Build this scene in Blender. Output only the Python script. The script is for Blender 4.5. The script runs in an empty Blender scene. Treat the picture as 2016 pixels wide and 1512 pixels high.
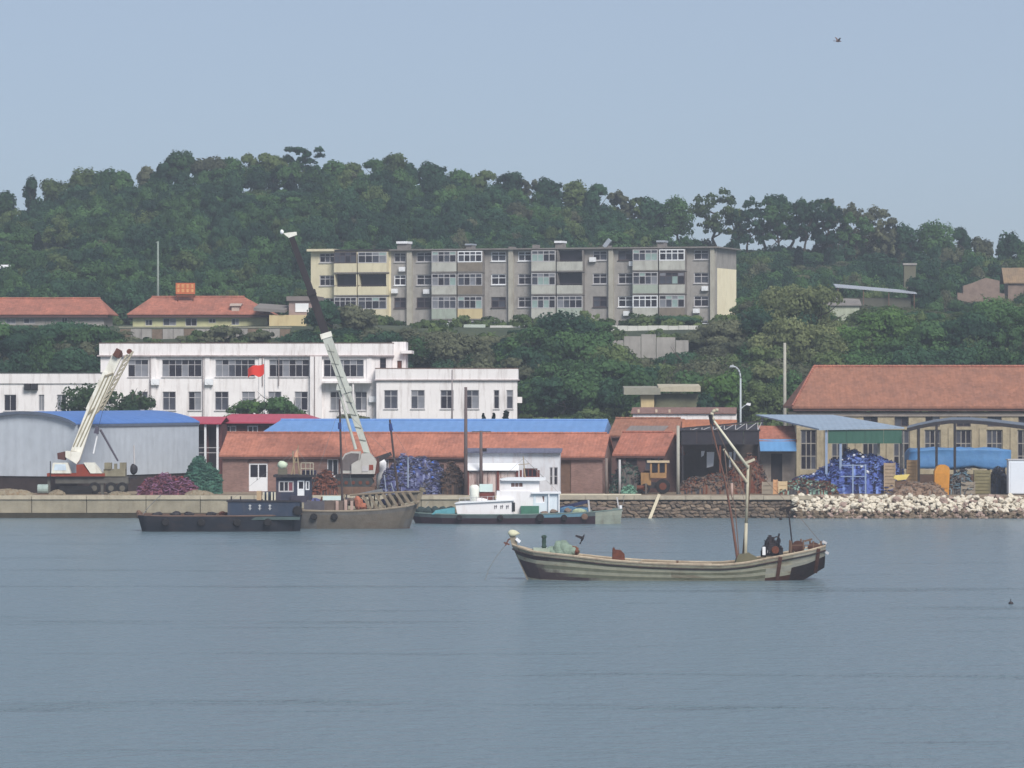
import bpy, math, random
import numpy as np
from mathutils import Vector, Matrix, noise

# ---------------------------------------------------------------- camera, sky, sun, exposure
SC = bpy.context.scene
COL = SC.collection
R = math.radians
F, CX, CY, H = 9000.0, 1008.0, 756.0, 11.0      # focal length and centre in photo pixels, eye height in metres

cam = bpy.data.cameras.new('camera')
cam.sensor_width = 36.0
cam.lens = 36.0 * F / 2016.0
cam.clip_start = 1.0
cam.clip_end = 9000.0
camo = bpy.data.objects.new('camera', cam)
camo.location = (0, 0, H)
camo.rotation_euler = (R(90), 0, 0)
COL.objects.link(camo)
SC.camera = camo

HAZE = 0.0004
SUN_AZ, SUN_EL = 157.0, 42.0        # degrees clockwise from +Y; behind the camera, to the right, thin overcast
world = bpy.data.worlds.new('World')
SC.world = world
world.use_nodes = True
wn = world.node_tree
sky = wn.nodes.new('ShaderNodeTexSky')
sky.sky_type = 'NISHITA'
sky.sun_disc = False
sky.sun_elevation = R(SUN_EL)
sky.sun_rotation = R(SUN_AZ)
sky.altitude = 3000
sky.air_density = 1.0
sky.dust_density = 0.4
sky.ozone_density = 7.0
wn.nodes['Background'].inputs['Strength'].default_value = 0.08
veil = wn.nodes.new('ShaderNodeMix')              # thin even overcast veil over the clear sky
veil.data_type = 'RGBA'
veil.inputs[0].default_value = 0.58
veil.inputs[7].default_value = (5.9, 6.4, 7.0, 1)
wn.links.new(sky.outputs[0], veil.inputs[6])
wn.links.new(veil.outputs[2], wn.nodes['Background'].inputs['Color'])

sl = bpy.data.lights.new('sun', 'SUN')
sl.energy = 3.5
sl.angle = R(25)
sl.color = (1.0, 0.95, 0.88)
so = bpy.data.objects.new('sun', sl)
sdir = Vector((math.sin(R(SUN_AZ)) * math.cos(R(SUN_EL)), math.cos(R(SUN_AZ)) * math.cos(R(SUN_EL)), math.sin(R(SUN_EL))))
so.rotation_euler = sdir.to_track_quat('Z', 'Y').to_euler()
so.location = (0, 0, 200)
COL.objects.link(so)

SC.view_settings.view_transform = 'Standard'
SC.view_settings.look = 'None'
SC.view_settings.exposure = 0.2
SC.view_settings.gamma = 1.0
SC.view_settings.use_curve_mapping = False
SC.render.engine = 'CYCLES'
SC.cycles.use_denoising = True
SC.cycles.max_bounces = 6
SC.cycles.diffuse_bounces = 3
SC.cycles.transparent_max_bounces = 8
SC.cycles.volume_bounces = 0

# ---------------------------------------------------------------- helpers
def PX(px, d): return (px - CX) / F * d
def PZ(py, d): return H - (py - CY) / F * d
def SS(d): return F / d                              # pixels per metre at distance d

def C(r, g, b):
    f = lambda c: (c / 255 / 12.92) if c <= 10.3 else ((c / 255 + .055) / 1.055) ** 2.4
    return (f(r), f(g), f(b), 1.0)

MATS = {}
def nodes_of(name):
    m = bpy.data.materials.new(name)
    m.use_nodes = True
    nt = m.node_tree
    return m, nt, nt.nodes['Principled BSDF']

def mat(name, col, rough=.8, var=.25, scale=1.5, bump=0.0, bscale=20.0, metal=0.0, dirt=None, dirtamt=.5, dscale=(1, 1, .25), spec=.3, fine=0.0):
    """painted / weathered surface: broad tonal variation, optional dirt patches and fine grain"""
    if name in MATS: return MATS[name]
    m, nt, bs = nodes_of(name)
    N, L = nt.nodes.new, nt.links.new
    tc = N('ShaderNodeTexCoord')
    no = N('ShaderNodeTexNoise'); no.inputs['Scale'].default_value = scale; no.inputs['Detail'].default_value = 6; no.inputs['Roughness'].default_value = .65
    L(tc.outputs['Object'], no.inputs['Vector'])
    rp = N('ShaderNodeMapRange'); rp.inputs[1].default_value = .25; rp.inputs[2].default_value = .75
    rp.inputs[3].default_value = 1 - var; rp.inputs[4].default_value = 1 + var * .6
    L(no.outputs[0], rp.inputs[0])
    mx = N('ShaderNodeMix'); mx.data_type = 'RGBA'; mx.blend_type = 'MULTIPLY'; mx.inputs[0].default_value = 1
    mx.inputs[6].default_value = col
    L(rp.outputs[0], mx.inputs[7])
    out = mx.outputs[2]
    if dirt:
        mp = N('ShaderNodeMapping'); mp.inputs['Scale'].default_value = dscale
        L(tc.outputs['Object'], mp.inputs[0])
        n2 = N('ShaderNodeTexNoise'); n2.inputs['Scale'].default_value = 1.6; n2.inputs['Detail'].default_value = 7; n2.inputs['Roughness'].default_value = .7
        L(mp.outputs[0], n2.inputs['Vector'])
        r2 = N('ShaderNodeMapRange'); r2.inputs[1].default_value = .5; r2.inputs[2].default_value = .72; r2.inputs[4].default_value = dirtamt
        L(n2.outputs[0], r2.inputs[0])
        m2 = N('ShaderNodeMix'); m2.data_type = 'RGBA'
        L(r2.outputs[0], m2.inputs[0]); L(out, m2.inputs[6]); m2.inputs[7].default_value = dirt
        out = m2.outputs[2]
    L(out, bs.inputs['Base Color'])
    bs.inputs['Roughness'].default_value = rough
    bs.inputs['Metallic'].default_value = metal
    bs.inputs['Specular IOR Level'].default_value = spec
    if bump:
        n3 = N('ShaderNodeTexNoise'); n3.inputs['Scale'].default_value = bscale; n3.inputs['Detail'].default_value = 4
        L(tc.outputs['Object'], n3.inputs['Vector'])
        bp = N('ShaderNodeBump'); bp.inputs['Strength'].default_value = bump; bp.inputs['Distance'].default_value = .08
        L(n3.outputs[0], bp.inputs['Height']); L(bp.outputs[0], bs.inputs['Normal'])
    MATS[name] = m
    return m

def mat_tile(name, col, col2, pitch=.30, course=.33):
    """clay roof tiles: rounded ridges running down the slope, course lines across, weather patches"""
    if name in MATS: return MATS[name]
    m, nt, bs = nodes_of(name)
    N, L = nt.nodes.new, nt.links.new
    tc = N('ShaderNodeTexCoord')
    w1 = N('ShaderNodeTexWave'); w1.wave_type = 'BANDS'; w1.bands_direction = 'X'; w1.inputs['Scale'].default_value = .314 / pitch; w1.inputs['Distortion'].default_value = .3
    L(tc.outputs['Object'], w1.inputs['Vector'])
    w2 = N('ShaderNodeTexWave'); w2.wave_type = 'BANDS'; w2.bands_direction = 'Z'; w2.wave_profile = 'SAW'; w2.inputs['Scale'].default_value = .314 / (course * .5); w2.inputs['Distortion'].default_value = .4
    L(tc.outputs['Object'], w2.inputs['Vector'])
    no = N('ShaderNodeTexNoise'); no.inputs['Scale'].default_value = .55; no.inputs['Detail'].default_value = 8; no.inputs['Roughness'].default_value = .7
    L(tc.outputs['Object'], no.inputs['Vector'])
    n2 = N('ShaderNodeTexVoronoi'); n2.inputs['Scale'].default_value = 3.2
    L(tc.outputs['Object'], n2.inputs['Vector'])
    r1 = N('ShaderNodeMapRange'); r1.inputs[1].default_value = .35; r1.inputs[2].default_value = .68
    L(no.outputs[0], r1.inputs[0])
    mx = N('ShaderNodeMix'); mx.data_type = 'RGBA'; mx.inputs[6].default_value = col; mx.inputs[7].default_value = col2
    L(r1.outputs[0], mx.inputs[0])
    hs = N('ShaderNodeMapRange'); hs.inputs[3].default_value = .78; hs.inputs[4].default_value = 1.14
    L(n2.outputs['Color'], hs.inputs[0])
    m2 = N('ShaderNodeMix'); m2.data_type = 'RGBA'; m2.blend_type = 'MULTIPLY'; m2.inputs[0].default_value = 1
    L(mx.outputs[2], m2.inputs[6]); L(hs.outputs[0], m2.inputs[7])
    L(m2.outputs[2], bs.inputs['Base Color'])
    ad = N('ShaderNodeMath'); ad.operation = 'ADD'
    L(w1.outputs['Fac'], ad.inputs[0]); L(w2.outputs['Fac'], ad.inputs[1])
    bp = N('ShaderNodeBump'); bp.inputs['Strength'].default_value = .3; bp.inputs['Distance'].default_value = .04
    L(ad.outputs[0], bp.inputs['Height']); L(bp.outputs[0], bs.inputs['Normal'])
    bs.inputs['Roughness'].default_value = .85; bs.inputs['Specular IOR Level'].default_value = .2
    MATS[name] = m
    return m

def mat_brick(name, c1, c2, mortar, scale=1.0):
    if name in MATS: return MATS[name]
    m, nt, bs = nodes_of(name)
    N, L = nt.nodes.new, nt.links.new
    tc = N('ShaderNodeTexCoord')
    sx = N('ShaderNodeSeparateXYZ'); L(tc.outputs['Object'], sx.inputs[0])
    ad = N('ShaderNodeMath'); ad.operation = 'ADD'; L(sx.outputs[0], ad.inputs[0]); L(sx.outputs[1], ad.inputs[1])
    cb = N('ShaderNodeCombineXYZ'); L(ad.outputs[0], cb.inputs[0]); L(sx.outputs[2], cb.inputs[1])
    br = N('ShaderNodeTexBrick'); br.inputs['Scale'].default_value = scale
    br.inputs['Color1'].default_value = c1; br.inputs['Color2'].default_value = c2; br.inputs['Mortar'].default_value = mortar
    br.inputs['Brick Width'].default_value = .25; br.inputs['Row Height'].default_value = .075; br.inputs['Mortar Size'].default_value = .006
    L(cb.outputs[0], br.inputs['Vector'])
    no = N('ShaderNodeTexNoise'); no.inputs['Scale'].default_value = .8; no.inputs['Detail'].default_value = 8; no.inputs['Roughness'].default_value = .75
    L(tc.outputs['Object'], no.inputs['Vector'])
    r1 = N('ShaderNodeMapRange'); r1.inputs[1].default_value = .3; r1.inputs[2].default_value = .7; r1.inputs[3].default_value = .7; r1.inputs[4].default_value = 1.15
    L(no.outputs[0], r1.inputs[0])
    m2 = N('ShaderNodeMix'); m2.data_type = 'RGBA'; m2.blend_type = 'MULTIPLY'; m2.inputs[0].default_value = 1
    L(br.outputs[0], m2.inputs[6]); L(r1.outputs[0], m2.inputs[7])
    L(m2.outputs[2], bs.inputs['Base Color'])
    bs.inputs['Roughness'].default_value = .9; bs.inputs['Specular IOR Level'].default_value = .15
    MATS[name] = m
    return m

def mat_corr(name, col, pitch=.25, axis='X', rough=.45, dirt=None, dirtamt=.4, strength=.6, var=.12):
    """profiled sheet metal"""
    if name in MATS: return MATS[name]
    m = mat(name, col, rough, var, .8, dirt=dirt, dirtamt=dirtamt, spec=.4)
    nt = m.node_tree; N, L = nt.nodes.new, nt.links.new
    tc = N('ShaderNodeTexCoord')
    w1 = N('ShaderNodeTexWave'); w1.bands_direction = axis; w1.inputs['Scale'].default_value = .314 / pitch
    L(tc.outputs['Object'], w1.inputs['Vector'])
    bp = N('ShaderNodeBump'); bp.inputs['Strength'].default_value = strength; bp.inputs['Distance'].default_value = .03
    L(w1.outputs['Fac'], bp.inputs['Height']); L(bp.outputs[0], nt.nodes['Principled BSDF'].inputs['Normal'])
    return m

def mat_leaf(name, dark, light, warm=None):
    """leaves: colour from a per-leaf 'tint' attribute and a per-object random"""
    if name in MATS: return MATS[name]
    m, nt, bs = nodes_of(name)
    N, L = nt.nodes.new, nt.links.new
    at = N('ShaderNodeAttribute'); at.attribute_name = 'tint'
    oi = N('ShaderNodeObjectInfo')
    mr = N('ShaderNodeMapRange'); mr.inputs[3].default_value = -.22; mr.inputs[4].default_value = .22
    L(oi.outputs['Random'], mr.inputs[0])
    ad = N('ShaderNodeMath'); ad.operation = 'ADD'; ad.use_clamp = True
    L(at.outputs['Fac'], ad.inputs[0]); L(mr.outputs[0], ad.inputs[1])
    cr = N('ShaderNodeValToRGB'); e = cr.color_ramp.elements
    e[0].position = .05; e[0].color = dark; e[1].position = .8; e[1].color = light
    if warm:
        x = e.new(1.0); x.color = warm
    L(ad.outputs[0], cr.inputs[0])
    L(cr.outputs[0], bs.inputs['Base Color'])
    bs.inputs['Roughness'].default_value = .7; bs.inputs['Specular IOR Level'].default_value = .15
    tr = N('ShaderNodeBsdfTranslucent'); L(cr.outputs[0], tr.inputs['Color'])
    ms = N('ShaderNodeMixShader'); ms.inputs[0].default_value = .46
    L(bs.outputs[0], ms.inputs[1]); L(tr.outputs[0], ms.inputs[2])
    L(ms.outputs[0], nt.nodes['Material Output'].inputs['Surface'])
    MATS[name] = m
    return m

def mat_glass(name, col, rough=.12):
    if name in MATS: return MATS[name]
    m = mat(name, col, rough, .5, .9, spec=.28)
    return m

class MB:
    """collects shapes into one mesh object"""
    def __init__(s): s.v, s.f, s.m = [], [], []
    def add(s, vs, fs, mi=0):
        o = len(s.v); s.v += [tuple(p) for p in vs]
        for f in fs: s.f.append(tuple(i + o for i in f)); s.m.append(mi)
        return s
    def box(s, x0, x1, y0, y1, z0, z1, mi=0):
        return s.add([(x0, y0, z0), (x1, y0, z0), (x1, y1, z0), (x0, y1, z0), (x0, y0, z1), (x1, y0, z1), (x1, y1, z1), (x0, y1, z1)],
                     [(0, 3, 2, 1), (4, 5, 6, 7), (0, 1, 5, 4), (1, 2, 6, 5), (2, 3, 7, 6), (3, 0, 4, 7)], mi)
    def hexa(s, a, b, mi=0):
        """solid between two quads a (4 pts) and b (4 pts)"""
        return s.add(list(a) + list(b), [(3, 2, 1, 0), (4, 5, 6, 7), (0, 1, 5, 4), (1, 2, 6, 5), (2, 3, 7, 6), (3, 0, 4, 7)], mi)
    def prism(s, pts, y0, y1, mi=0):
        """outline in x,z extruded along y"""
        n = len(pts)
        vs = [(x, y0, z) for x, z in pts] + [(x, y1, z) for x, z in pts]
        fs = [tuple(range(n)), tuple(range(2 * n - 1, n - 1, -1))] + [(i, n + i, n + (i + 1) % n, (i + 1) % n) for i in range(n)]
        return s.add(vs, fs, mi)
    def tube(s, p0, p1, r0, r1=None, n=8, mi=0, caps=True):
        p0, p1 = Vector(p0), Vector(p1); r1 = r0 if r1 is None else r1
        d = (p1 - p0)
        if d.length < 1e-6: return s
        d.normalize()
        a = d.orthogonal().normalized(); b = d.cross(a)
        vs = []
        for p, r in ((p0, r0), (p1, r1)):
            for i in range(n):
                t = 2 * math.pi * i / n
                vs.append(p + (a * math.cos(t) + b * math.sin(t)) * r)
        fs = [(i, (i + 1) % n, n + (i + 1) % n, n + i) for i in range(n)]
        if caps: fs += [tuple(range(n - 1, -1, -1)), tuple(range(n, 2 * n))]
        return s.add(vs, fs, mi)
    def path(s, pts, r, n=6, mi=0):
        for a, b in zip(pts[:-1], pts[1:]): s.tube(a, b, r, r, n, mi)
        return s
    def bar(s, p0, p1, w, h, up=(0, 1, 0), w1=None, h1=None, mi=0):
        """square bar from p0 to p1; w along (dir x up), h along up"""
        p0, p1 = Vector(p0), Vector(p1); d = (p1 - p0).normalized(); up = Vector(up)
        sd = d.cross(up).normalized(); u2 = sd.cross(d)
        w1 = w if w1 is None else w1; h1 = h if h1 is None else h1
        q = lambda p, w, h: [p - sd * w / 2 - u2 * h / 2, p + sd * w / 2 - u2 * h / 2, p + sd * w / 2 + u2 * h / 2, p - sd * w / 2 + u2 * h / 2]
        return s.hexa(q(p0, w, h), q(p1, w1, h1), mi)
    def blob(s, c, rad, seed=0, amp=.3, n=2, freq=1.3, flat=None, mi=0):
        vs, fs = ICO[n]
        out = []
        rx, ry, rz = rad
        for v in vs:
            k = 1 + amp * noise.noise(Vector(v) * freq + Vector((seed * 7.31, seed * 3.17, seed * 1.7)))
            z = v[2] * k * rz
            if flat is not None: z = max(z, flat * rz)
            out.append((c[0] + v[0] * k * rx, c[1] + v[1] * k * ry, c[2] + z))
        return s.add(out, fs, mi)
    def lathe(s, c, prof, n=14, mi=0, axis='z'):
        """prof: list of (radius, height)"""
        vs = []
        for r, h in prof:
            for i in range(n):
                t = 2 * math.pi * i / n
                x, y = r * math.cos(t), r * math.sin(t)
                p = (x, y, h) if axis == 'z' else ((h, x, y) if axis == 'x' else (x, h, y))
                vs.append((c[0] + p[0], c[1] + p[1], c[2] + p[2]))
        k = len(prof)
        fs = [(j * n + i, j * n + (i + 1) % n, (j + 1) * n + (i + 1) % n, (j + 1) * n + i) for j in range(k - 1) for i in range(n)]
        fs += [tuple(range(n - 1, -1, -1)), tuple(range((k - 1) * n, k * n))]
        return s.add(vs, fs, mi)
    def mesh(s, name, mats, smooth=False):
        me = bpy.data.meshes.new(name)
        me.from_pydata(s.v, [], s.f)
        mats = mats if isinstance(mats, (list, tuple)) else [mats]
        for m in mats: me.materials.append(m)
        if len(mats) > 1: me.polygons.foreach_set('material_index', s.m)
        if smooth: me.polygons.foreach_set('use_smooth', [True] * len(me.polygons))
        me.update()
        return me
    def build(s, name, mats, parent=None, smooth=False, loc=None, label=None):
        o = bpy.data.objects.new(name, s.mesh(name, mats, smooth))
        COL.objects.link(o)
        if parent: o.parent = parent
        if loc is not None: o.location = loc
        if label: o['label'] = label
        return o

def _ico(n):
    import bmesh
    bm = bmesh.new(); bmesh.ops.create_icosphere(bm, subdivisions=n, radius=1.0)
    r = ([tuple(v.co) for v in bm.verts], [tuple(v.index for v in f.verts) for f in bm.faces]); bm.free()
    return r
ICO = {n: _ico(n) for n in (1, 2, 3)}

def thing(name, label, cat, loc=(0, 0, 0), rz=0.0, group=None):
    o = bpy.data.objects.new(name, None); COL.objects.link(o)
    o.location = loc; o.rotation_euler = (0, 0, rz)
    o['label'] = label; o['category'] = cat
    if group: o['group'] = group
    return o
def tag(o, label, cat, group=None, kind=None):
    o['label'] = label; o['category'] = cat
    if group: o['group'] = group
    if kind: o['kind'] = kind
    return o
def struct(o):
    o['kind'] = 'structure'; return o
def link_mesh(name, me, parent=None, loc=(0, 0, 0), rot=(0, 0, 0), scale=(1, 1, 1)):
    o = bpy.data.objects.new(name, me); COL.objects.link(o)
    o.location = loc; o.rotation_euler = rot; o.scale = scale
    if parent: o.parent = parent
    return o

class At:
    """a thing at photo column px, distance d, standing at height zb: lx / lz turn photo pixels into its own metres"""
    def __init__(s, name, label, cat, px, d, zb=0.0, group=None, rz=0.0):
        s.px, s.d, s.zb = px, d, zb
        s.root = thing(name, label, cat, (PX(px, d), d, zb), rz, group)
        s.k = d / F
    def x(s, px): return (px - s.px) * s.k
    def z(s, py): return PZ(py, s.d) - s.zb
    def p(s, px, py, y=0.0): return (s.x(px), y, s.z(py))

class Frame:
    """a building whose front runs to the right from column px at distance d, turned a degrees so its right end comes nearer"""
    def __init__(s, name, label, cat, px, d, zb, a, group=None):
        s.X0, s.Y0, s.zb, s.a = PX(px, d), d, zb, R(a)
        s.root = thing(name, label, cat, (s.X0, s.Y0, zb), -s.a, group)
    def u(s, px, v=0.0):
        k = (px - CX) / F; sa, ca = math.sin(s.a), math.cos(s.a)
        x0, y0 = s.X0 + v * sa, s.Y0 + v * ca
        return (k * y0 - x0) / (ca + k * sa)
    def z(s, px, py, v=0.0):
        y = s.Y0 + v * math.cos(s.a) - s.u(px, v) * math.sin(s.a)
        return H - (py - CY) / F * y - s.zb

def wall_front(mb, u0, u1, z0, z1, v, ops, dep=.18, mi=0):
    """front wall face at depth v with rectangular openings and their reveals"""
    ops = [(max(a, u0), min(b, u1), max(c, z0), min(d, z1)) for a, b, c, d in ops]
    us = sorted({u0, u1, *[o[0] for o in ops], *[o[1] for o in ops]})
    zs = sorted({z0, z1, *[o[2] for o in ops], *[o[3] for o in ops]})
    for a, b in zip(us[:-1], us[1:]):
        for c, d in zip(zs[:-1], zs[1:]):
            if b - a < 1e-5 or d - c < 1e-5: continue
            mu, mz = (a + b) / 2, (c + d) / 2
            if any(o[0] < mu < o[1] and o[2] < mz < o[3] for o in ops): continue
            mb.add([(a, v, c), (b, v, c), (b, v, d), (a, v, d)], [(0, 1, 2, 3)], mi)
    for a, b, c, d in ops:
        w = v + dep
        mb.add([(a, v, c), (b, v, c), (b, v, d), (a, v, d), (a, w, c), (b, w, c), (b, w, d), (a, w, d)],
               [(0, 4, 5, 1), (1, 5, 6, 2), (2, 6, 7, 3), (3, 7, 4, 0), (4, 7, 6, 5)], mi)
    return mb

def shell(mb, u0, u1, v0, v1, z0, z1, mi=0, top=True):
    """the other sides of a block whose front is wall_front"""
    mb.add([(u0, v0, z0), (u1, v0, z0), (u1, v1, z0), (u0, v1, z0), (u0, v0, z1), (u1, v0, z1), (u1, v1, z1), (u0, v1, z1)],
           [(1, 2, 6, 5), (2, 3, 7, 6), (3, 0, 4, 7)] + ([(4, 5, 6, 7)] if top else []), mi)
    return mb

PANE = {}
def window(root, u0, u1, z0, z1, v, nx=2, nz=1, fm=None, gm=None, fw=.07, name='window', sill=None, transom=None, gms=None):
    """frame with mullions, one pane object per light"""
    mb = MB(); t = .05
    y0, y1 = v, v + t
    mb.box(u0, u0 + fw, y0, y1, z0, z1).box(u1 - fw, u1, y0, y1, z0, z1)
    mb.box(u0 + fw, u1 - fw, y0, y1, z0, z0 + fw).box(u0 + fw, u1 - fw, y0, y1, z1 - fw, z1)
    iu0, iu1, iz0, iz1 = u0 + fw, u1 - fw, z0 + fw, z1 - fw
    mw = fw * .8
    for i in range(1, nx):
        c = iu0 + (iu1 - iu0) * i / nx
        mb.box(c - mw / 2, c + mw / 2, y0 + .004, y1 - .004, iz0, iz1)
    zc = []
    for j in range(1, nz):
        c = (iz0 + (iz1 - iz0) * j / nz) if transom is None else iz0 + (iz1 - iz0) * transom
        zc.append(c)
        mb.box(iu0, iu1, y0 + .008, y1 - .008, c - mw / 2, c + mw / 2)
    if sill: mb.box(u0 - .06, u1 + .06, v - .2, v + .02, z0 - .08, z0 - .003)
    w = mb.build(name, fm, root)
    zb = [iz0] + zc + [iz1]
    for i in range(nx):
        for j in range(len(zb) - 1):
            a = iu0 + (iu1 - iu0) * i / nx; b = iu0 + (iu1 - iu0) * (i + 1) / nx
            g = random.choice(gms) if gms else gm
            key = (round(b - a, 2), round(zb[j + 1] - zb[j], 2), g.name)
            if key not in PANE:
                PANE[key] = MB().box(-key[0] / 2, key[0] / 2, -.006, .006, -key[1] / 2, key[1] / 2).mesh('pane', g)
            link_mesh('pane', PANE[key], w, ((a + b) / 2, v + t * .6, (zb[j] + zb[j + 1]) / 2))
    return w

def gable_roof(mb, u0, u1, v0, v1, ze, zr, t=.14, rv=None, mi=0):
    """two slopes with thickness, slightly sagging between the rafters; ridge along u"""
    vm = (v0 + v1) / 2 if rv is None else rv
    n = max(2, int((u1 - u0) / 1.1)); sd = u1 * 3.7 + ze
    w = lambda u, k: .045 * noise.noise(Vector((u * .45, k * 5.1, sd))) + .02 * noise.noise(Vector((u * 1.9, k * 3.3, sd)))
    for i in range(n):
        a, b = u0 + (u1 - u0) * i / n, u0 + (u1 - u0) * (i + 1) / n
        for va, za, ka, vb, zb, kb in ((v0, ze, 0, (v0 + vm) / 2, (ze + zr) / 2, 1), ((v0 + vm) / 2, (ze + zr) / 2, 1, vm, zr, 2), (vm, zr, 2, v1, ze, 3)):
            q = [(a, va, za + w(a, ka)), (b, va, za + w(b, ka)), (b, vb, zb + w(b, kb)), (a, vb, zb + w(a, kb))]
            mb.hexa([(x, y, z - t) for x, y, z in q], q, mi)
    return mb

def hip_roof(mb, u0, u1, v0, v1, ze, zr, inset, t=.12, inset_r=None):
    ir = inset if inset_r is None else inset_r
    vm = (v0 + v1) / 2
    vs = [(u0, v0, ze), (u1, v0, ze), (u1, v1, ze), (u0, v1, ze), (u0 + inset, vm, zr), (u1 - ir, vm, zr),
          (u0, v0, ze - t), (u1, v0, ze - t), (u1, v1, ze - t), (u0, v1, ze - t)]
    return mb.add(vs, [(0, 1, 5, 4), (1, 2, 5), (2, 3, 4, 5), (3, 0, 4), (6, 7, 1, 0), (7, 8, 2, 1), (8, 9, 3, 2), (9, 6, 0, 3), (9, 8, 7, 6)])
# ---------------------------------------------------------------- materials used in many places
WHITE = mat('white_render', C(240, 236, 236), .8, .08, .5, dirt=C(164, 152, 148), dirtamt=.6, dscale=(1.3, 1.3, .16), bump=.1)
GREYW = mat('grey_cement', C(162, 158, 154), .9, .25, .7, dirt=C(105, 100, 98), dirtamt=.6, bump=.15)
CREAM = mat('cream_paint', C(222, 213, 184), .85, .10, .6, dirt=C(170, 155, 120), dirtamt=.4)
SLABC = mat('stained_slab', C(132, 127, 124), .9, .3, .8)
CONC = mat('quay_concrete', C(158, 150, 132), .9, .32, .6, bump=.3, bscale=9, dirt=C(118, 106, 88), dirtamt=.6)
STONE = mat('wall_stone', C(128, 112, 98), .92, .45, 1.4, bump=.5, bscale=7, dirt=C(82, 74, 62), dirtamt=.7, dscale=(1, 1, 1))
ROCKL = mat('pale_rock', C(220, 211, 194), .9, .3, 1.6, bump=.5, bscale=5)
ROCKD = mat('wet_rock', C(120, 106, 90), .8, .35, 1.8, bump=.5, bscale=5)
ROCKP = mat('pink_rock', C(168, 146, 136), .9, .3, 1.6, bump=.5, bscale=5)
DARKGLASS = mat_glass('dark_glass', C(44, 41, 50), .2)
GLASSG = mat_glass('grey_glass', C(76, 78, 88), .25)
GLASSC = mat('curtained_glass', C(132, 134, 142), .4, .35, 1.2)
TEALG = mat('pale_green_glass', C(150, 172, 168), .35, .3, 1.2)
FRAMEG = mat('grey_frame', C(190, 188, 190), .6, .15, 2)
FRAMEW = mat('white_frame', C(236, 238, 242), .5, .06, 2)
FRAMED = mat('dark_frame', C(88, 78, 80), .6, .2, 2)
TILE = mat_tile('clay_tile', C(184, 122, 102), C(154, 104, 90))
TILE2 = mat_tile('old_clay_tile', C(160, 112, 92), C(138, 100, 86))
TILE3 = mat_tile('red_clay_tile', C(178, 116, 98), C(144, 98, 86))
BRICK = mat_brick('red_brick', C(152, 120, 112), C(132, 102, 96), C(152, 136, 128))
BRICKD = mat_brick('dark_brick', C(110, 82, 78), C(96, 72, 72), C(112, 98, 92))
BLUEM = mat_corr('blue_sheet', C(80, 122, 190), .8, 'X', .5, dirt=C(110, 150, 215), dirtamt=.35)
BLUEM2 = mat_corr('pale_blue_sheet', C(106, 146, 200), .8, 'X', .55, dirt=C(135, 170, 225), dirtamt=.4)
PINKM = mat_corr('red_sheet', C(180, 72, 92), .7, 'X', .5)
GREYM = mat_corr('grey_blue_cladding', C(188, 196, 206), .9, 'X', .6, dirt=C(150, 156, 164), dirtamt=.4, strength=.35)
RUST = mat('rust', C(112, 66, 50), .9, .4, 3, dirt=C(70, 46, 42), dirtamt=.8, dscale=(1, 1, 1), bump=.4)
DARKM = mat('dark_steel', C(48, 46, 52), .6, .3, 2, dirt=C(78, 62, 56), dirtamt=.5)
STEEL = mat('pale_steel', C(160, 168, 178), .5, .15, 2)
POLEC = mat('pole_concrete', C(172, 170, 160), .9, .2, 2)
WOODP = mat('brown_timber', C(116, 92, 78), .9, .3, 3)
RUBBER = mat('rubber', C(36, 34, 36), .85, .3, 3)
BARK = mat('bark', C(74, 66, 58), .95, .35, 4, bump=.3)
BARKP = mat('pale_bark', C(120, 112, 102), .95, .3, 4, bump=.3)
LEAF1 = mat_leaf('leaf_broad', C(42, 72, 50), C(98, 134, 84))
LEAF2 = mat_leaf('leaf_deep', C(36, 64, 54), C(74, 110, 82))
LEAF3 = mat_leaf('leaf_olive', C(62, 84, 54), C(122, 140, 90))
LEAF4 = mat_leaf('leaf_brown', C(76, 84, 68), C(128, 132, 104))
LEAF5 = mat_leaf('leaf_dry', C(90, 104, 70), C(146, 154, 108))
LEAFC = mat_leaf('leaf_cypress', C(22, 40, 38), C(44, 68, 58))
LEAFB = mat_leaf('leaf_bright', C(54, 88, 46), C(112, 146, 82))
FLOWER = mat_leaf('leaf_flower', C(40, 66, 44), C(86, 112, 72), C(214, 214, 196))

# ---------------------------------------------------------------- terrain, water, quay
RPX = [0, 160, 350, 600, 760, 1000, 1200, 1300, 1400, 1600, 1760, 1850, 2016]
RZ = [32.5, 36.5, 40.2, 41.0, 39.6, 37, 34, 31.5, 30.2, 29.6, 28.6, 27.6, 25.3]
RXS = [-900, -300, -130] + [PX(p, 700) for p in RPX] + [130, 300, 900]
RZS = [12, 20, 28] + RZ + [22, 17, 12]
PRY = [370, 398, 418, 446, 476, 506, 513, 578]
PRZ = [1.8, 1.8, 3.0, 7.0, 7.2, 15.6, 17.3, 18.4]
def sstep(t):
    t = min(max(t, 0), 1); return t * t * (3 - 2 * t)
def ground(x, y):
    if y <= 578:
        z = float(np.interp(y, PRY, PRZ))
    else:
        r = float(np.interp(x, RXS, RZS)); r0 = 18.4
        if y <= 700: z = r0 + (r - r0) * sstep((y - 578) / 150 + .0) / sstep(122 / 150)
        else: z = r - (r - 4) * sstep((y - 705) / 420)
    if y > 470: z += .5 * noise.noise(Vector((x * .06, y * .06, 0)))
    return z

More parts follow.
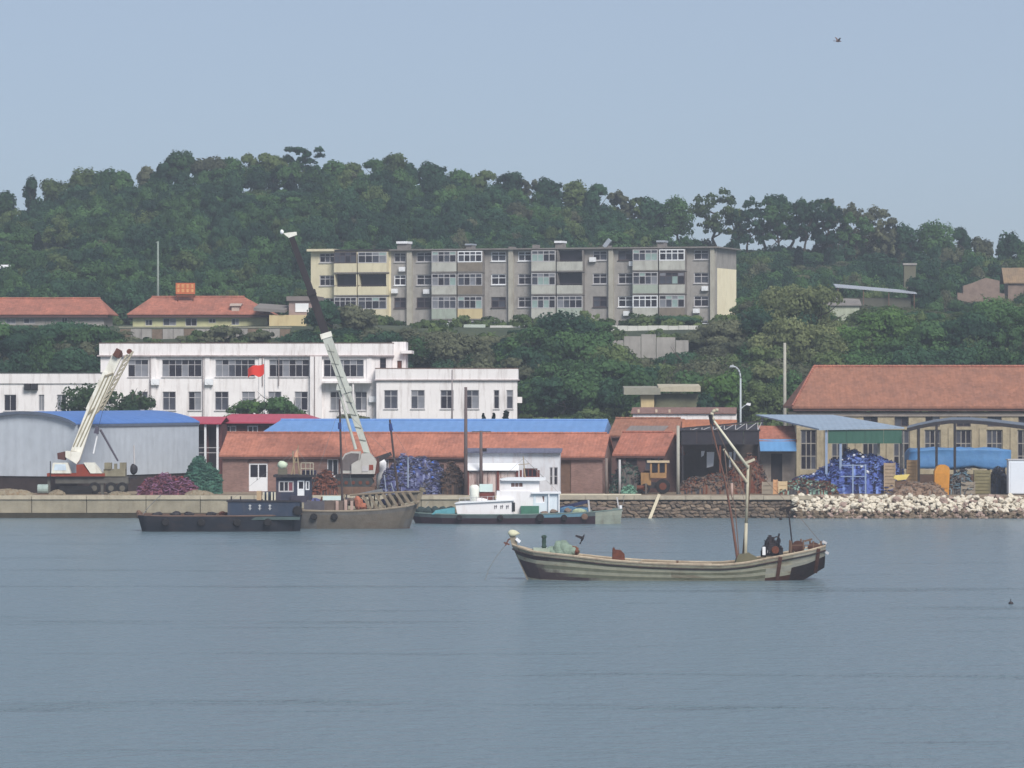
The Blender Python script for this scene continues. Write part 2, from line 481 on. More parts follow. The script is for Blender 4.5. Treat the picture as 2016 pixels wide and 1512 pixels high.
gm, nt, bs = nodes_of('hill_ground')
N, L = nt.nodes.new, nt.links.new
tc = N('ShaderNodeTexCoord'); no = N('ShaderNodeTexNoise'); no.inputs['Scale'].default_value = .12; no.inputs['Detail'].default_value = 9; no.inputs['Roughness'].default_value = .75
L(tc.outputs['Object'], no.inputs['Vector'])
cr = N('ShaderNodeValToRGB'); e = cr.color_ramp.elements
e[0].position = .36; e[0].color = C(40, 52, 40); e[1].position = .74; e[1].color = C(112, 106, 84)
x = e.new(.56); x.color = C(66, 76, 54)
L(no.outputs[0], cr.inputs[0]); L(cr.outputs[0], bs.inputs['Base Color']); bs.inputs['Roughness'].default_value = .95

xs = sorted(set([-900, -700, -500, -380, -300, -240, -200] + list(range(-170, 171, 5)) + [200, 240, 300, 380, 500, 700, 900]))
ys = [381, 390, 398, 405, 411, 418, 425, 432, 439, 446, 455, 465, 476, 483, 490, 498, 506, 509, 513, 520] + list(range(528, 760, 6)) + [775, 800, 830, 870, 920, 980, 1060, 1150, 1300, 1500]
mb = MB(); nxs = len(xs)
for yv in ys:
    for xv in xs: mb.v.append((xv, yv, ground(xv, yv)))
for j in range(len(ys) - 1):
    for i in range(nxs - 1):
        a = j * nxs + i; mb.f.append((a, a + 1, a + nxs + 1, a + nxs)); mb.m.append(0)
struct(mb.build('hill_ground', gm, smooth=True))

# yard of the quay: packed earth
yardm = mat('packed_earth', C(150, 134, 116), .95, .35, .5, bump=.4, bscale=4, dirt=C(100, 84, 74), dirtamt=.7, dscale=(1, 1, 1))
mb = MB(); mb.box(-900, 900, 376.2, 381.5, -2, 1.8)
mb.add([(-900, 381.5, 1.805), (900, 381.5, 1.805), (900, 402, 1.83), (-900, 402, 1.83)], [(0, 1, 2, 3)])
struct(mb.build('quay_yard', yardm))

# water
wm, nt, bs = nodes_of('sea_water')
N, L = nt.nodes.new, nt.links.new
bs.inputs['Base Color'].default_value = (.13, .192, .228, 1)
bs.inputs['Roughness'].default_value = .24
bs.inputs['IOR'].default_value = 1.33
tc = N('ShaderNodeTexCoord')
def wnoise(sx, sy, sc, det):
    mp = N('ShaderNodeMapping'); mp.inputs['Scale'].default_value = (sx, sy, 1)
    L(tc.outputs['Object'], mp.inputs[0])
    n = N('ShaderNodeTexNoise'); n.inputs['Scale'].default_value = sc; n.inputs['Detail'].default_value = det; n.inputs['Roughness'].default_value = .6
    L(mp.outputs[0], n.inputs['Vector']); return n.outputs[0]
w1 = wnoise(2.2, 1.7, 1, 3); w2 = wnoise(.6, .6, 1, 3); w3 = wnoise(.011, .10, 1, 5); w4 = wnoise(.06, .34, 1, 4)
gr = N('ShaderNodeMapRange'); gr.inputs[1].default_value = .55; gr.inputs[2].default_value = .63; gr.inputs[3].default_value = .5; gr.inputs[4].default_value = 1.8
mm_ = N('ShaderNodeMath'); mm_.operation = 'MULTIPLY_ADD'; mm_.inputs[1].default_value = .4; L(w4, mm_.inputs[0])
sb = N('ShaderNodeMath'); sb.operation = 'MULTIPLY'; sb.inputs[1].default_value = .6; L(w3, sb.inputs[0]); L(sb.outputs[0], mm_.inputs[2])
L(mm_.outputs[0], gr.inputs[0])
a = N('ShaderNodeMath'); a.operation = 'MULTIPLY_ADD'; a.inputs[1].default_value = 2.2; L(w2, a.inputs[0]); L(w1, a.inputs[2])
bp = N('ShaderNodeBump'); bp.inputs['Distance'].default_value = .42
L(a.outputs[0], bp.inputs['Height']); L(gr.outputs[0], bp.inputs['Strength']); L(bp.outputs[0], bs.inputs['Normal'])
mb = MB(); mb.add([(-900, -250, 0), (900, -250, 0), (900, 379, 0), (-900, 379, 0)], [(0, 1, 2, 3)])
struct(mb.build('sea_water', wm))
mb = MB(); mb.add([(-900, -250, -6), (900, -250, -6), (900, 380, -6), (-900, 380, -6)], [(0, 1, 2, 3)])
struct(mb.build('seabed', yardm))

random.seed(11)
TIDE = mat('tide_stained_concrete', C(66, 62, 52), .8, .4, 1.2, bump=.4, bscale=6, dirt=C(50, 52, 44), dirtamt=.7)
qf = 376.0
# left: cast concrete face in bays with a coping, dark tide foot
qw = thing('quay_wall', 'pale concrete quay face with coping left of the moored boats', 'quay wall', (PX(-40, qf), qf, 0))
qx0, qx1 = PX(-160, qf), PX(1090, qf); off = PX(-40, qf)
u = qx0
while u < qx1:
    w = random.uniform(4.4, 5.0); e_ = min(u + w, qx1); o_ = random.uniform(-.03, .03)
    MB().box(u + .03 - off, e_ - .03 - off, -.55 + o_, .22, .42, 1.52).build('concrete_panel', CONC, qw)
    MB().box(u + .02 - off, e_ - .02 - off, -.66 + o_, .23, 1.522, 1.84).build('coping', mat('coping_concrete', C(186, 176, 156), .9, .22, 1.0, bump=.3, dirt=C(130, 118, 100), dirtamt=.5), qw)
    MB().box(u - off, e_ - off, -.75, .22, -1.5, .416 + random.uniform(-.05, 0)).build('footing', TIDE, qw)
    u = e_
MB().box(qx0 - off, qx1 - off, -.45, .225, .3, 1.6).build('backing', TIDE, qw)
# right: rubble masonry laid in courses
qs = thing('stone_quay_wall', 'brown rubble stone quay wall with pale coping in mid picture', 'quay wall', (PX(1090, qf), qf, 0))
SX1 = PX(1600, qf) - PX(1090, qf)
MB().box(.01, SX1, -.35, .22, -1.5, 1.5).build('backing', mat('rubble_joint', C(92, 82, 72), .95, .4, 2), qs)
PALE = mat('pale_coping', C(176, 166, 148), .9, .3, 1.5, bump=.3)
stones = [STONE, mat('wall_stone_dark', C(108, 96, 86), .92, .4, 1.4, bump=.5, bscale=7), mat('wall_stone_pale', C(142, 126, 110), .92, .4, 1.4, bump=.5, bscale=7)]
SB = {}
for i in range(8):
    for k, m_ in enumerate(stones):
        SB[(i, k)] = MB().blob((0, 0, 0), (.6, .42, .58), seed=i + 50, amp=.55, n=1, freq=.9).mesh('stone', m_)
z = -.1; ns_ = 0
for row in range(6):
    u = random.uniform(0, .3)
    while u < SX1 and ns_ < 290:
        w = random.uniform(.34, .85); h = random.uniform(.24, .4)
        k = random.choice((0, 0, 1, 1, 2) if row > 2 else (0, 1, 1))
        link_mesh('stone', SB[(random.randrange(8), k)], qs, (u + w / 2, -.36 + random.uniform(-.03, .05), z + random.uniform(-.05, .05)), (random.uniform(-.3, .3), random.uniform(-.25, .25), 0), (w, .45, h))
        u += w * random.uniform(.92, 1.05); ns_ += 1
    z += .27
u = 0
while u < SX1:
    w = random.uniform(1.8, 2.6); e_ = min(u + w, SX1)
    MB().box(u + .015, e_ - .015, -.62, .23, 1.505, 1.83 + random.uniform(-.02, .02)).build('coping', PALE, qs); u = e_

# riprap of broken rock
rr = thing('riprap_bank', 'bank of pale broken rock along the water at the right edge', 'rock bank', (PX(1800, 375), 375, 0))
MB().hexa([(PX(1575, 375) - rr.location.x, -.6, -1.5), (PX(2200, 375) - rr.location.x, -.6, -1.5), (PX(2200, 375) - rr.location.x, 1.6, -1.5), (PX(1575, 375) - rr.location.x, 1.6, -1.5)],
          [(PX(1575, 375) - rr.location.x, .95, 1.72), (PX(2200, 375) - rr.location.x, .95, 1.72), (PX(2200, 375) - rr.location.x, 1.6, 1.72), (PX(1575, 375) - rr.location.x, 1.6, 1.72)]).build('core', ROCKD, rr)
ROCKM = {}
for i in range(10):
    for nm, mm in (('l', ROCKL), ('d', ROCKD), ('p', ROCKP)):
        b_ = MB(); b_.blob((0, 0, 0), (1, .8, .72), seed=i + 3, amp=.75, n=2, freq=1.0)
        ROCKM[(i, nm)] = b_.mesh('rock', mm)
random.seed(5)
n = 0
for row, (zr, yr) in enumerate(((.0, -.75), (.32, -.45), (.66, -.1), (1.0, .2), (1.36, .55), (1.68, .85))):
    u = PX(1560 + (6 - row) * 3, 375)
    while u < PX(2030, 375) and n < 299:
        s_ = random.uniform(.14, .36) * (1.0 if row < 3 else 1.1)
        if row < 2: k = random.choice('ddddp')
        elif row == 2: k = random.choice('dpplll')
        else: k = random.choice('llllpl')
        link_mesh('rock', ROCKM[(random.randrange(10), k)], rr, (u - rr.location.x, yr + random.uniform(-.15, .15), zr + random.uniform(-.1, .12)),
                  (random.uniform(-.6, .6), random.uniform(-.6, .6), random.uniform(0, 6.28)), (s_, s_, s_ * random.uniform(.7, 1)))
        u += s_ * random.uniform(1.5, 2.4); n += 1

rb = [MB(), MB(), MB()]
for i in range(1100):
    t = random.random(); y_, z_ = -.85 + 1.75 * t, -.05 + 1.72 * t
    s_ = random.uniform(.08, .24); k = 0 if (t > .36 and random.random() < .85) else random.choice((1, 1, 2))
    rb[k].blob((PX(random.uniform(1560, 2100), 375) - rr.location.x, y_ + random.uniform(-.1, .06), z_), (s_, s_, s_ * .75), i, .7, 1, 1.0)
for b_, m_ in zip(rb, (ROCKL, ROCKD, ROCKP)): b_.build('small_rubble', m_, rr)['kind'] = 'stuff'
# ---------------------------------------------------------------- buildings
random.seed(21)
GS = [DARKGLASS, DARKGLASS, GLASSG, GLASSC]

# white two-storey office with a lower wing
f = Frame('office_building', 'white two storey flat roofed office with lower wing behind blue roof', 'office building', 198, 466, 7.0, 0.6)
w = f.root
U, Z = f.u, f.z
zt = Z(500, 676); zc = Z(500, 699)
up = [(252, 292, 3), (319, 397, 6), (424, 502, 6), (530, 609, 6), (637, 716, 6)]
lo = [(270, 291, 2), (320, 346, 2), (371, 396, 2), (423, 450, 2), (476, 502, 2), (528, 554, 2), (580, 606, 2), (650, 674, 2), (699, 725, 2)]
zu0, zu1 = Z(450, 742), Z(450, 708)
zl0, zl1 = Z(450, 808), Z(450, 771)
ops = [(U(a), U(b), zu0, zu1) for a, b, n in up] + [(U(a), U(b), zl0, zl1) for a, b, n in lo]
ops += [(U(748), U(760), Z(750, 727), Z(750, 705))]
uL, uR = 0.0, U(771)
mb = MB(); wall_front(mb, uL, uR, -.6, zc, 0, ops, .22); shell(mb, uL, uR, 0, 11, -.6, zc)
mb.build('wall', WHITE, w)
MB().box(uL - .12, uR + .12, -.16, 11.1, zc + .004, zt).build('parapet', WHITE, w)
MB().box(uL - .32, uR + .2, -.36, 11.2, zc - .14, zc + .002).build('cornice', mat('stained_ledge', C(188, 176, 176), .9, .3, 1.2, dirt=C(120, 96, 90), dirtamt=.7), w)
MB().box(uL - .16, uR + .16, -.2, 11.15, zt + .002, zt + .07).build('coping', mat('brown_coping', C(126, 100, 92), .9, .3, 1), w)
for a, b, n in up: window(w, U(a), U(b), zu0, zu1, .1, n, 2, FRAMEG, DARKGLASS, .06, transom=.72, sill=True, gms=GS)
for a, b, n in lo: window(w, U(a), U(b), zl0, zl1, .1, n, 2, FRAMEG, GLASSG, .07, transom=.7, sill=True, gms=[DARKGLASS, GLASSG, GLASSC])
window(w, U(748), U(760), Z(750, 727), Z(750, 705), .1, 1, 2, FRAMED, DARKGLASS, .06)
MB().box(U(611), U(634), -.55, -.002, -.6, zc - .15).build('pilaster', WHITE, w)
for a in (303, 408, 515, 727): MB().box(U(a - 5), U(a + 5), -.12, -.002, -.6, zc - .15).build('pilaster', WHITE, w)
MB().box(U(636), U(732), -1.3, -.003, Z(680, 765) + .55, Z(680, 765) + .75).build('balcony_slab', WHITE, w)
for a in (672, 696): MB().tube((U(a), -1.1, -.6), (U(a), -1.1, Z(680, 765) + .55), .11).build('column', WHITE, w)
for a, zz0 in ((517, 0), (549, 0)): MB().tube((U(a), -.22, Z(500, 760)), (U(a), -.22, zc - .15), .05).build('downpipe', mat('old_pipe', C(150, 140, 140), .8), w)
for a, y in ((412, 752), (306, 690 + 62), (735, 786)):
    m_ = MB().box(U(a) - .42, U(a) + .42, -.5, -.13, Z(a, y) - .3, Z(a, y) + .3); m_.lathe((U(a), -.52, Z(a, y)), [(.22, -.01), (.22, .02)], 12, axis='y'); m_.build('air_conditioner', FRAMEW, w)
for a in (296, 400, 620): MB().tube((U(a), -.62 if a == 620 else -.2, -.6), (U(a), -.62 if a == 620 else -.2, zc - .15), .045).build('downpipe', MATS['old_pipe'], w)
# stair tower at the right end, set back, with a door canopy
t0, t1 = U(772, 2), U(799, 2)
ops = [(U(782, 2), U(791, 2), Z(785, 726, 2), Z(785, 710, 2))]
mb = MB(); wall_front(mb, t0, t1, -.6, Z(785, 673, 2), 2, ops); shell(mb, t0, t1, 2, 9, -.6, Z(785, 673, 2))
mb.build('stair_tower', WHITE, w)
window(w, *ops[0], 2.1, 1, 1, FRAMED, RUST, .05)
MB().box(U(790, 2), U(811, 2), 1.2, 8.9, Z(800, 696, 2), Z(800, 690, 2)).build('canopy', WHITE, w)
# single-storey wing
v = -1.6
e0, e1 = U(741, v), U(1018, v)
zt = Z(880, 726, v); zc = Z(880, 747, v); z0, z1 = Z(880, 805, v), Z(880, 768, v)
wl = [(756, 783, 2), (809, 836, 2), (867, 893, 2), (915, 943, 2), (972, 983, 1), (997, 1010, 1)]
ops = [(U(a, v), U(b, v), z0, z1) for a, b, n in wl]
mb = MB(); wall_front(mb, e0, e1, -.6, zc, v, ops); shell(mb, e0, e1, v, 8, -.6, zc)
mb.build('wing_wall', WHITE, w)
MB().box(e0 - .1, e1 + .1, v - .14, 8.1, zc + .003, zt).build('wing_parapet', WHITE, w)
MB().box(e0 - .2, e1 + .2, v - .26, 8.15, zc - .1, zc).build('wing_cornice', MATS['stained_ledge'], w)
MB().box(e0 - .14, e1 + .14, v - .17, 8.13, zt + .002, zt + .08).build('wing_coping', MATS['brown_coping'], w)
for a, b, n in wl: window(w, U(a, v), U(b, v), z0, z1, v + .1, n, 2, FRAMEG, GLASSG, .07, transom=.7, sill=True, gms=[GLASSG, GLASSC, DARKGLASS])
MB().box(e1, e1 + .5, v + 1, v + 3, z0 + .6, z0 + 1.2).build('bracket', WHITE, w)

# low white annex at the left edge
f = Frame('annex_building', 'low white annex with stained wall at the left edge of the office', 'building', -90, 458, 6.9, 4)
w = f.root; U, Z = f.u, f.z
zt = Z(50, 735); zc = Z(50, 755)
wl = [(-70, -46), (-30, -6), (8, 32), (76, 87), (112, 130)]
ops = [(U(a), U(b), Z(50, 809), Z(50, 777)) for a, b in wl]
mb = MB(); wall_front(mb, 0, U(197), -.6, zc, 0, ops); shell(mb, 0, U(197), 0, 7, -.6, zc); mb.build('wall', WHITE, w)
MB().box(-.1, U(197) + .1, -.15, 7.1, zc + .003, zt).build('parapet', WHITE, w)
MB().box(-.13, U(197) + .13, -.2, 7.15, zt + .002, zt + .1).build('coping', mat('dark_coping', C(66, 70, 66), .9, .3, 1), w)
for o in ops: window(w, *o, .1, 2, 1, FRAMEG, DARKGLASS, .06, sill=True, gms=GS)
for a in (55, 69):
    m_ = MB().box(U(a - 6), U(a + 6), -.45, -.003, Z(a, 768), Z(a, 755)); m_.box(U(a - 5), U(a + 5), -.5, -.451, Z(a, 766), Z(a, 757)); m_.build('air_conditioner', DARKM, w)

# long building under a blue sheet roof, behind the brick one
f = Frame('blue_roof_building', 'long low building under a bright blue sheet roof behind tiled brick one', 'building', 512, 403, 1.9, 8)
w = f.root; U, Z = f.u, f.z
D = 8.0; Lb = U(1186); ze = Z(800, 857); zr = Z(850, 827, D / 2)
mb = MB(); mb.box(.3, Lb - .3, .3, D - .3, -.3, ze - .2); mb.build('wall', BRICK, w)
mb = MB(); hip_roof(mb, -.2, Lb + .1, -.2, D + .2, ze, zr, 1.3, inset_r=.06); mb.build('roof', BLUEM2, w)
MB().tube((1.1, D / 2, zr + .02), (Lb, D / 2, zr + .02), .1).build('ridge_cap', BLUEM2, w)

def brick_house(name, label, px, d, a, pxr, ye, yr, D, tile, doors, wins, over=.35, wallm=BRICK):
    f = Frame(name, label, 'building', px, d, 1.82, a); w = f.root; U, Z = f.u, f.z
    Lb = U(pxr); mid = (px + pxr) / 2
    ze = Z(mid, ye, -over); zr = Z(mid, yr, D / 2)
    hw = ze + (zr - ze) * over / (D / 2 + over) - .16
    ops = [(U(x0), U(x1), max(Z(mid, y1), .02), Z(mid, y0)) for x0, x1, y0, y1, *_ in doors + wins]
    mb = MB(); wall_front(mb, 0, Lb, -.1, hw, 0, ops, .16); shell(mb, 0, Lb, 0, D, -.1, hw, top=False)
    for uu in (0, Lb): mb.add([(uu, 0, hw), (uu, D, hw), (uu, D / 2, zr - .16)], [(0, 1, 2) if uu else (2, 1, 0)])
    mb.build('wall', wallm, w)
    mb = MB(); gable_roof(mb, -.25, Lb + .25, -over, D + over, ze, zr)
    mb.build('roof', tile, w)
    mb = MB(); k = int((Lb + .5) / .45)
    for i in range(k): mb.tube((-.25 + i * .45, D / 2, zr + .03), (-.25 + i * .45 + .43, D / 2, zr + .03), .12, .10, 6)
    mb.build('ridge_cap', tile, w)
    MB().box(-.25, Lb + .25, -over + .02, -over + .1, ze - .3, ze - .145).build('fascia', mat('brown_fascia', C(96, 70, 68), .9, .3, 1), w)
    for x0, x1, y0, y1, kind, *_ in doors:
        z0, z1 = max(Z(mid, y1), .02), Z(mid, y0); u0, u1 = U(x0), U(x1)
        if kind == 'white':
            dr = MB().box(u0, u1, .03, .09, z0, z0 + (z1 - z0) * .45).build('door', FRAMEW, w)
            window(w, u0, u1, z0 + (z1 - z0) * .45 + .003, z1, .04, 2, 1, FRAMEW, DARKGLASS, .12, name='door_glazing')
            MB().tube((u0 + .5 * (u1 - u0) - .1, .0, z0 + .95), (u0 + .5 * (u1 - u0) - .1, .0, z0 + 1.15), .025).build('handle', DARKM, dr)
            m_ = MB()
            for q in range(6):
                a0, a1 = math.pi * q / 6, math.pi * (q + 1) / 6; r0 = (u1 - u0) / 2; c = (u0 + u1) / 2
                m_.hexa([(c - r0 * math.cos(a0), -.03, z1 + .3 * math.sin(a0)), (c - r0 * math.cos(a1), -.03, z1 + .3 * math.sin(a1)), (c - r0 * math.cos(a1), -.003, z1 + .3 * math.sin(a1)), (c - r0 * math.cos(a0), -.003, z1 + .3 * math.sin(a0))],
                        [(c - (r0 + .18) * math.cos(a0), -.03, z1 + .5 * math.sin(a0) + .05), (c - (r0 + .18) * math.cos(a1), -.03, z1 + .5 * math.sin(a1) + .05), (c - (r0 + .18) * math.cos(a1), -.003, z1 + .5 * math.sin(a1) + .05), (c - (r0 + .18) * math.cos(a0), -.003, z1 + .5 * math.sin(a0) + .05)])
            m_.build('lintel_arch', BRICKD, w)
        else:
            MB().box(u0, u1, .1, .15, z0, z1).build('door', kind, w)
    for x0, x1, y0, y1, *fm in wins:
        window(w, U(x0), U(x1), Z(mid, y1), Z(mid, y0), .06, 2, 1, fm[0] if fm else FRAMEW, DARKGLASS, .08, sill=True, gms=[DARKGLASS, GLASSG])
    return f, Lb, ze, zr

brick_house('brick_workshop', 'long brick workshop with orange tiled roof along the quay', 438, 389, 8, 1186, 897, 853, 6.4, TILE,
            [(490, 527, 913, 968, 'white'), (1104, 1124, 905, 972, WOODP)],
            [(644, 666, 904, 938), (820, 840, 908, 930, FRAMED), (866, 874, 914, 930, FRAMED), (740, 765, 905, 930)])
brick_house('brick_house', 'small brick house with tiled roof and dark gable right of the workshop', 1212, 387.5, 19, 1305, 895, 851, 5.4, TILE3,
            [(1232, 1254, 897, 960, DARKM)], [(1214, 1226, 900, 925, FRAMED), (1270, 1290, 900, 925, FRAMED)], .25, BRICKD)
MB_ = None
f, Lb, ze, zr = brick_house('grey_patched_house', 'brown tiled roof house with grey patch between two orange roofs', 1204, 401, 12, 1330, 856, 824, 6.5, TILE2, [], [], .3, BRICKD)
q = f.root
MB().hexa([(1.0, -.25, ze + .02), (4.4, -.25, ze + .02), (4.8, 1.6, ze + .02 + (zr - ze) * .5), (1.4, 1.6, ze + .02 + (zr - ze) * .5)],
          [(1.0, -.25, ze + .08), (4.4, -.25, ze + .08), (4.8, 1.6, ze + .08 + (zr - ze) * .5), (1.4, 1.6, ze + .08 + (zr - ze) * .5)]).build('roof_sheet', mat_corr('grey_sheet', C(128, 120, 118), .4, 'X', .8), q)

# houses under red sheet roofs behind the workshop
REDB = mat_brick('maroon_brick', C(104, 62, 62), C(92, 56, 58), C(110, 92, 90))
f = Frame('red_roof_house', 'maroon brick house under red sheet roof beside the office trees', 'house', 436, 409, 2.4, 6)
w = f.root; U, Z = f.u, f.z
ze, zr = Z(530, 831), Z(530, 815, 3.2); Lb = U(618)
ops = [(U(x0), U(x1), Z(500, 866), Z(500, 838)) for x0, x1 in ((441, 465), (487, 508), (530, 552))]
mb = MB(); wall_front(mb, 0, Lb, -.6, ze - .1, 0, ops); shell(mb, 0, Lb, 0, 6.2, -.6, ze - .1); mb.build('wall', REDB, w)
mb = MB(); hip_roof(mb, -.4, Lb + .5, -.7, 6.8, ze, zr, .8, inset_r=1.6); mb.build('roof', PINKM, w)
for o in ops: window(w, *o, .06, 2, 1, FRAMEW, DARKGLASS, .1, gms=GS)
f = Frame('veranda_house', 'dark open veranda with white posts under a small red roof', 'house', 350, 405, 2.0, 6)
w = f.root; U, Z = f.u, f.z
ze, zr = Z(390, 833), Z(390, 820, 2.6); Lb = U(432)
ops = [(U(362), U(398), Z(390, 905), Z(390, 846)), (U(406), U(424), Z(390, 930), Z(390, 842))]
mb = MB(); wall_front(mb, 0, Lb, -.3, ze - .1, 1.2, ops, .5); shell(mb, 0, Lb, 1.2, 5, -.3, ze - .1); mb.build('wall', REDB, w)
window(w, *ops[0], 1.5, 2, 2, FRAMED, DARKGLASS, .08, gms=[DARKGLASS, GLASSG])
MB().box(U(406), U(424), 1.5, 1.56, max(Z(390, 930), 0), Z(390, 842)).build('door', DARKM, w)  # dark sheet standing in for the unlit veranda interior
mb = MB(); gable_roof(mb, -.3, Lb + .2, -.3, 5.3, ze, zr, .08); mb.build('roof', PINKM, w)
for a in (404, 428): MB().box(U(a) - .09, U(a) + .09, 0, .18, -.3, ze - .08).build('post', FRAMEW, w)
for zz in (Z(390, 882), Z(390, 892)): MB().box(0, Lb, .05, .11, zz, zz + .06).build('rail', FRAMEG, w)

# arched grey shed at the left
corner_px, dsh, zb = 152, 383.5, 1.82
ash = R(47)
root = thing('arched_shed', 'grey blue sheet metal shed with curved gable and blue roof on left', 'shed', (PX(corner_px, dsh), dsh, zb), R(64))
# local x: along the side wall (right and away); local y: along the gable (left and away)
SL, GW = 20.4, 10.3
zw = PZ(836, dsh) - zb; zp = PZ(812, dsh + 3) - zb
arc = [(GW * t, zw + (zp - zw) * (1 - (2 * t - 1) ** 2) ** .8) for t in [i / 16 for i in range(17)]]
base = 1.4
mb = MB()
n = len(arc)
mb.add([(0, y, z) for y, z in arc] + [(0, 0, base), (0, GW, base)], [tuple([n] + list(range(n)) + [n + 1])])
mb.build('gable_wall', mat_corr('grey_blue_gable', C(192, 200, 210), .9, 'Y', .6, dirt=C(150, 156, 164), dirtamt=.4, strength=.35), root)
MB().add([(0, 0, base), (SL, 0, base), (SL, 0, zw), (0, 0, zw)], [(0, 1, 2, 3)]).add([(SL, 0, base), (SL, GW, base), (SL, GW, zw), (SL, 0, zw)], [(0, 1, 2, 3)]).build('side_wall', GREYM, root)
mb = MB()
for (y0, z0), (y1, z1) in zip(arc[:-1], arc[1:]):
    mb.hexa([(-.25, y0, z0 + .01), (SL + .2, y0, z0 + .01), (SL + .2, y1, z1 + .01), (-.25, y1, z1 + .01)], [(-.25, y0, z0 + .09), (SL + .2, y0, z0 + .09), (SL + .2, y1, z1 + .09), (-.25, y1, z1 + .09)])
mb.build('roof', BLUEM, root)
mb = MB()
for (y0, z0), (y1, z1) in zip(arc[:-1], arc[1:]):
    mb.hexa([(-.33, y0, z0 - .14), (-.26, y0, z0 - .14), (-.26, y1, z1 - .14), (-.33, y1, z1 - .14)], [(-.33, y0, z0 + .12), (-.26, y0, z0 + .12), (-.26, y1, z1 + .12), (-.33, y1, z1 + .12)])
mb.build('verge_trim', mat('slate_trim', C(96, 106, 124), .7, .2, 1), root)
MB().box(0.05, SL - .05, -.12, .0 - .003, zw - .2, zw + .02).build('gutter', MATS['slate_trim'], root)
MB().box(.12, SL - .1, .12, GW - .1, -.1, base + .01).build('plinth', mat('dark_plinth', C(66, 56, 56), .95, .4, 1.5, bump=.4), root)

# white lean-to on the quay
f = Frame('quay_shed', 'white boarded quay shed with awning behind the white boat', 'shed', 918, 379.8, 1.82, 2)
w = f.root; U, Z = f.u, f.z
Lb = U(1102); zt = Z(1000, 892)
PB = mat('patched_white_board', C(214, 216, 222), .8, .2, .8, dirt=C(160, 130, 120), dirtamt=.5)
RIBW = mat_corr('reddish_white_sheet', C(206, 190, 186), .35, 'X', .8, dirt=C(120, 62, 52), dirtamt=.85, strength=.8)
ops = [(U(1030), U(1058), Z(1000, 940), Z(1000, 922)), (U(1082), U(1088), Z(1000, 955), Z(1000, 920)), (U(1090), U(1098), Z(1000, 955), Z(1000, 920))]
mb = MB(); wall_front(mb, 0, Lb, -.05, zt, 0, ops); shell(mb, 0, Lb, 0, 3.6, -.05, zt); mb.build('wall', PB, w)
window(w, *ops[0], .06, 3, 1, mat('red_brown_paint', C(112, 60, 54), .8, .3, 3), DARKGLASS, .1)
for o in ops[1:]: window(w, *o, .06, 1, 2, FRAMEG, DARKGLASS, .06)
MB().hexa([(-.2, -.4, zt + .01), (Lb + .15, -.4, zt + .01), (Lb + .15, 3.8, zt + .25), (-.2, 3.8, zt + .25)], [(-.2, -.4, zt + .12), (Lb + .15, -.4, zt + .12), (Lb + .15, 3.8, zt + .36), (-.2, 3.8, zt + .36)]).build('roof', mat_corr('slate_blue_sheet', C(104, 106, 128), .4, 'X', .7), w)
MB().hexa([(.05, -1.1, Z(960, 926)), (U(1022), -1.1, Z(960, 926)), (U(1022), -.005, Z(960, 913)), (.05, -.005, Z(960, 913))],
          [(.05, -1.1, Z(960, 926) + .05), (U(1022), -1.1, Z(960, 926) + .05), (U(1022), -.005, Z(960, 913) + .05), (.05, -.005, Z(960, 913) + .05)]).build('awning', FRAMEW, w)
for i in range(5):
    a = 920 + i * 20
    MB().box(U(a) + .02, U(a + 20) - .02, -.75, -.72, -.05, Z(960, 929)).build('fence_sheet', RIBW, w)
for a in (922, 950, 981, 1019, 1026, 1061): MB().box(U(a) - .09, U(a) + .09, -.95, -.78, -.05, Z(960, 925)).build('post', MATS['red_brown_paint'], w)
MB().box(U(950), U(958), -.3, .3, zt + .16, zt + .4).build('roof_vent', DARKM, w)

# big tan workshop with a hipped tile roof on the right
TANW = mat('tan_stone_wall', C(170, 158, 134), .9, .3, 1.6, bump=.4, bscale=5, dirt=C(122, 108, 92), dirtamt=.6)
f = Frame('tan_workshop', 'big tan stone workshop with broad faded tile roof on the right', 'building', 1568, 408, 1.9, 0)
w = f.root; U, Z = f.u, f.z
Lb = U(2160); D = 13.0; ze = Z(1800, 800, -.5); zr = Z(1800, 722, 6.5); zw = Z(1800, 812)
tw = [1592 + i * 61 for i in range(10)]
ops = [(U(a - 14), U(a + 14), Z(1800, 840), Z(1800, 818)) for a in tw] + [(U(a - 16), U(a + 16), Z(1800, 925), Z(1800, 846)) for a in tw]
mb = MB(); wall_front(mb, 0, Lb, -.2, zw, 0, ops, .3); shell(mb, 0, Lb, 0, D, -.2, zw); mb.build('wall', TANW, w)
for i, o in enumerate(ops):
    if i < len(tw): window(w, *o, .14, 2, 1, FRAMED, DARKGLASS, .08, gms=GS)
    else: window(w, *o, .14, 3, 3, mat('tan_frame', C(158, 152, 144), .7), DARKGLASS, .09, gms=[DARKGLASS, GLASSG])
mb = MB(); hip_roof(mb, -.4, Lb, -.55, D + .5, ze, zr, 2.4, .2, 3); mb.build('roof', TILE2, w)
mb = MB()
for i in range(60): mb.tube((2.0 + i * .42, 6.475, zr + .04), (2.4 + i * .42, 6.475, zr + .04), .14, .12, 6)
for i in range(20):
    t, t2 = i / 20, (i + .96) / 20
    p = lambda t: (-.4 + 2.4 * t, -.55 + 7.025 * t, ze + (zr - ze) * t + .04)
    mb.tube(p(t), p(t2), .13, .11, 6)
mb.build('ridge_cap', TILE3, w)
MB().box(-.3, Lb, -.45, -.05, ze - .42, ze - .205).build('fascia', mat('brown_fascia', C(96, 70, 68)), w)
MB().box(0, Lb, -.12, -.003, zw - .35, zw - .02).build('eave_band', mat('grey_band', C(160, 150, 142), .9, .3, 1), w)
for a in [1562 + i * 61 for i in range(10)]: MB().box(max(U(a) - .0, .0), U(a) + .62, -.1, -.003, -.2, Z(1800, 842)).build('pier', TANW, w)

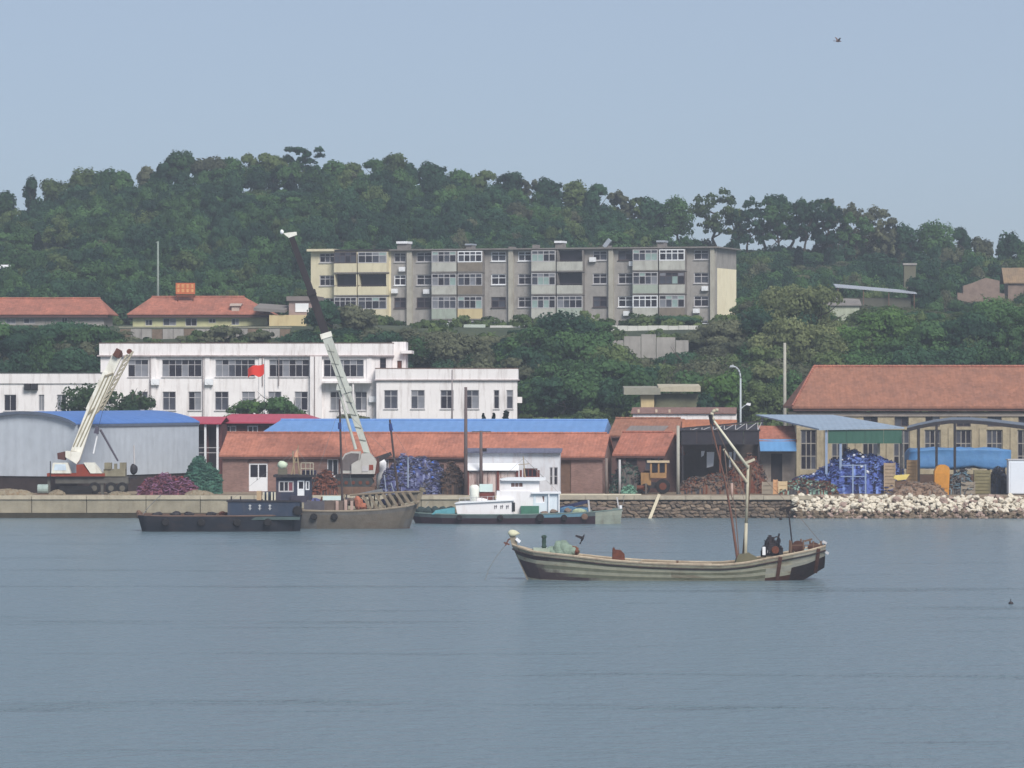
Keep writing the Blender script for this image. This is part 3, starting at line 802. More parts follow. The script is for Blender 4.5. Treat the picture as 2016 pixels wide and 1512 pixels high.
# small roofs between the trees and the canopies
f = Frame('white_wall_house', 'long white walled low house below the trees in mid picture', 'house', 1246, 416, 2.8, 3)
w = f.root; U, Z = f.u, f.z; Lb = U(1450); zt = Z(1350, 815)
MB().box(0, Lb, 0, 6, -.6, zt).build('wall', WHITE, w)
MB().hexa([(-.2, -.2, zt + .01), (Lb, -.2, zt + .01), (Lb, 6, zt + .5), (-.2, 6, zt + .5)], [(-.2, -.2, zt + .08), (Lb, -.2, zt + .08), (Lb, 6, zt + .58), (-.2, 6, zt + .58)]).build('roof', mat_tile('dull_tile', C(146, 112, 104), C(126, 100, 94)), w)
for a in (1255, 1290, 1316): MB().box(U(a), U(a + 4), .4, .9, zt + .05, Z(a, 806)).build('chimney', mat('pale_chimney', C(196, 180, 160)), w)
f = Frame('orange_roof_shed', 'low shed with weathered orange tile roof behind black canopy', 'shed', 1342, 400, 1.9, 4)
w = f.root; U, Z = f.u, f.z; Lb = U(1450); ze, zr = Z(1390, 842), Z(1390, 826, 2)
MB().box(.2, Lb - .2, .2, 4, -.2, ze - .1).build('wall', BRICKD, w)
mb = MB(); gable_roof(mb, 0, Lb, 0, 4.2, ze, zr, .1, 2.0); mb.build('roof', mat_tile('orange_tile', C(178, 116, 86), C(156, 104, 84)), w)
f = Frame('awning_house', 'small tiled house with bright blue awning beside the green fascia', 'house', 1497, 389.3, 1.82, 0)
w = f.root; U, Z = f.u, f.z; Lb = U(1566); ze, zr = Z(1530, 868), Z(1530, 838, 3)
ops = [(U(1518), U(1540), max(Z(1530, 950), .02), Z(1530, 893))]
mb = MB(); wall_front(mb, 0, Lb, -.1, ze - .1, 0, ops); shell(mb, 0, Lb, 0, 6, -.1, ze - .1); mb.build('wall', mat('mixed_wall', C(142, 132, 124), .9, .4, 1.2), w)
MB().box(ops[0][0], ops[0][1], .08, .13, ops[0][2], ops[0][3]).build('door', DARKM, w)
mb = MB(); gable_roof(mb, -.2, Lb + .1, -.3, 6.3, ze, zr); mb.build('roof', TILE3, w)
MB().hexa([(-.1, -1.6, Z(1530, 888)), (Lb, -1.6, Z(1530, 888)), (Lb, -.01, Z(1530, 866)), (-.1, -.01, Z(1530, 866))],
          [(-.1, -1.6, Z(1530, 888) + .06), (Lb, -1.6, Z(1530, 888) + .06), (Lb, -.01, Z(1530, 866) + .06), (-.1, -.01, Z(1530, 866) + .06)]).build('awning', mat_corr('azure_sheet', C(100, 150, 200), .5, 'X', .6), w)
f = Frame('flat_roof_hut', 'flat pale roofed hut with tan wall among trees in mid picture', 'hut', 1262, 446, 6.6, 0)
w = f.root; U, Z = f.u, f.z
MB().box(0, U(1288), 0, 3, -.5, Z(1275, 776)).build('wall', mat('tan_render', C(206, 184, 142), .9, .2, 1, dirt=C(150, 130, 104)), w)
MB().box(U(1290), U(1375), .6, 4, -.5, Z(1330, 775)).build('side_wall', mat('mossy_wall', C(112, 112, 92), .95, .4, 1.2), w)
MB().hexa([(U(1228), -.6, Z(1300, 777)), (U(1300), -.6, Z(1300, 777)), (U(1300), 4, Z(1300, 774)), (U(1228), 4, Z(1300, 774))], [(U(1228), -.6, Z(1300, 764)), (U(1300), -.6, Z(1300, 764)), (U(1300), 4, Z(1300, 760)), (U(1228), 4, Z(1300, 760))]).build('roof_slab', mat('grey_slab', C(150, 148, 136), .9, .3, 1), w)
MB().hexa([(U(1296), -.4, Z(1300, 771)), (U(1379), -.4, Z(1300, 771)), (U(1379), 4, Z(1300, 766)), (U(1296), 4, Z(1300, 766))], [(U(1296), -.4, Z(1300, 761)), (U(1379), -.4, Z(1300, 761)), (U(1379), 4, Z(1300, 756)), (U(1296), 4, Z(1300, 756))]).build('upper_slab', mat('pale_slab', C(186, 178, 158), .9, .3, 1), w)

# hipped red-roof houses on the terrace
def terrace_house(name, label, px, pxr, d, ye, yr, insl, insr, wallm, wins, zb=17.2, D=9):
    f = Frame(name, label, 'house', px, d, zb, 2); w = f.root; U, Z = f.u, f.z
    mid = (px + pxr) / 2; Lb = U(pxr); ze, zr = Z(mid, ye), Z(mid, yr, D / 2)
    ops = [(U(a), U(b), Z(mid, y1), Z(mid, y0)) for a, b, y0, y1 in wins]
    mb = MB(); wall_front(mb, .6, Lb - .6, -.8, ze - .1, .5, ops); shell(mb, .6, Lb - .6, .5, D - .5, -.8, ze - .1); mb.build('wall', wallm, w)
    mb = MB(); hip_roof(mb, 0, Lb, -.2, D + .2, ze, zr, insl / SS(d), inset_r=insr / SS(d)); mb.build('roof', TILE3, w)
    mb = MB(); mb.tube((insl / SS(d), D / 2, zr + .03), (Lb - insr / SS(d), D / 2, zr + .03), .13, .13, 6); mb.build('ridge_cap', TILE3, w)
    MB().box(.1, Lb - .1, -.1, .1, ze - .4, ze - .125).build('fascia', MATS['brown_fascia'], w)
    for o in ops: window(w, *o, .56, 2, 1, FRAMEG, DARKGLASS, .07, gms=GS)
    return f
YEL = mat('pale_yellow_render', C(196, 194, 152), .9, .2, 1, dirt=C(140, 132, 112))
terrace_house('hip_roof_house', 'house with long red hipped roof at the far left edge', -90, 214, 524, 618, 588, 60, 26, GREYW, [(10, 30, 627, 638), (45, 68, 626, 637), (120, 132, 625, 640)])
f = terrace_house('sign_house', 'pale yellow house with red hipped roof carrying an orange sign', 250, 536, 520, 618, 585, 40, 62, YEL,
                  [(285, 299, 629, 641), (320, 346, 626, 641), (364, 387, 626, 642), (410, 424, 627, 636), (455, 470, 627, 640)])
w = f.root; U, Z = f.u, f.z
dm = MB(); dm.box(U(455), U(470), .6, 3, Z(460, 616), Z(460, 601)); gable_roof(dm, U(451), U(474), .4, 3.2, Z(460, 601), Z(460, 597), .06); dm.build('dormer', mat('pale_dormer', C(190, 172, 160)), w)
# orange sign board with two rows of worn yellow marks
sg = At('roof_sign', 'orange sign board with worn yellow marks standing on red roof', 'sign', 365, 523, PZ(588, 523) + .0)
r = sg.root
OR = mat('orange_board', C(192, 104, 66), .7, .2, 2); YM = mat('worn_yellow', C(232, 184, 124), .7, .3, 3)
MB().box(sg.x(346), sg.x(384), 0, .08, sg.z(579), sg.z(557)).build('board', OR, r)
for row, yy in enumerate((563, 572)):
    for k in range(4):
        cx = 351 + k * 9.2; mb = MB()
        for q in range(3):
            zz = sg.z(yy - 2.4 + q * 2.4); mb.box(sg.x(cx - 3), sg.x(cx + 3), -.02, -.001, zz - .03, zz + .03)
        mb.box(sg.x(cx) - .03, sg.x(cx) + .03, -.03, -.021, sg.z(yy + 3.4), sg.z(yy - 3.4)); mb.build('mark', YM, r)
for a in (350, 380): MB().bar((sg.x(a), .12, -.6), (sg.x(a), .12, sg.z(558)), .1, .1).build('post', RUST, r)
MB().box(sg.x(346), sg.x(384), .02, .1, sg.z(585), sg.z(580.5)).build('frame', RUST, r)

# cream house half hidden by the crane
f = Frame('cream_house', 'small cream walled house with grey flat roof beside crane boom', 'house', 530, 517, 17.0, 6)
w = f.root; U, Z = f.u, f.z
mb = MB(); mb.box(0, U(622), 0, 6, -1, Z(570, 620)); mb.build('wall', mat('warm_cream', C(212, 194, 152), .9, .12, .8, dirt=C(176, 150, 110)), w)
MB().box(U(566), U(620), 1, 6, Z(590, 620) + .003, Z(590, 592)).build('upper_storey', mat('pink_grey', C(160, 140, 136), .9, .2, 1), w)
MB().box(U(579), U(605), .9, .99, Z(590, 614), Z(590, 597)).build('shutter', FRAMEW, w)
MB().box(U(562), U(622), .7, 6.2, Z(590, 592) + .003, Z(590, 583)).build('roof', mat('grey_roof', C(132, 122, 120), .9, .2, 1), w)
MB().hexa([(U(500), -.3, Z(540, 612)), (U(562), -.3, Z(540, 616)), (U(562), 4, Z(540, 606)), (U(500), 4, Z(540, 602))], [(U(500), -.3, Z(540, 606)), (U(562), -.3, Z(540, 610)), (U(562), 4, Z(540, 600)), (U(500), 4, Z(540, 596))]).build('lean_to_roof', SLABC, w)
# retaining wall below the terrace
rw = At('retaining_wall', 'mottled grey retaining wall above the white office roof', 'wall', 240, 508, 15.0)
for i in range(16):
    a = 236 + i * 21
    MB().box(rw.x(a) + .02, rw.x(a + 21) - .02, 0, .5, -1, rw.z(647 + random.uniform(-1, 1))).build('wall_panel', GREYW if i % 3 else STONE, rw.root)
MB().box(rw.x(234), rw.x(574), -.1, .6, rw.z(647) + .08, rw.z(643)).build('coping', mat('grey_band2', C(140, 138, 124), .9, .3, 1), rw.root)

# ------------------------------------------------ four storey apartment block
random.seed(4)
f = Frame('apartment_block', 'long four storey grey apartment block with cream gable on the hillside', 'apartment block', 612, 573, 17.3, 17)
w = f.root; U, Z = f.u, f.z
L_ = U(1408); D = 10.5
zroof = Z(900, 488)
rows = [(Z(900, 517), Z(900, 495)), (Z(900, 563), Z(900, 539)), (Z(900, 608), Z(900, 584)), (Z(900, 650), Z(900, 632))]
secs = [(612, [(629, 660), (663, 708), (710, 767), (776, 799)]), (815, [(820, 850), (855, 904), (906, 955), (967, 996)]),
        (1012, [(1020, 1046), (1051, 1099), (1101, 1152), (1167, 1195)]), (1209, [(1217, 1246), (1250, 1300), (1302, 1353), (1366, 1395)])]
PARG = mat('grey_green_panel', C(172, 182, 170), .85, .2, .7, dirt=C(116, 112, 106), dirtamt=.5)
PARP = mat('pale_panel', C(190, 190, 182), .85, .2, .7, dirt=C(126, 118, 112), dirtamt=.5)
PARB = mat('brown_panel', C(136, 126, 114), .85, .25, .7, dirt=C(100, 92, 88), dirtamt=.5)
PARW = mat('warm_cream', C(222, 198, 146))
wops, bal = [], []
for si, (s0, bays) in enumerate(secs):
    for bi, (a, b) in enumerate(bays):
        for ri, (z0, z1) in enumerate(rows):
            if bi in (0, 3): wops.append((si, bi, ri, U(a), U(b), z0 + .12, z1 - .08))
            else: bal.append((si, bi, ri, U(a), U(b), z0, z1))
main = [o for o in wops if o[0] > 0 or o[1] == 3]
left = [o for o in wops if o[0] == 0 and o[1] == 0]
usplit = U(770)
mb = MB(); wall_front(mb, usplit, L_, -1, zroof - .3, 0, [o[3:] for o in main]); mb.build('wall', GREYW, w)
mb = MB(); wall_front(mb, 0, usplit - .003, -1, zroof - .3, 0, [o[3:] for o in left]); mb.add([(0, 0, -1), (0, 0, zroof - .3), (0, D, zroof - .3), (0, D, -1)], [(3, 2, 1, 0)]); mb.build('cream_wall', CREAM, w)
zg = Z(1410, 527)
gb = MB(); gb.add([(L_, 0, -1), (L_, D, -1), (L_, D, zg), (L_, 0, zg)], [(0, 1, 2, 3)]); gb.build('gable_wall', mat('sunlit_cream', C(252, 241, 210), .85, .08, .6, dirt=C(206, 184, 138), dirtamt=.3), w)  # lighter than the other cream: sunlight on the gable put into the colour
gb = MB(); gb.add([(L_, 0, zg), (L_, D, zg), (L_, D, zroof - .3), (L_, 0, zroof - .3)], [(0, 1, 2, 3)]).add([(0, D, -1), (L_, D, -1), (L_, D, zroof - .3), (0, D, zroof - .3)], [(3, 2, 1, 0)]).build('upper_gable', GREYW, w)
MB().box(L_ + .003, L_ + .12, -.05, .5, -1, zroof - .31).build('corner_strip', GREYW, w)
MB().box(usplit, L_ + .5, -.75, D + .5, zroof - .296, zroof - .12).build('roof_slab', SLABC, w)
MB().box(-.3, U(660), -.75, D + .4, zroof - .296, zroof + .0).build('roof_slab', CREAM, w, label='cream roof edge slab')
MB().box(U(660) + .01, usplit - .01, -.35, D + .3, zroof - .296, zroof - .08).build('roof_slab', mat('tarred_edge', C(56, 54, 56), .9, .3, 1), w, label='blackened roof edge')
for a, b in ((803, 813), (1003, 1012), (1200, 1209), (1400, 1408)):
    MB().box(U(a), U(b), -.5, -.003, -1, zroof - .32).build('stair_pier', mat('pale_pier', C(180, 176, 164), .9, .2, .8, dirt=C(140, 132, 124)), w)
for si, bi, ri, u0, u1, z0, z1 in wops:
    fm = random.choice([FRAMEG, FRAMEG, FRAMEW, FRAMED])
    window(w, u0, u1, z0, z1, .08, 2 if u1 - u0 < 2 else 3, 2, fm, DARKGLASS, .1, transom=.68, sill=True, gms=[DARKGLASS, DARKGLASS, GLASSG])
BD = 1.15
for si, bi, ri, u0, u1, z0, z1 in bal:
    u0 += .02; u1 -= .02
    pm = CREAM if si == 0 else random.choice([PARG, PARP, PARP, PARB, PARG])
    if (si, bi, ri) == (1, 2, 2): pm = PARW
    zp0 = rows[ri + 1][1] + .26 if ri < 3 else -1.0
    MB().box(u0, u1, -BD, -BD + .12, zp0, z0 - .02).build('balcony_panel', pm, w)
    MB().box(u0, u1, -BD + .02, -.004, zp0 - .16, zp0 - .003).build('balcony_slab', SLABC, w)
    for ua in (u0, u1 - .08): MB().box(ua, ua + .08, -BD + .125, -.004, zp0, z1).build('balcony_side', SLABC if si else CREAM, w)
    white = (si, bi, ri) in ((1, 2, 0), (3, 2, 0), (3, 1, 2))
    gl = random.random()
    fm = FRAMEW if white else (FRAMED if gl < .24 else FRAMEG)
    if (gl < .16 and not white) or (si == 0 and ri == 1):       # open balcony with dark room behind
        MB().box(u0 + .08, u1 - .08, -.06, -.004, z0, z1).build('room_glazing', DARKGLASS, w)
        m_ = MB().box(u0, u1, -BD + .02, -BD + .07, z0 + .12, z0 + .17)
        for q in range(9): m_.tube((u0 + .05 + (u1 - u0 - .1) * q / 8, -BD + .045, z0 - .02), (u0 + .05 + (u1 - u0 - .1) * q / 8, -BD + .045, z0 + .12), .015, n=5)
        m_.build('balcony_rail', FRAMED, w)
    else:
        window(w, u0, u1, z0, z1, -BD + .02, 4 if not white else 4, 2, fm, DARKGLASS, .13 if white else .1, transom=.7, gms=[DARKGLASS, DARKGLASS, DARKGLASS, GLASSG, GLASSG, GLASSC, TEALG] if not white else [DARKGLASS, DARKGLASS, GLASSG], name='balcony_glazing')
for (a, y) in ((793, 530), (778, 573), (841, 574), (1168, 511), (1246, 519), (1389, 568), (1372, 612), (1235, 617), (885, 572)):
    m_ = MB().box(U(a) - .4, U(a) + .4, -.42, -.06, Z(a, y) - .28, Z(a, y) + .28); m_.lathe((U(a), -.43, Z(a, y)), [(.2, -.01), (.2, .01)], 10, axis='y')
    m_.build('air_conditioner', FRAMEW if a not in (885,) else FRAMEG, w)
for a, b, y0, y1, cap in ((781, 803, 470, 487, 1), (916, 930, 475, 486, 1), (1092, 1108, 467, 482, 1), (1186, 1199, 474, 481, 0), (1293, 1308, 467, 481, 1), (1000, 1010, 478, 484, 0), (1047, 1057, 473, 484, 0)):
    z_ = zroof - .118; hh = (y1 - y0) / 16
    ch = MB().box(U(a + 1, 2), U(b - 1, 2), 2, 3.6, z_, z_ + hh * .72).build('roof_stack', SLABC, w)
    if cap: MB().box(U(a, 2), U(b, 2), 1.8, 3.8, z_ + hh * .725, z_ + hh).build('stack_cap', FRAMEW if a in (781, 1092) else STEEL, ch)
MB().bar((U(1190, 2), 2, zroof), (U(1201, 2), 2, zroof + .9), .5, .5).build('solar_panel', STEEL, w)
# garden walls and sheds along the foot of the block
gw = At('garden_wall', 'long white coped garden wall below the apartment block', 'wall', 1290, 512.2, 16.2)
for i in range(9):
    a = 1196 + i * 20
    MB().box(gw.x(a) + .02, gw.x(a + 20) - .02, 0, .3, -1, gw.z(652)).build('wall_panel', GREYW, gw.root)
    MB().box(gw.x(a), gw.x(a + 20) - .03, -.12, .42, gw.z(652) + .004, gw.z(641 + random.uniform(-.6, .6))).build('coping', mat('white_coping', C(206, 206, 200), .8, .2, 1), gw.root)
gw = At('terrace_wall', 'grey stepped terrace wall half hidden by trees in mid picture', 'wall', 1250, 497, 12.0)
for i, (a, b, y) in enumerate(((1205, 1228, 670), (1228, 1262, 662), (1262, 1292, 658), (1292, 1330, 664), (1330, 1356, 670))):
    MB().box(gw.x(a) + .03, gw.x(b) - .03, 0, .5, -1, gw.z(y)).build('wall_panel', GREYW, gw.root)
for i, (a, b, y0, y1, m_, lab) in enumerate(((836, 884, 636, 656, FRAMEW, 'white sheet roofed lean-to below left half of the apartment block'),
                                              (916, 952, 638, 656, PARG, 'pale green lean-to below the middle of the apartment block'),
                                              (968, 1040, 640, 656, PARP, 'grey patched lean-to left of the big tree by the apartments'))):
    s_ = At('lean_to_shed', lab, 'shed', (a + b) / 2, 520, 16.9, 'lean-to sheds below the apartments')
    MB().box(s_.x(a), s_.x(b), .3, 3, -.6, s_.z(y0 + 9)).build('wall', GREYW, s_.root)
    MB().hexa([(s_.x(a) - .2, 0, s_.z(y0 + 9)), (s_.x(b) + .2, 0, s_.z(y0 + 9)), (s_.x(b) + .2, 3, s_.z(y0) - .1), (s_.x(a) - .2, 3, s_.z(y0) - .1)],
              [(s_.x(a) - .2, 0, s_.z(y0 + 9) + .1), (s_.x(b) + .2, 0, s_.z(y0 + 9) + .1), (s_.x(b) + .2, 3, s_.z(y0)), (s_.x(a) - .2, 3, s_.z(y0))]).build('roof', m_, s_.root)

# hillside huts on the right
zb = ground(PX(1725, 592), 592)
s_ = At('hillside_shed', 'hillside shed with long thin tilted metal roof on the right', 'shed', 1725, 592, zb)
r = s_.root
MB().box(s_.x(1655), s_.x(1795), 1, 4, -.5, s_.z(586)).build('wall', mat('dull_wall', C(96, 96, 86), .95, .3, 1), r)
MB().hexa([(s_.x(1645), 0, s_.z(566)), (s_.x(1805), 0, s_.z(579)), (s_.x(1805), 4.5, s_.z(573)), (s_.x(1645), 4.5, s_.z(559))],
          [(s_.x(1645), 0, s_.z(564)), (s_.x(1805), 0, s_.z(577)), (s_.x(1805), 4.5, s_.z(571)), (s_.x(1645), 4.5, s_.z(557))]).build('roof', mat_corr('pale_metal_sheet', C(166, 172, 182), .4, 'X', .5), r)
for a in (1650, 1700, 1750, 1800): MB().tube((s_.x(a), .2, -.5), (s_.x(a), .2, s_.z(566 + (a - 1645) * .081)), .07).build('post', WOODP, r)
zb = ground(PX(1658, 575), 575)
s_ = At('white_hut', 'small whitewashed hut with dark roof on the right hillside', 'hut', 1658, 575, zb)
r = s_.root
MB().box(s_.x(1626), s_.x(1692), 0, 3, -.8, s_.z(601)).build('wall', mat('mossy_white', C(176, 182, 164), .9, .3, 1.2, dirt=C(110, 120, 84), dirtamt=.7), r)
MB().hexa([(s_.x(1622), -.3, s_.z(602)), (s_.x(1696), -.3, s_.z(602)), (s_.x(1696), 3.2, s_.z(590)), (s_.x(1622), 3.2, s_.z(586))],
          [(s_.x(1622), -.3, s_.z(600)), (s_.x(1696), -.3, s_.z(600)), (s_.x(1696), 3.2, s_.z(588)), (s_.x(1622), 3.2, s_.z(584))]).build('roof', SLABC, r)
zb = ground(PX(1925, 602), 602)
s_ = At('ruined_house', 'pinkish rubble walled house on the right hillside', 'house', 1925, 602, zb)
r = s_.root
PK = mat('pink_rubble', C(142, 124, 114), .95, .35, 1.2, bump=.5, bscale=3)
MB().prism([(s_.x(1885), -1), (s_.x(1978), -1), (s_.x(1978), s_.z(578)), (s_.x(1950), s_.z(574)), (s_.x(1915), s_.z(580)), (s_.x(1885), s_.z(576))], 0, .5).build('front_wall', PK, r)
MB().prism([(s_.x(1900), 0), (s_.x(1972), 0), (s_.x(1972), s_.z(552)), (s_.x(1945), s_.z(546)), (s_.x(1920), s_.z(556)), (s_.x(1900), s_.z(562))], 2.5, 4.5).build('back_wall', PK, r)
zb = ground(PX(1791, 618), 618)
s_ = At('stone_pillar', 'square tan stone pillar standing among hillside trees on right', 'pillar', 1791, 618, zb)
MB().box(s_.x(1780), s_.x(1803), 0, 1.5, -1, s_.z(522)).build('shaft', mat('tan_pillar', C(112, 110, 94), .95, .3, 1), s_.root)
MB().box(s_.x(1778), s_.x(1805), -.12, 1.62, s_.z(522) + .004, s_.z(518)).build('cap', GREYW, s_.root)
zb = ground(PX(2010, 615), 615)
s_ = At('hillside_house', 'tan roofed house cut by the right edge on the hillside', 'house', 2010, 615, zb)
MB().box(s_.x(1985), s_.x(2070), .3, 5, -1, s_.z(556)).build('wall', PK, s_.root)
mb = MB(); gable_roof(mb, s_.x(1976), s_.x(2078), 0, 5.3, s_.z(556), s_.z(526), .15); mb.build('roof', mat_tile('tan_tile', C(150, 126, 100), C(130, 114, 96)), s_.root)
zb = ground(PX(2, 640), 640)
s_ = At('white_hillside_house', 'white gabled hillside house corner at the left edge', 'house', -10, 640, zb)
MB().box(s_.x(-60), s_.x(12), 0, 5, -2, s_.z(535)).build('wall', WHITE, s_.root)
mb = MB(); gable_roof(mb, s_.x(-64), s_.x(18), -.4, 5.4, s_.z(536), s_.z(520), .2); mb.build('roof', FRAMEW, s_.root)
# ---------------------------------------------------------------- canopies and yard things on the right
random.seed(8)
Q = 1.82
# black canopy with open roof truss
c = At('black_canopy', 'black fascia canopy with open steel truss beside the brick house', 'canopy', 1418, 385, Q)
r = c.root; X, Zc = c.x, c.z
BLK = mat('black_sheet', C(46, 44, 52), .7, .25, 1.5, dirt=C(74, 64, 62), dirtamt=.5)
for i in range(5):
    a, b = 1341 + i * 30.8, 1341 + (i + 1) * 30.8
    MB().box(X(a) + .015, X(b) - .015, 0, .06, Zc(875), Zc(849)).build('fascia_sheet', BLK, r)
MB().hexa([(X(1341), .1, Zc(849)), (X(1497), .1, Zc(849)), (X(1497), 7, Zc(838)), (X(1341), 7, Zc(846))], [(X(1341), .1, Zc(847)), (X(1497), .1, Zc(847)), (X(1497), 7, Zc(836)), (X(1341), 7, Zc(844))]).build('roof', BLK, r)
tr = MB(); tr.bar(c.p(1341, 847, -.05), c.p(1497, 847, -.05), .1, .1, (0, 0, 1)); tr.bar(c.p(1345, 843, -.05), c.p(1505, 829, -.05), .12, .12, (0, 0, 1))
for i in range(7):
    a = 1360 + i * 22; tr.bar(c.p(a, 847, -.05), c.p(a, 843 - (a - 1345) * .0875, -.05), .06, .06, mi=1)
    tr.bar(c.p(a, 847, -.05), c.p(min(a + 22, 1500), 843 - (min(a + 22, 1500) - 1345) * .0875, -.05), .05, .05, mi=1)
tr.build('truss', [DARKM, FRAMEG], r)
for a, m_ in ((1344, DARKM), (1418, RUST), (1494, DARKM)): MB().bar((X(a), .2, -.1), (X(a), .2, Zc(876)), .16, .16).build('post', m_, r)
MB().box(X(1341), X(1500), 6.5, 6.7, -.1, Zc(876)).build('back_wall', mat('murky_wall', C(104, 96, 92), .95, .4, 1), r)
for a, b, y0, y1 in ((1383, 1390, 888, 900), (1394, 1409, 890, 921), (1438, 1444, 890, 922), (1447, 1452, 888, 918)):
    o = tag(MB().hexa([(X(a) + r.location.x, 387.5, PZ(y1, 387)), (X(b - 2) + r.location.x, 387.5, PZ(y1 - 3, 387)), (X(b - 2) + r.location.x, 387.7, PZ(y1 - 3, 387)), (X(a) + r.location.x, 387.7, PZ(y1, 387))],
                  [(X(a) + r.location.x, 387.5, PZ(y0, 387)), (X(b) + r.location.x, 387.5, PZ(y0, 387)), (X(b) + r.location.x, 387.7, PZ(y0, 387)), (X(a) + r.location.x, 387.7, PZ(y0, 387))]).build('hanging_sheet', FRAMEW),
            {1383: 'small square white sheet leftmost under the black canopy', 1394: 'largest white sheet hanging under the black canopy', 1438: 'narrow white strip hanging left of the mast under canopy', 1447: 'narrow white strip nearest the derrick under the black canopy'}[a], 'sheet', 'white sheets under the black canopy')

# grey sheet canopy with green fascia
c = At('green_canopy', 'tall canopy with pale grey roof and dark green fascia', 'canopy', 1700, 384, Q)
r = c.root; X, Zc = c.x, c.z
PALM = mat_corr('pale_blue_grey_sheet', C(150, 168, 188), .5, 'X', .5, dirt=C(120, 132, 148))
k2 = 396 / F
bx = lambda px: (px - CX) * k2 - r.location.x
bz = lambda py: PZ(py, 396) - Q
MB().hexa([(X(1612), -.2, Zc(847)), (X(1780), -.2, Zc(844)), (bx(1640), 12, bz(819)), (bx(1488), 12, bz(818.5))], [(X(1612), -.2, Zc(844)), (X(1780), -.2, Zc(841)), (bx(1640), 12, bz(816.5)), (bx(1488), 12, bz(816))]).build('roof', PALM, r)
GRN = mat_corr('green_sheet', C(48, 92, 78), .5, 'X', .6, dirt=C(60, 104, 90), strength=.3)
for i in range(4):
    a, b = 1630 + i * 36.5, 1630 + (i + 1) * 36.5
    MB().box(X(a) + .01, X(b) - .01, -.05, .0, Zc(873), Zc(846)).build('fascia_sheet', GRN, r)
LB = mat('light_blue_post', C(140, 158, 186), .6, .15, 2)
for a in (1627, 1655): MB().bar((X(a), .1, -.1), (X(a), .1, Zc(846)), .2, .2).build('post', LB, r)
MB().bar((X(1774), .1, -.1), (X(1774), .1, Zc(846)), .14, .14).build('post', DARKM, r)
for a in (1732, 1776): MB().bar((X(a), 1.2, -.1), (X(a), 1.2, Zc(850)), .22, .22).build('post', POLEC, r)
for a in (1500, 1560): MB().bar((bx(a), 11.6, -.1), (bx(a), 11.6, bz(820)), .16, .16).build('post', STEEL, r)
# low blue rail frame in front of the nets
c = At('steel_frame', 'low pale blue steel frame standing before the blue net heap', 'frame', 1692, 382.5, Q)
for a in (1679, 1704): MB().bar((c.x(a), 0, -.02), (c.x(a), 0, c.z(914)), .12, .12).build('post', LB, c.root)
for y in (916, 938): MB().bar((c.x(1655), 0, c.z(y)), (c.x(1706), 0, c.z(y)), .08, .08).build('rail', LB, c.root)

# dark arched canopy at the right edge
c = At('arched_canopy', 'dark arched canopy on black posts at the right edge', 'canopy', 1900, 383, Q)
r = c.root; X, Zc = c.x, c.z
top = [(1786, 843), (1810, 837), (1840, 831), (1870, 827), (1910, 827), (1950, 830), (2016, 838), (2110, 850)]
mb = MB()
for (a, y), (b, y2) in zip(top[:-1], top[1:]):
    mb.hexa([(X(a), 0, Zc(y + 7)), (X(b), 0, Zc(y2 + 7)), (X(b), .25, Zc(y2 + 7)), (X(a), .25, Zc(y + 7))], [(X(a), 0, Zc(y)), (X(b), 0, Zc(y2)), (X(b), .25, Zc(y2)), (X(a), .25, Zc(y))])
mb.build('arch_beam', DARKM, r)
mb = MB()
for (a, y), (b, y2) in zip(top[:-1], top[1:]):
    mb.hexa([(X(a), .26, Zc(y)), (X(b), .26, Zc(y2)), (X(b) + .4, 3, Zc(y2) + .15), (X(a) + .4, 3, Zc(y) + .15)], [(X(a), .26, Zc(y) + .06), (X(b), .26, Zc(y2) + .06), (X(b) + .4, 3, Zc(y2) + .21), (X(a) + .4, 3, Zc(y) + .21)])
mb.build('roof', mat_corr('grey_canopy_sheet', C(104, 114, 128), .5, 'X', .6), r)
for a, y in ((1809, 840), (1844, 834), (1880, 831), (2040, 848)): MB().bar((X(a), .12, -.05), (X(a), .12, Zc(y + 3)), .2, .2).build('post', DARKM, r)

# big blue tarpaulin over a stack
c = At('tarpaulin_stack', 'long stack wrapped in bright blue tarpaulin under the arched canopy', 'tarpaulin', 1890, 391.5, Q)
r = c.root; X, Zc = c.x, c.z
TARP = mat('blue_tarpaulin', C(84, 132, 182), .55, .2, 1.0, bump=.5, bscale=2, dirt=C(60, 110, 176), dirtamt=.5, dscale=(1, 1, 1))
import bmesh
def soft_box(x0, x1, y0, y1, z0, z1, nx=24, ny=4, nz=6, amp=.12, seed=0):
    bm = bmesh.new(); bmesh.ops.create_cube(bm, size=1)
    bmesh.ops.subdivide_edges(bm, edges=bm.edges[:], cuts=7, use_grid_fill=True)
    m = MB(); pts = []
    for v in bm.verts:
        p = Vector((x0 + (v.co.x + .5) * (x1 - x0), y0 + (v.co.y + .5) * (y1 - y0), z0 + (v.co.z + .5) * (z1 - z0)))
        ex = abs(v.co.x) * 2; ez = v.co.z * 2
        if ez > 0: p.z -= (.25 * ex ** 4 + .2 * (abs(v.co.y) * 2) ** 4) * min(1.2, z1 - z0) * .6 * ez
        p += Vector((1, .7, 1)) * amp * noise.noise(p * .8 + Vector((seed, 0, 0)))
        pts.append(p)
    m.add(pts, [tuple(v.index for v in f_.verts) for f_ in bm.faces]); bm.free()
    return m
soft_box(X(1790), X(1988), 0, 3, Zc(921), Zc(882), amp=.3).build('cover', TARP, r, smooth=True)
for a in (1800, 1850, 1900, 1950, 1980): MB().bar((X(a), 1.5, -.05), (X(a), 1.5, Zc(915)), .25, .25).build('pallet_leg', WOODP, r)
MB().box(X(1796), X(1984), .3, 2.7, -.02, Zc(935)).build('pallet', WOODP, r)

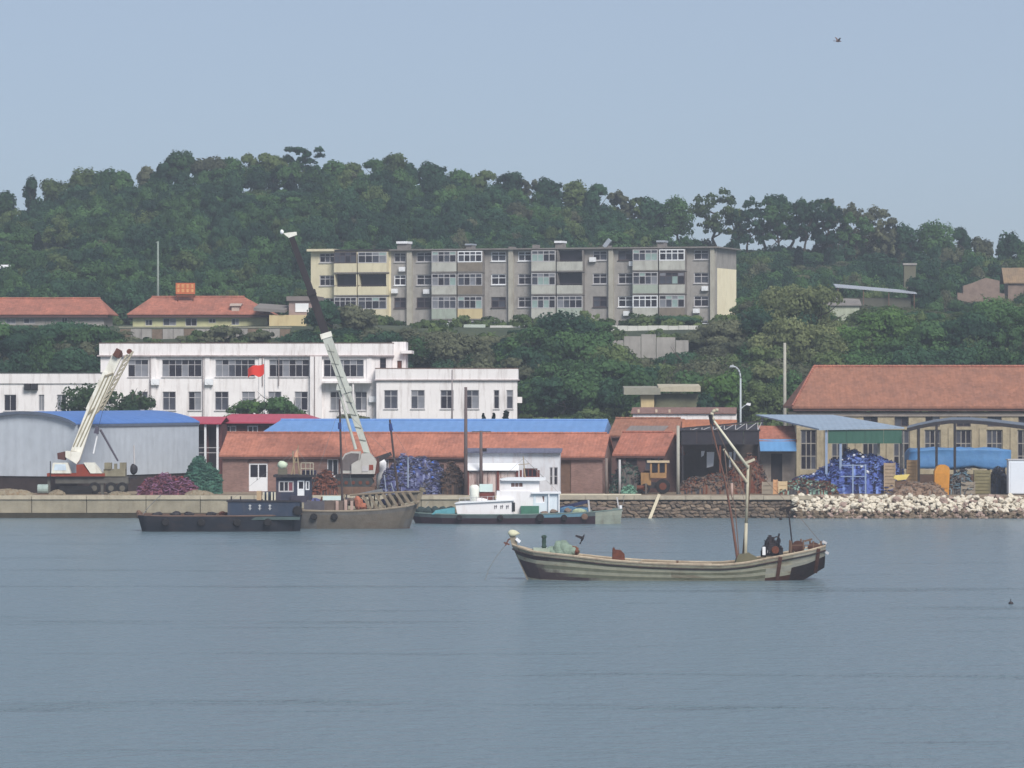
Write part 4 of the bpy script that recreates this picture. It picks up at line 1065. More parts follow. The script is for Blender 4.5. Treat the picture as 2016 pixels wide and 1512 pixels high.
# orange covered machine, white cabinet, crates, tank and so on
c = At('orange_cover', 'orange hooded cover with rounded top standing on the quay', 'cover', 1855, 379.5, Q)
r = c.root
pts = [(c.x(1840), -.02), (c.x(1868), -.02), (c.x(1870), c.z(925)), (c.x(1868), c.z(919)), (c.x(1861), c.z(915)), (c.x(1851), c.z(915)), (c.x(1844), c.z(920)), (c.x(1840), c.z(928))]
MB().prism(pts, 0, 1.0).build('hood', mat('orange_paint', C(206, 144, 62), .7, .2, 2, dirt=C(160, 110, 52)), r)
MB().box(c.x(1843), c.x(1866), -.03, -.002, c.z(962), c.z(932)).build('front_panel', mat('orange_panel', C(196, 136, 58), .7, .25, 3), r)
c = At('white_cabinet', 'white steel cabinet cut by the right edge of the quay', 'cabinet', 2010, 379.5, Q)
MB().box(c.x(1986), c.x(2050), 0, 1.6, .06, c.z(906)).build('body', mat('clean_white', C(226, 232, 240), .5, .05, 1), c.root)
for a, b in ((1989, 2017), (2019, 2047)): MB().box(c.x(a), c.x(b), -.04, -.002, .12, c.z(910)).build('door', mat('clean_white2', C(220, 226, 236), .5, .05, 1), c.root)
MB().box(c.x(1984), c.x(2052), -.08, 1.68, c.z(906) + .003, c.z(904)).build('top', FRAMEG, c.root)
c = At('yellow_tub', 'pale yellow upturned tub lying on the quay rubble', 'tub', 1776, 380, Q + .55)
MB().prism([(c.x(1759), c.z(941)), (c.x(1768), c.z(946)), (c.x(1784), c.z(944)), (c.x(1791), c.z(934)), (c.x(1776), c.z(935)), (c.x(1762), c.z(936))], 0, .9).build('shell', mat('yellow_plastic', C(226, 204, 120), .6, .15, 2), c.root)
MB().box(c.x(1764), c.x(1788), .1, .8, -.6, c.z(946)).build('block', WOODP, c.root)
def crate(name, lab, x0, x1, y0, d, m_, grp='crates on the quay'):
    c = At(name, lab, 'crate', (x0 + x1) / 2, d, Q, grp)
    zt = c.z(y0); u0, u1 = c.x(x0), c.x(x1); dp = min(1.2, u1 - u0)
    MB().box(u0 + .05, u1 - .05, .05, dp - .05, .02, zt - .05).build('body', m_, c.root)
    n = max(3, int(zt / .28))
    for i in range(n):
        z0 = .02 + zt * i / n; MB().box(u0, u1, -.0, .045, z0, z0 + zt / n - .05).build('slat', m_, c.root)
    for a in (u0, u1 - .09): MB().box(a, a + .09, -.04, -.002, 0, zt).build('corner_post', m_, c.root)
    return c
TANC = mat('tan_carton', C(206, 184, 148), .9, .2, 1.5, dirt=C(170, 140, 110))
crate('wooden_crate', 'grey wooden crate left of the tan crates by the canopy', 1500, 1521, 948, 380.5, mat('grey_board', C(150, 140, 126), .9, .25, 2))
crate('wooden_crate', 'orange tan crate in the middle of the three beside canopy', 1522, 1531, 944, 380.6, mat('orange_tan', C(206, 160, 120), .9, .2, 2))
crate('wooden_crate', 'pale tan crate right of the orange tan one by canopy', 1532, 1550, 947, 380.5, TANC)
crate('wooden_crate', 'tall slatted crate beside the yellow tub', 1740, 1763, 911, 383, mat('pale_board', C(170, 150, 128), .9, .25, 2))
crate('wooden_crate', 'mossy timber crate right of the orange cover', 1918, 1950, 925, 382, mat('mossy_board', C(136, 128, 98), .9, .3, 2))
crate('wooden_crate', 'low grey crate between orange cover and mossy crate', 1892, 1920, 948, 380.2, mat('grey_board', C(150, 140, 126)))
crate('wooden_crate', 'brown crate under the left end of the blue tarpaulin', 1785, 1806, 905, 384, mat('tan_brown_board', C(142, 118, 90), .9, .3, 2))

# ---- heaps of nets: a lumpy mound plus many rope loops and floats
def heap(name, label, px, d, w, h, dep, mats, seed, nloop=220, nfl=0, flm=None, zb=Q, cat='net heap', prof=None):
    rnd = random.Random(seed)
    c = At(name, label, cat, px, d, zb)
    def hz(x, y):
        t = x / w; e = max(0, 1 - abs(t * 2) ** 2.2) * max(0, 1 - abs(y / dep * 2) ** 2)
        k = e ** .6 * h
        if prof: k = max(0, 1 - abs(y / dep * 2) ** 2) ** .8 * float(np.interp(t, *prof)) * h
        return k * (1 + .28 * noise.noise(Vector((x * .8, y * .8, seed))) + .15 * noise.noise(Vector((x * 2.6, y * 2.6, seed))))
    mb = MB(); nx, ny = 44, 22
    for j in range(ny + 1):
        for i in range(nx + 1):
            x, y = -w / 2 + w * i / nx, -dep / 2 + dep * j / ny
            mb.v.append((x + rnd.uniform(-.05, .05), y + rnd.uniform(-.05, .05), hz(x, y) + rnd.uniform(-.06, .06) - .03))
    for j in range(ny):
        for i in range(nx):
            a = j * (nx + 1) + i; mb.f.append((a, a + 1, a + nx + 2, a + nx + 1)); mb.m.append(rnd.randrange(len(mats)) if rnd.random() < .55 else 0)
    mb.build('mound', mats, c.root, smooth=True)
    lp = MB()
    for i in range(nloop):
        x, y = rnd.uniform(-.47, .47) * w, rnd.uniform(-.5, .1) * dep; z = hz(x, y)
        if z < .05: continue
        rr_, ax = rnd.uniform(.08, .28), rnd.uniform(0, 6.28); tilt = rnd.uniform(-.9, .9); mi = rnd.randrange(len(mats))
        pts = []
        for q in range(6):
            t = 2 * math.pi * q / 5
            p = Vector((rr_ * math.cos(t), rr_ * math.sin(t) * math.cos(tilt), rr_ * math.sin(t) * math.sin(tilt) + .03))
            p.rotate(Matrix.Rotation(ax, 3, 'Z')); pts.append(p + Vector((x, y, z)))
        lp.path(pts, rnd.uniform(.02, .045), 4, mi)
    lp.build('ropes', mats, c.root)['kind'] = 'stuff'
    for i in range(nfl):
        x, y = rnd.uniform(-.4, .4) * w, rnd.uniform(-.42, -.05) * dep
        MB().blob((x, y, hz(x, y) + .08), (.16, .16, .14), i, .1, 1).build('float', flm, c.root, smooth=True)
    return c
NB = [mat('net_blue', C(84, 102, 172), .9, .3, 4), mat('net_navy', C(56, 66, 124), .9, .3, 4), mat('net_sky', C(120, 144, 204), .9, .3, 4), mat('net_dark', C(34, 34, 66), .9, .3, 4)]
NP = [mat('net_slate', C(84, 88, 130), .9, .3, 4), mat('net_dusk', C(54, 54, 92), .9, .3, 4), mat('net_pale', C(128, 134, 170), .9, .3, 4), mat('net_grey', C(92, 88, 96), .9, .3, 4)]
NR = [mat('net_plum', C(98, 60, 78), .9, .3, 4), mat('net_maroon', C(84, 44, 58), .9, .3, 4), mat('net_mauve', C(142, 102, 134), .9, .3, 4), mat('net_rose', C(140, 88, 100), .9, .3, 4)]
NG = [mat('net_teal', C(64, 106, 92), .9, .3, 4), mat('net_green', C(48, 84, 74), .9, .3, 4), mat('net_moss', C(82, 120, 102), .9, .3, 4)]
FLW = mat('white_float', C(210, 212, 220), .5, .1, 2); FLR = mat('red_float', C(140, 56, 56), .6, .2, 2); FLB = mat('blue_float', C(74, 112, 200), .5, .2, 2)
heap('net_heap', 'vivid blue heap of nets and floats before the green canopy', 1665, 385.5, 10.2, 3.2, 5, NB, 3, 900, 16, FLW, prof=([-.5, -.42, -.25, -.1, .0, .2, .38, .48, .5], [0, .35, .5, .85, 1, .95, .8, .5, 0]))
heap('net_heap', 'slate blue heap of nets beside the grey crane', 815, 383.2, 5.8, 2.9, 4, NP, 5, 700, 10, FLB, prof=([-.5, -.4, -.2, .1, .35, .5], [0, .7, 1, .95, .8, 0]))
heap('net_heap', 'plum red heap of nets in front of the arched shed', 330, 380.8, 5.0, 1.5, 3, NR, 7, 520, 8, FLR)
heap('net_heap', 'green mesh covered heap beside the brick workshop', 400, 384, 3.2, 2.8, 3, NG, 9, 420)
heap('net_heap', 'small pale green heap by the brick house', 1238, 380, 1.15, .7, 1.0, [mat('net_mint', C(120, 164, 142), .9, .2, 4), NG[2]], 13, 40)
heap('debris_heap', 'dark heap of rusty scrap below the blue nets', 1590, 381.5, 5.2, 1.2, 2.4, [DARKM, RUST, WOODP, mat('teal_scrap', C(130, 160, 146), .9)], 15, 140, cat='scrap heap')
heap('debris_heap', 'heap of broken boards and scrap under black canopy', 1400, 383, 5.6, 1.5, 2.6, [WOODP, mat('scrap_grey', C(100, 94, 90), .9, .3, 3), DARKM, RUST], 17, 160, cat='scrap heap')
heap('debris_heap', 'rusty scrap heap beside the mast under the canopy', 1468, 384.4, 3.6, 3.0, 2.6, [RUST, DARKM, WOODP], 19, 160, cat='scrap heap')
heap('debris_heap', 'grey brown rubble heap behind the rocks at the right', 1810, 379, 4.6, 1.0, 2, [mat('rubble_brown', C(140, 118, 102), .95, .3, 3), WOODP, mat('rubble_grey', C(128, 118, 110), .95, .3, 3)], 23, 60, cat='scrap heap')
heap('debris_heap', 'dark scrap heap right of the orange cover', 1888, 381, 2.4, 1.9, 1.6, [mat('scrap_grey', C(100, 94, 90)), DARKM, mat('scrap_blue', C(110, 140, 156), .8)], 25, 100, cat='scrap heap')
heap('debris_heap', 'dark scrap heap beside the white cabinet', 1967, 383, 1.9, 2.1, 1.4, [DARKM, mat('scrap_navy', C(56, 64, 84), .8)], 27, 80, cat='scrap heap')
heap('debris_heap', 'dark heap of gear behind the tan tractor', 1235, 384.2, 3.0, 2.3, 1.6, [mat('scrap_grey', C(100, 94, 90)), DARKM, NG[1]], 29, 120, cat='scrap heap')
heap('debris_heap', 'stack of dark pots between the nets and white shed', 893, 381.4, 1.9, 2.3, 1.4, [mat('scrap_brown', C(92, 78, 74), .9, .3, 3), DARKM, WOODP], 31, 120, cat='scrap heap')
SAND = [mat('sand', C(142, 132, 114), .95, .25, 2), mat('sand_dark', C(136, 118, 96), .95, .3, 2)]
for i, (px, w_, h_, lab) in enumerate(((20, 4.0, .5, 'sandy rubble mound at the far left of the quay'), (236, 2.0, .28, 'low sandy mound in front of the white crane tracks'), (112, 1.4, .4, 'small sandy mound left of the white crane'), (392, 2.4, .4, 'low rubble mound beside the green mesh heap'))):
    heap('sand_mound', lab, px, 378.6, w_, h_, 1.6, SAND, 40 + i, 0, cat='mound')

# ---- poles, lamp, flag
def pole(name, lab, px, d, ytop, zb, r0, r1, m_, arm=None, lean=0):
    c = At(name, lab, 'pole', px, d, zb)
    MB().tube((0, 0, -.3), (lean, 0, c.z(ytop)), r0, r1, 10).build('shaft', m_, c.root, smooth=True)
    if arm:
        for a, b, y in arm: MB().bar((c.x(a), 0, c.z(y)), (c.x(b), 0, c.z(y)), .1, .1, (0, 0, 1)).build('cross_arm', m_, c.root)
    return c
pole('concrete_pole', 'tall bare concrete pole left of the tan workshop', 1545, 425, 675, ground(PX(1545, 425), 425), .19, .13, POLEC)
pole('concrete_pole', 'tall thin pole rising behind the red roof with orange sign', 311, 532, 475, 17.2, .16, .1, mat('grey_green_pole', C(138, 150, 142), .8), [(307, 312, 477)])
pole('utility_pole', 'dark utility pole standing before the white quay shed', 917, 378.5, 762, Q, .17, .12, mat('dark_pole', C(104, 92, 92), .9, .2, 2))
c = pole('utility_pole', 'brown pole with cross arm before the white quay shed', 947, 378.3, 848, Q, .15, .12, mat('dark_pole', C(104, 92, 92)), [(929, 967, 850)])
pole('utility_pole', 'thin pole against the white office wing', 890, 440, 728, 6.0, .09, .06, mat('grey_pole', C(140, 132, 134), .8))
pole('concrete_pole', 'grey concrete post at the gable of the small brick house', 1335, 381.5, 838, Q, .15, .13, POLEC)
pole('concrete_pole', 'grey concrete post between the two brick buildings', 1194, 381.8, 902, Q, .12, .11, mat('dark_post', C(128, 116, 110), .9))
pole('gate_post', 'short grey gate post left of the tan tractor', 1220, 383, 905, Q, .1, .1, FRAMEG)
pole('thin_post', 'pale short post before the rusty scrap heap', 1441, 377.5, 951, Q, .1, .09, mat('pinkish_post', C(186, 160, 150), .9))
c = At('street_lamp', 'curved grey street lamp with small floodlight arm', 'street lamp', 1458, 412, ground(PX(1458, 412), 412))
r = c.root; SL_ = mat('lamp_grey', C(178, 186, 192), .5, .1, 2)
MB().tube((0, 0, -.2), c.p(1458, 745), .11, .08, 10).build('shaft', SL_, r, smooth=True)
MB().path([c.p(1458, 745), c.p(1457, 735), c.p(1454, 728), c.p(1449, 723), c.p(1443, 721)], .07, 8).build('arm', SL_, r, smooth=True)
MB().prism([(c.x(1436), c.z(723)), (c.x(1446), c.z(723)), (c.x(1444), c.z(718)), (c.x(1438), c.z(719))], -.12, .12).build('lamp_head', SL_, r)
MB().path([c.p(1458, 806), c.p(1464, 800), c.p(1471, 797)], .05, 8).build('arm', SL_, r)
MB().prism([(c.x(1468), c.z(797)), (c.x(1477), c.z(799)), (c.x(1478), c.z(794)), (c.x(1471), c.z(793))], -.15, .15).build('floodlight', FRAMEW, r)
c = At('flag_pole', 'thin flag pole flying a red flag before the white office', 'flag', 521, 456, 7.0)
MB().tube((0, 0, -.2), c.p(521, 708), .05, .03, 8).build('shaft', STEEL, c.root)
fl = MB(); nx, nz = 14, 6
for j in range(nz + 1):
    for i in range(nx + 1):
        t = i / nx; a = 520 - 32 * t; ph = t * 7.0
        yy = 716 + 5 * t + 1.5 * math.sin(ph) + (20 + 3 * math.sin(ph * .8)) * j / nz + 4 * t * t
        fl.v.append((c.x(a), .22 * math.sin(ph) * t ** .5, c.z(yy)))
for j in range(nz):
    for i in range(nx):
        a = j * (nx + 1) + i; fl.f.append((a, a + 1, a + nx + 2, a + nx + 1)); fl.m.append(0)
fl.build('flag', mat('red_flag', C(226, 62, 48), .8, .1, 1), c.root, smooth=True)

# plank leaning from the quay to the water, small jumble
pl = MB(); pl.bar((PX(1298, 375.2), 375.2, 1.95), (PX(1276, 374.2), 374.2, -.35), .25, .07)
tag(pl.build('gang_plank', mat('bleached_plank', C(206, 196, 172), .9, .2, 3)), 'bleached plank leaning from the stone quay into water', 'plank')
pl = MB(); pl.box(PX(1095, 376), PX(1262, 376), 375.42, 375.9, 1.86, 1.96)
tag(pl.build('mooring_beam', mat('pale_beam', C(214, 204, 182), .9, .15, 1.5)), 'long pale beam lying along the quay edge by white boat', 'beam')

# tan cabbed tractor
c = At('tractor', 'old tractor with tan cab parked before the small brick house', 'tractor', 1295, 382.3, Q)
r = c.root; TANP = mat('tan_paint', C(160, 124, 84), .8, .3, 2, dirt=C(110, 78, 60))
cb = MB(); cb.box(c.x(1280), c.x(1312), 0, 1.3, c.z(941), c.z(931))
for a in (1280, 1295, 1309): cb.box(c.x(a), c.x(a + 3.5), 0, .1, c.z(931), c.z(911)); cb.box(c.x(a), c.x(a + 3.5), 1.2, 1.3, c.z(931), c.z(911))
cb.build('cab', TANP, r)
MB().box(c.x(1282), c.x(1310), .12, 1.18, c.z(930), c.z(912)).build('cab_glass', DARKGLASS, r)
MB().box(c.x(1274), c.x(1318), -.1, 1.4, c.z(911), c.z(907)).build('cab_roof', mat('pale_tan_roof', C(196, 178, 150), .8, .2, 2), r)
MB().box(c.x(1262), c.x(1282), .2, 1.1, .7, c.z(931)).build('engine_hood', TANP, r)
MB().box(c.x(1262), c.x(1316), .25, 1.05, .45, .95).build('chassis', DARKM, r)
for a, rad in ((1270, .42), (1305, .62)):
    wl = MB().lathe((c.x(a), -.08, rad), [(rad * .6, 0), (rad, .03), (rad, .27), (rad * .6, .3)], 16, axis='y').build('wheel', RUBBER, r)
    MB().lathe((c.x(a), -.1, rad), [(rad * .5, 0), (rad * .5, .06)], 12, axis='y').build('rim', RUST, wl)
MB().tube((c.x(1297), .3, c.z(907)), (c.x(1297), .3, c.z(900)), .06).build('exhaust', DARKM, r)
# winch drum box on the quay between brick house and boats
c = At('winch', 'rusty winch with side plates by the small brick house', 'winch', 1262, 380.4, Q)
for a in (1252, 1272): MB().prism([(c.x(a) - .08, 0), (c.x(a) + .08, 0), (c.x(a) + .08, .9), (c.x(a) - .08, .9)], 0, .9).build('side_plate', mat('scrap_grey', C(100, 94, 90)), c.root)
MB().lathe((c.x(1253), .45, .55), [(.32, 0), (.32, .06), (.18, .07), (.18, .7), (.32, .71), (.32, .78)], 12, axis='x').build('drum', RUST, c.root)

# ---------------------------------------------------------------- cranes
c = At('truck_crane', 'white truck crane with raised cream boom in front of grey shed', 'crane', 165, 380.5, Q)
r = c.root; X, Zc = c.x, c.z
CRW = mat('crane_white', C(226, 226, 216), .6, .12, 1.5, dirt=C(150, 130, 110), dirtamt=.5)
CRC = mat('crane_cream', C(236, 234, 224), .6, .15, 1.5, dirt=C(150, 136, 108), dirtamt=.6)
CRR = mat('crane_red', C(140, 62, 46), .8, .3, 2)
MB().box(X(92), X(206), .1, 2.3, Zc(938), Zc(932)).build('deck_beam', CRR, r)
MB().box(X(108), X(252), .4, 2.0, Zc(952), Zc(938) - .003).build('chassis', mat('crane_grey', C(96, 94, 90), .8, .35, 1.5, dirt=C(60, 54, 50)), r)
MB().prism([(X(101), Zc(932) + .003), (X(139), Zc(932) + .003), (X(133), Zc(911)), (X(104), Zc(911))], 0, 1.0).build('driver_cab', CRW, r)
MB().prism([(X(106), Zc(926)), (X(131), Zc(926)), (X(129), Zc(914)), (X(108), Zc(914))], -.02, -.003).build('cab_panel', mat('pale_blue_panel', C(206, 222, 236), .4), r)
MB().prism([(X(164), Zc(911)), (X(184), Zc(911)), (X(201), Zc(932) + .003), (X(178), Zc(932) + .003)], .05, 1.5).build('engine_cover', CRW, r)
MB().prism([(X(150), Zc(915)), (X(163), Zc(914)), (X(176), Zc(932) + .003), (X(150), Zc(932) + .003)], .1, 1.6).build('turntable', CRR, r)
MB().prism([(X(128), Zc(888)), (X(158), Zc(890)), (X(156), Zc(905)), (X(150), Zc(914)), (X(138), Zc(906)), (X(128), Zc(900))], .3, 1.5).build('slewing_frame', CRC, r)
MB().prism([(X(112), Zc(892)), (X(127), Zc(889)), (X(127), Zc(906)), (X(113), Zc(904))], .2, 1.6).build('counterweight', mat('brown_weight', C(92, 58, 54), .8, .3, 2), r)
bw = MB(); bw.bar((X(146), .9, Zc(898)), (X(179), .9, Zc(806)), .95, .8, (0, 1, 0), .78, .7); bw.build('boom_base', CRC, r)
bw = MB(); bw.bar((X(178), .9, Zc(810)), (X(213), .9, Zc(735)), 1.0, .72, (0, 1, 0)); bw.build('boom_section', CRC, r)
bw = MB(); bw.bar((X(211), .9, Zc(738)), (X(229), .9, Zc(700)), .8, .6, (0, 1, 0)); bw.build('boom_section', CRC, r)
for (a, y, b, y2) in ((173, 815, 185, 803), (205, 741, 222, 735), (138, 889, 156, 892)): MB().bar((X(a), .9, Zc(y)), (X(b), .9, Zc(y2)), .14, .9, (0, 1, 0)).build('boom_collar', mat('worn_cream', C(150, 142, 122), .8), r)
for k_ in (-.3, 0, .3):
    MB().bar((X(150) + k_, .52, Zc(880)), (X(214) + k_, .52, Zc(738)), .1, .05, (0, 1, 0)).build('boom_gap_strip', mat('painted_gap_shade', C(150, 142, 118), .8, .3, 2), r)  # darker strips standing in for the shaded gaps along the boom
jb = MB()
A, B = Vector((X(196), .35, Zc(810))), Vector((X(255), .35, Zc(695)))
for off in (-.28, .28):
    for yy in (-.2, .2):
        s_ = Vector((off, yy, off * .5)); jb.tube(A + s_ * .6, B + s_, .07, .06, 6)
for i in range(12):
    t, t2 = i / 12, (i + 1) / 12
    p, q_ = A.lerp(B, t), A.lerp(B, t2)
    jb.tube(p + Vector((-.28, -.2, -.14)), q_ + Vector((.28, -.2, .14)), .045, n=5); jb.tube(p + Vector((.28, .2, .14)), q_ + Vector((-.28, .2, -.14)), .045, n=5)
jb.build('lattice_jib', mat('jib_tan', C(188, 180, 160), .8, .3, 2, dirt=C(120, 92, 72)), r)
hd = MB(); hd.lathe((X(231), .5, Zc(697)), [(.35, 0), (.35, .12), (.28, .14), (.35, .16), (.35, .8)], 12, axis='y'); hd.bar((X(226), .6, Zc(702)), (X(234), .6, Zc(688)), .5, .7); hd.build('boom_head', mat('head_brown', C(98, 62, 52), .8, .3, 2), r)
MB().lathe((X(254), .15, Zc(692)), [(.22, 0), (.22, .4)], 12, axis='y').build('sheave', RUST, r)
MB().prism([(X(183), Zc(853)), (X(192), Zc(855)), (X(193), Zc(843)), (X(187), Zc(839))], .6, 1.1).build('hook_block', mat('slate_hook', C(84, 80, 96), .7), r)
MB().tube((X(190), .85, Zc(855)), (X(182), .85, Zc(893)), .07, .07).build('lift_cylinder', FRAMEW, r)
MB().tube((X(196), .7, Zc(846)), (X(231), .7, Zc(908)), .1, .08).build('strut', mat('strut_slate', C(88, 84, 96), .7), r)
MB().path([(X(229), .8, Zc(697)), (X(192), .85, Zc(842))], .02, 4).build('hoist_rope', DARKM, r)
mb = MB(); mb.box(X(203), X(246), .3, 1.8, Zc(938), Zc(924)); mb.box(X(205), X(219), .2, .9, Zc(924), Zc(911)); mb.box(X(224), X(229), .3, .9, Zc(924), Zc(913)); mb.box(X(235), X(247), .3, 1.2, Zc(924), Zc(911)); mb.build('winch_house', mat('crane_olive', C(138, 132, 112), .8, .3, 2, dirt=C(84, 76, 66)), r)
MB().tube((X(263), .8, Zc(918)), (X(262), .8, Zc(877)), .07, .07).build('jack_post', FRAMEG, r)
MB().blob((X(262), .8, Zc(924)), (.32, .32, .48), 3, .25).build('ball_weight', DARKM, r, smooth=True)
MB().bar((X(205), .8, Zc(936)), (X(268), .8, Zc(941)), .16, .3, (0, 1, 0)).build('outrigger_beam', DARKM, r)
for a in (185, 218, 240):
    wl = MB().lathe((X(a), .3, .5), [(.3, 0), (.5, .04), (.5, .36), (.3, .4)], 16, axis='y').build('wheel', RUBBER, r)
    MB().lathe((X(a), .27, .5), [(.24, 0), (.24, .06)], 10, axis='y').build('rim', mat('dull_rim', C(100, 96, 88), .7), wl)
tk = MB(); tk.prism([(X(117), .05), (X(178), .05), (X(184), .3), (X(178), .66), (X(117), .66), (X(112), .3)], .1, .7); tk.build('track', RUBBER, r)
for a in (95, 200): MB().box(X(a) - .12, X(a) + .12, .5, .9, -.02, Zc(938)).build('outrigger_leg', mat('crane_grey', C(96, 94, 90)), r)
MB().tube((X(99), .05, Zc(938)), (X(99), .05, Zc(908)), .04).build('mirror_post', DARKM, r)
c2 = At('fuel_drum', 'pale green drum lying under the white crane deck', 'drum', 85, 380.6, Q)
MB().lathe((c2.x(73), .4, .42), [(.36, 0), (.4, .03), (.4, .4), (.42, .42), (.4, .44), (.4, .86), (.36, .9)], 16, axis='x').build('body', mat('pale_green_drum', C(160, 176, 172), .6, .2, 2), c2.root)
MB().box(c2.x(70), c2.x(98), .1, .7, -.01, .05).build('cradle', WOODP, c2.root)

c = At('crawler_crane', 'grey crawler crane with half black boom rising over the roofs', 'crane', 700, 382.2, Q)
r = c.root; X, Zc = c.x, c.z
CG = mat('crane_grey_white', C(186, 184, 180), .6, .15, 1.5, dirt=C(120, 106, 98), dirtamt=.6)
BG = mat('boom_grey_green', C(192, 196, 188), .6, .15, 1.2, dirt=C(128, 120, 104), dirtamt=.5)
BK = mat('boom_black', C(44, 38, 42), .7, .25, 1.5, dirt=C(76, 60, 56), dirtamt=.5)
cb = MB(); cb.prism([(X(669), Zc(932)), (X(710), Zc(932)), (X(710), Zc(889)), (X(690), Zc(889)), (X(679), Zc(893)), (X(671), Zc(906))], .0, 1.3); cb.build('operator_cab', CG, r)
MB().prism([(X(671.5), Zc(926)), (X(691), Zc(926)), (X(694), Zc(912)), (X(706), Zc(905)), (X(707), Zc(893)), (X(691), Zc(892)), (X(680), Zc(896)), (X(673), Zc(908))], -.03, -.003).build('cab_glass', mat('dusty_glass', C(108, 100, 100), .3, .3, 2), r)
MB().prism([(X(692), Zc(933)), (X(738), Zc(933)), (X(742), Zc(908)), (X(728), Zc(892)), (X(712), Zc(893)), (X(709), Zc(906)), (X(692), Zc(914))], -.25, 1.8).build('engine_house', CG, r)
MB().prism([(X(713), Zc(928)), (X(725), Zc(928)), (X(725), Zc(917)), (X(713), Zc(917))], -.29, -.253).build('access_panel', FRAMEG, r)
MB().prism([(X(727), Zc(925)), (X(735), Zc(925)), (X(735), Zc(915)), (X(727), Zc(915))], -.29, -.253).build('warning_plate', CRR, r)
MB().prism([(X(738), Zc(936)), (X(746), Zc(930)), (X(746), Zc(900)), (X(741), Zc(903))], -.1, 1.9).build('counterweight', mat('brown_weight', C(92, 58, 54)), r)
MB().box(X(660), X(736), .1, 1.7, Zc(940), Zc(934)).build('slew_ring', DARKM, r)
for y0, lab in ((-.45, ''), (1.5, '')):
    tk = MB().prism([(X(664), Zc(958)), (X(728), Zc(958)), (X(736), Zc(950)), (X(732), Zc(941)), (X(658), Zc(941)), (X(654), Zc(949))], y0, y0 + .6).build('track', mat('track_slate', C(58, 66, 70), .8, .35, 2, dirt=C(84, 72, 64)), r)
    for i in range(5): MB().lathe((X(668 + i * 14), y0 - .04, Zc(950)), [(.16, 0), (.16, .05)], 10, axis='y').build('roller', RUST, tk)
MB().box(X(656), X(738), -.6, 2.4, -.02, Zc(958) - .003).build('timber_mat', WOODP, r)
bw = MB(); bw.bar((X(724), .75, Zc(898)), (X(680), .75, Zc(765)), .5, .6, (0, 1, 0), .62, .6); bw.build('boom_base', BG, r)
bw = MB(); bw.bar((X(681), .75, Zc(770)), (X(641), .75, Zc(658)), .78, .66, (0, 1, 0)); bw.build('boom_section', BG, r)
bw = MB(); bw.bar((X(642), .75, Zc(662)), (X(612), .75, Zc(575)), .66, .56, (0, 1, 0)); bw.build('boom_section', BK, r)
bw = MB(); bw.bar((X(613), .75, Zc(578)), (X(573), .75, Zc(466)), .54, .46, (0, 1, 0), .46, .4); bw.build('boom_section', BK, r)
for (a, y, m_) in ((641, 660, CRC), (681, 768, BG), (612, 576, BK)): MB().bar((X(a - 1), .75, Zc(y - 5)), (X(a + 2), .75, Zc(y + 5)), .95 if m_ is not BK else .75, .8, (0, 1, 0)).build('boom_collar', m_, r)
hd = MB(); hd.prism([(X(557), Zc(459)), (X(568), Zc(468)), (X(584), Zc(462)), (X(583), Zc(456)), (X(570), Zc(457))], .5, 1.0); hd.build('boom_head', CRC, r)
MB().blob((X(554), .75, Zc(456)), (.16, .14, .2), 2, .1).build('beacon', FRAMEW, r, smooth=True)
MB().tube((X(664), .75, Zc(758)), (X(700), .6, Zc(885)), .11, .13).build('luffing_cylinder', BG, r)
for q_ in range(9):
    t0_ = q_ / 9; a_ = 722 - 80 * t0_; y_ = 890 - 225 * t0_
    MB().bar((X(a_) - .3, .4, Zc(y_)), (X(a_) + .3, .4, Zc(y_) - .12), .05, .04, (0, 1, 0)).build('boom_stiffener', mat('stiffener_grey', C(140, 144, 136), .8, .3, 2), r)  # stiffeners in a darker grey than the boom
MB().bar((X(662), .75, Zc(762)), (X(684), .75, Zc(765)), .5, .5, (0, 1, 0)).build('cylinder_bracket', BG, r)
MB().path([(X(563), .75, Zc(462)), (X(680), .3, Zc(770)), (X(735), .75, Zc(898))], .022, 4).build('hoist_rope', DARKM, r)
MB().bar((X(743), .7, Zc(905)), (X(770), .7, Zc(893)), .5, .7, (0, 1, 0), .3, .5).build('rear_arm', DARKM, r)
heap('debris_heap', 'heap of rusty red chain left of the grey crawler crane', 638, 379.8, 2.3, 1.9, 1.6, [RUST, mat('rust_pink', C(140, 92, 78), .9, .3, 3), DARKM], 33, 130, cat='scrap heap')
c = At('white_tank', 'small white tank with fittings behind the grey crane', 'tank', 751, 384.6, Q)
MB().lathe((0, 0, 0), [(.42, 0), (.45, 1.4), (.42, 2.6), (.2, 2.9)], 14).build('body', FRAMEW, c.root, smooth=True)
MB().tube((-.3, -.3, 0), (-.3, -.3, 3.0), .05).build('pipe', STEEL, c.root)

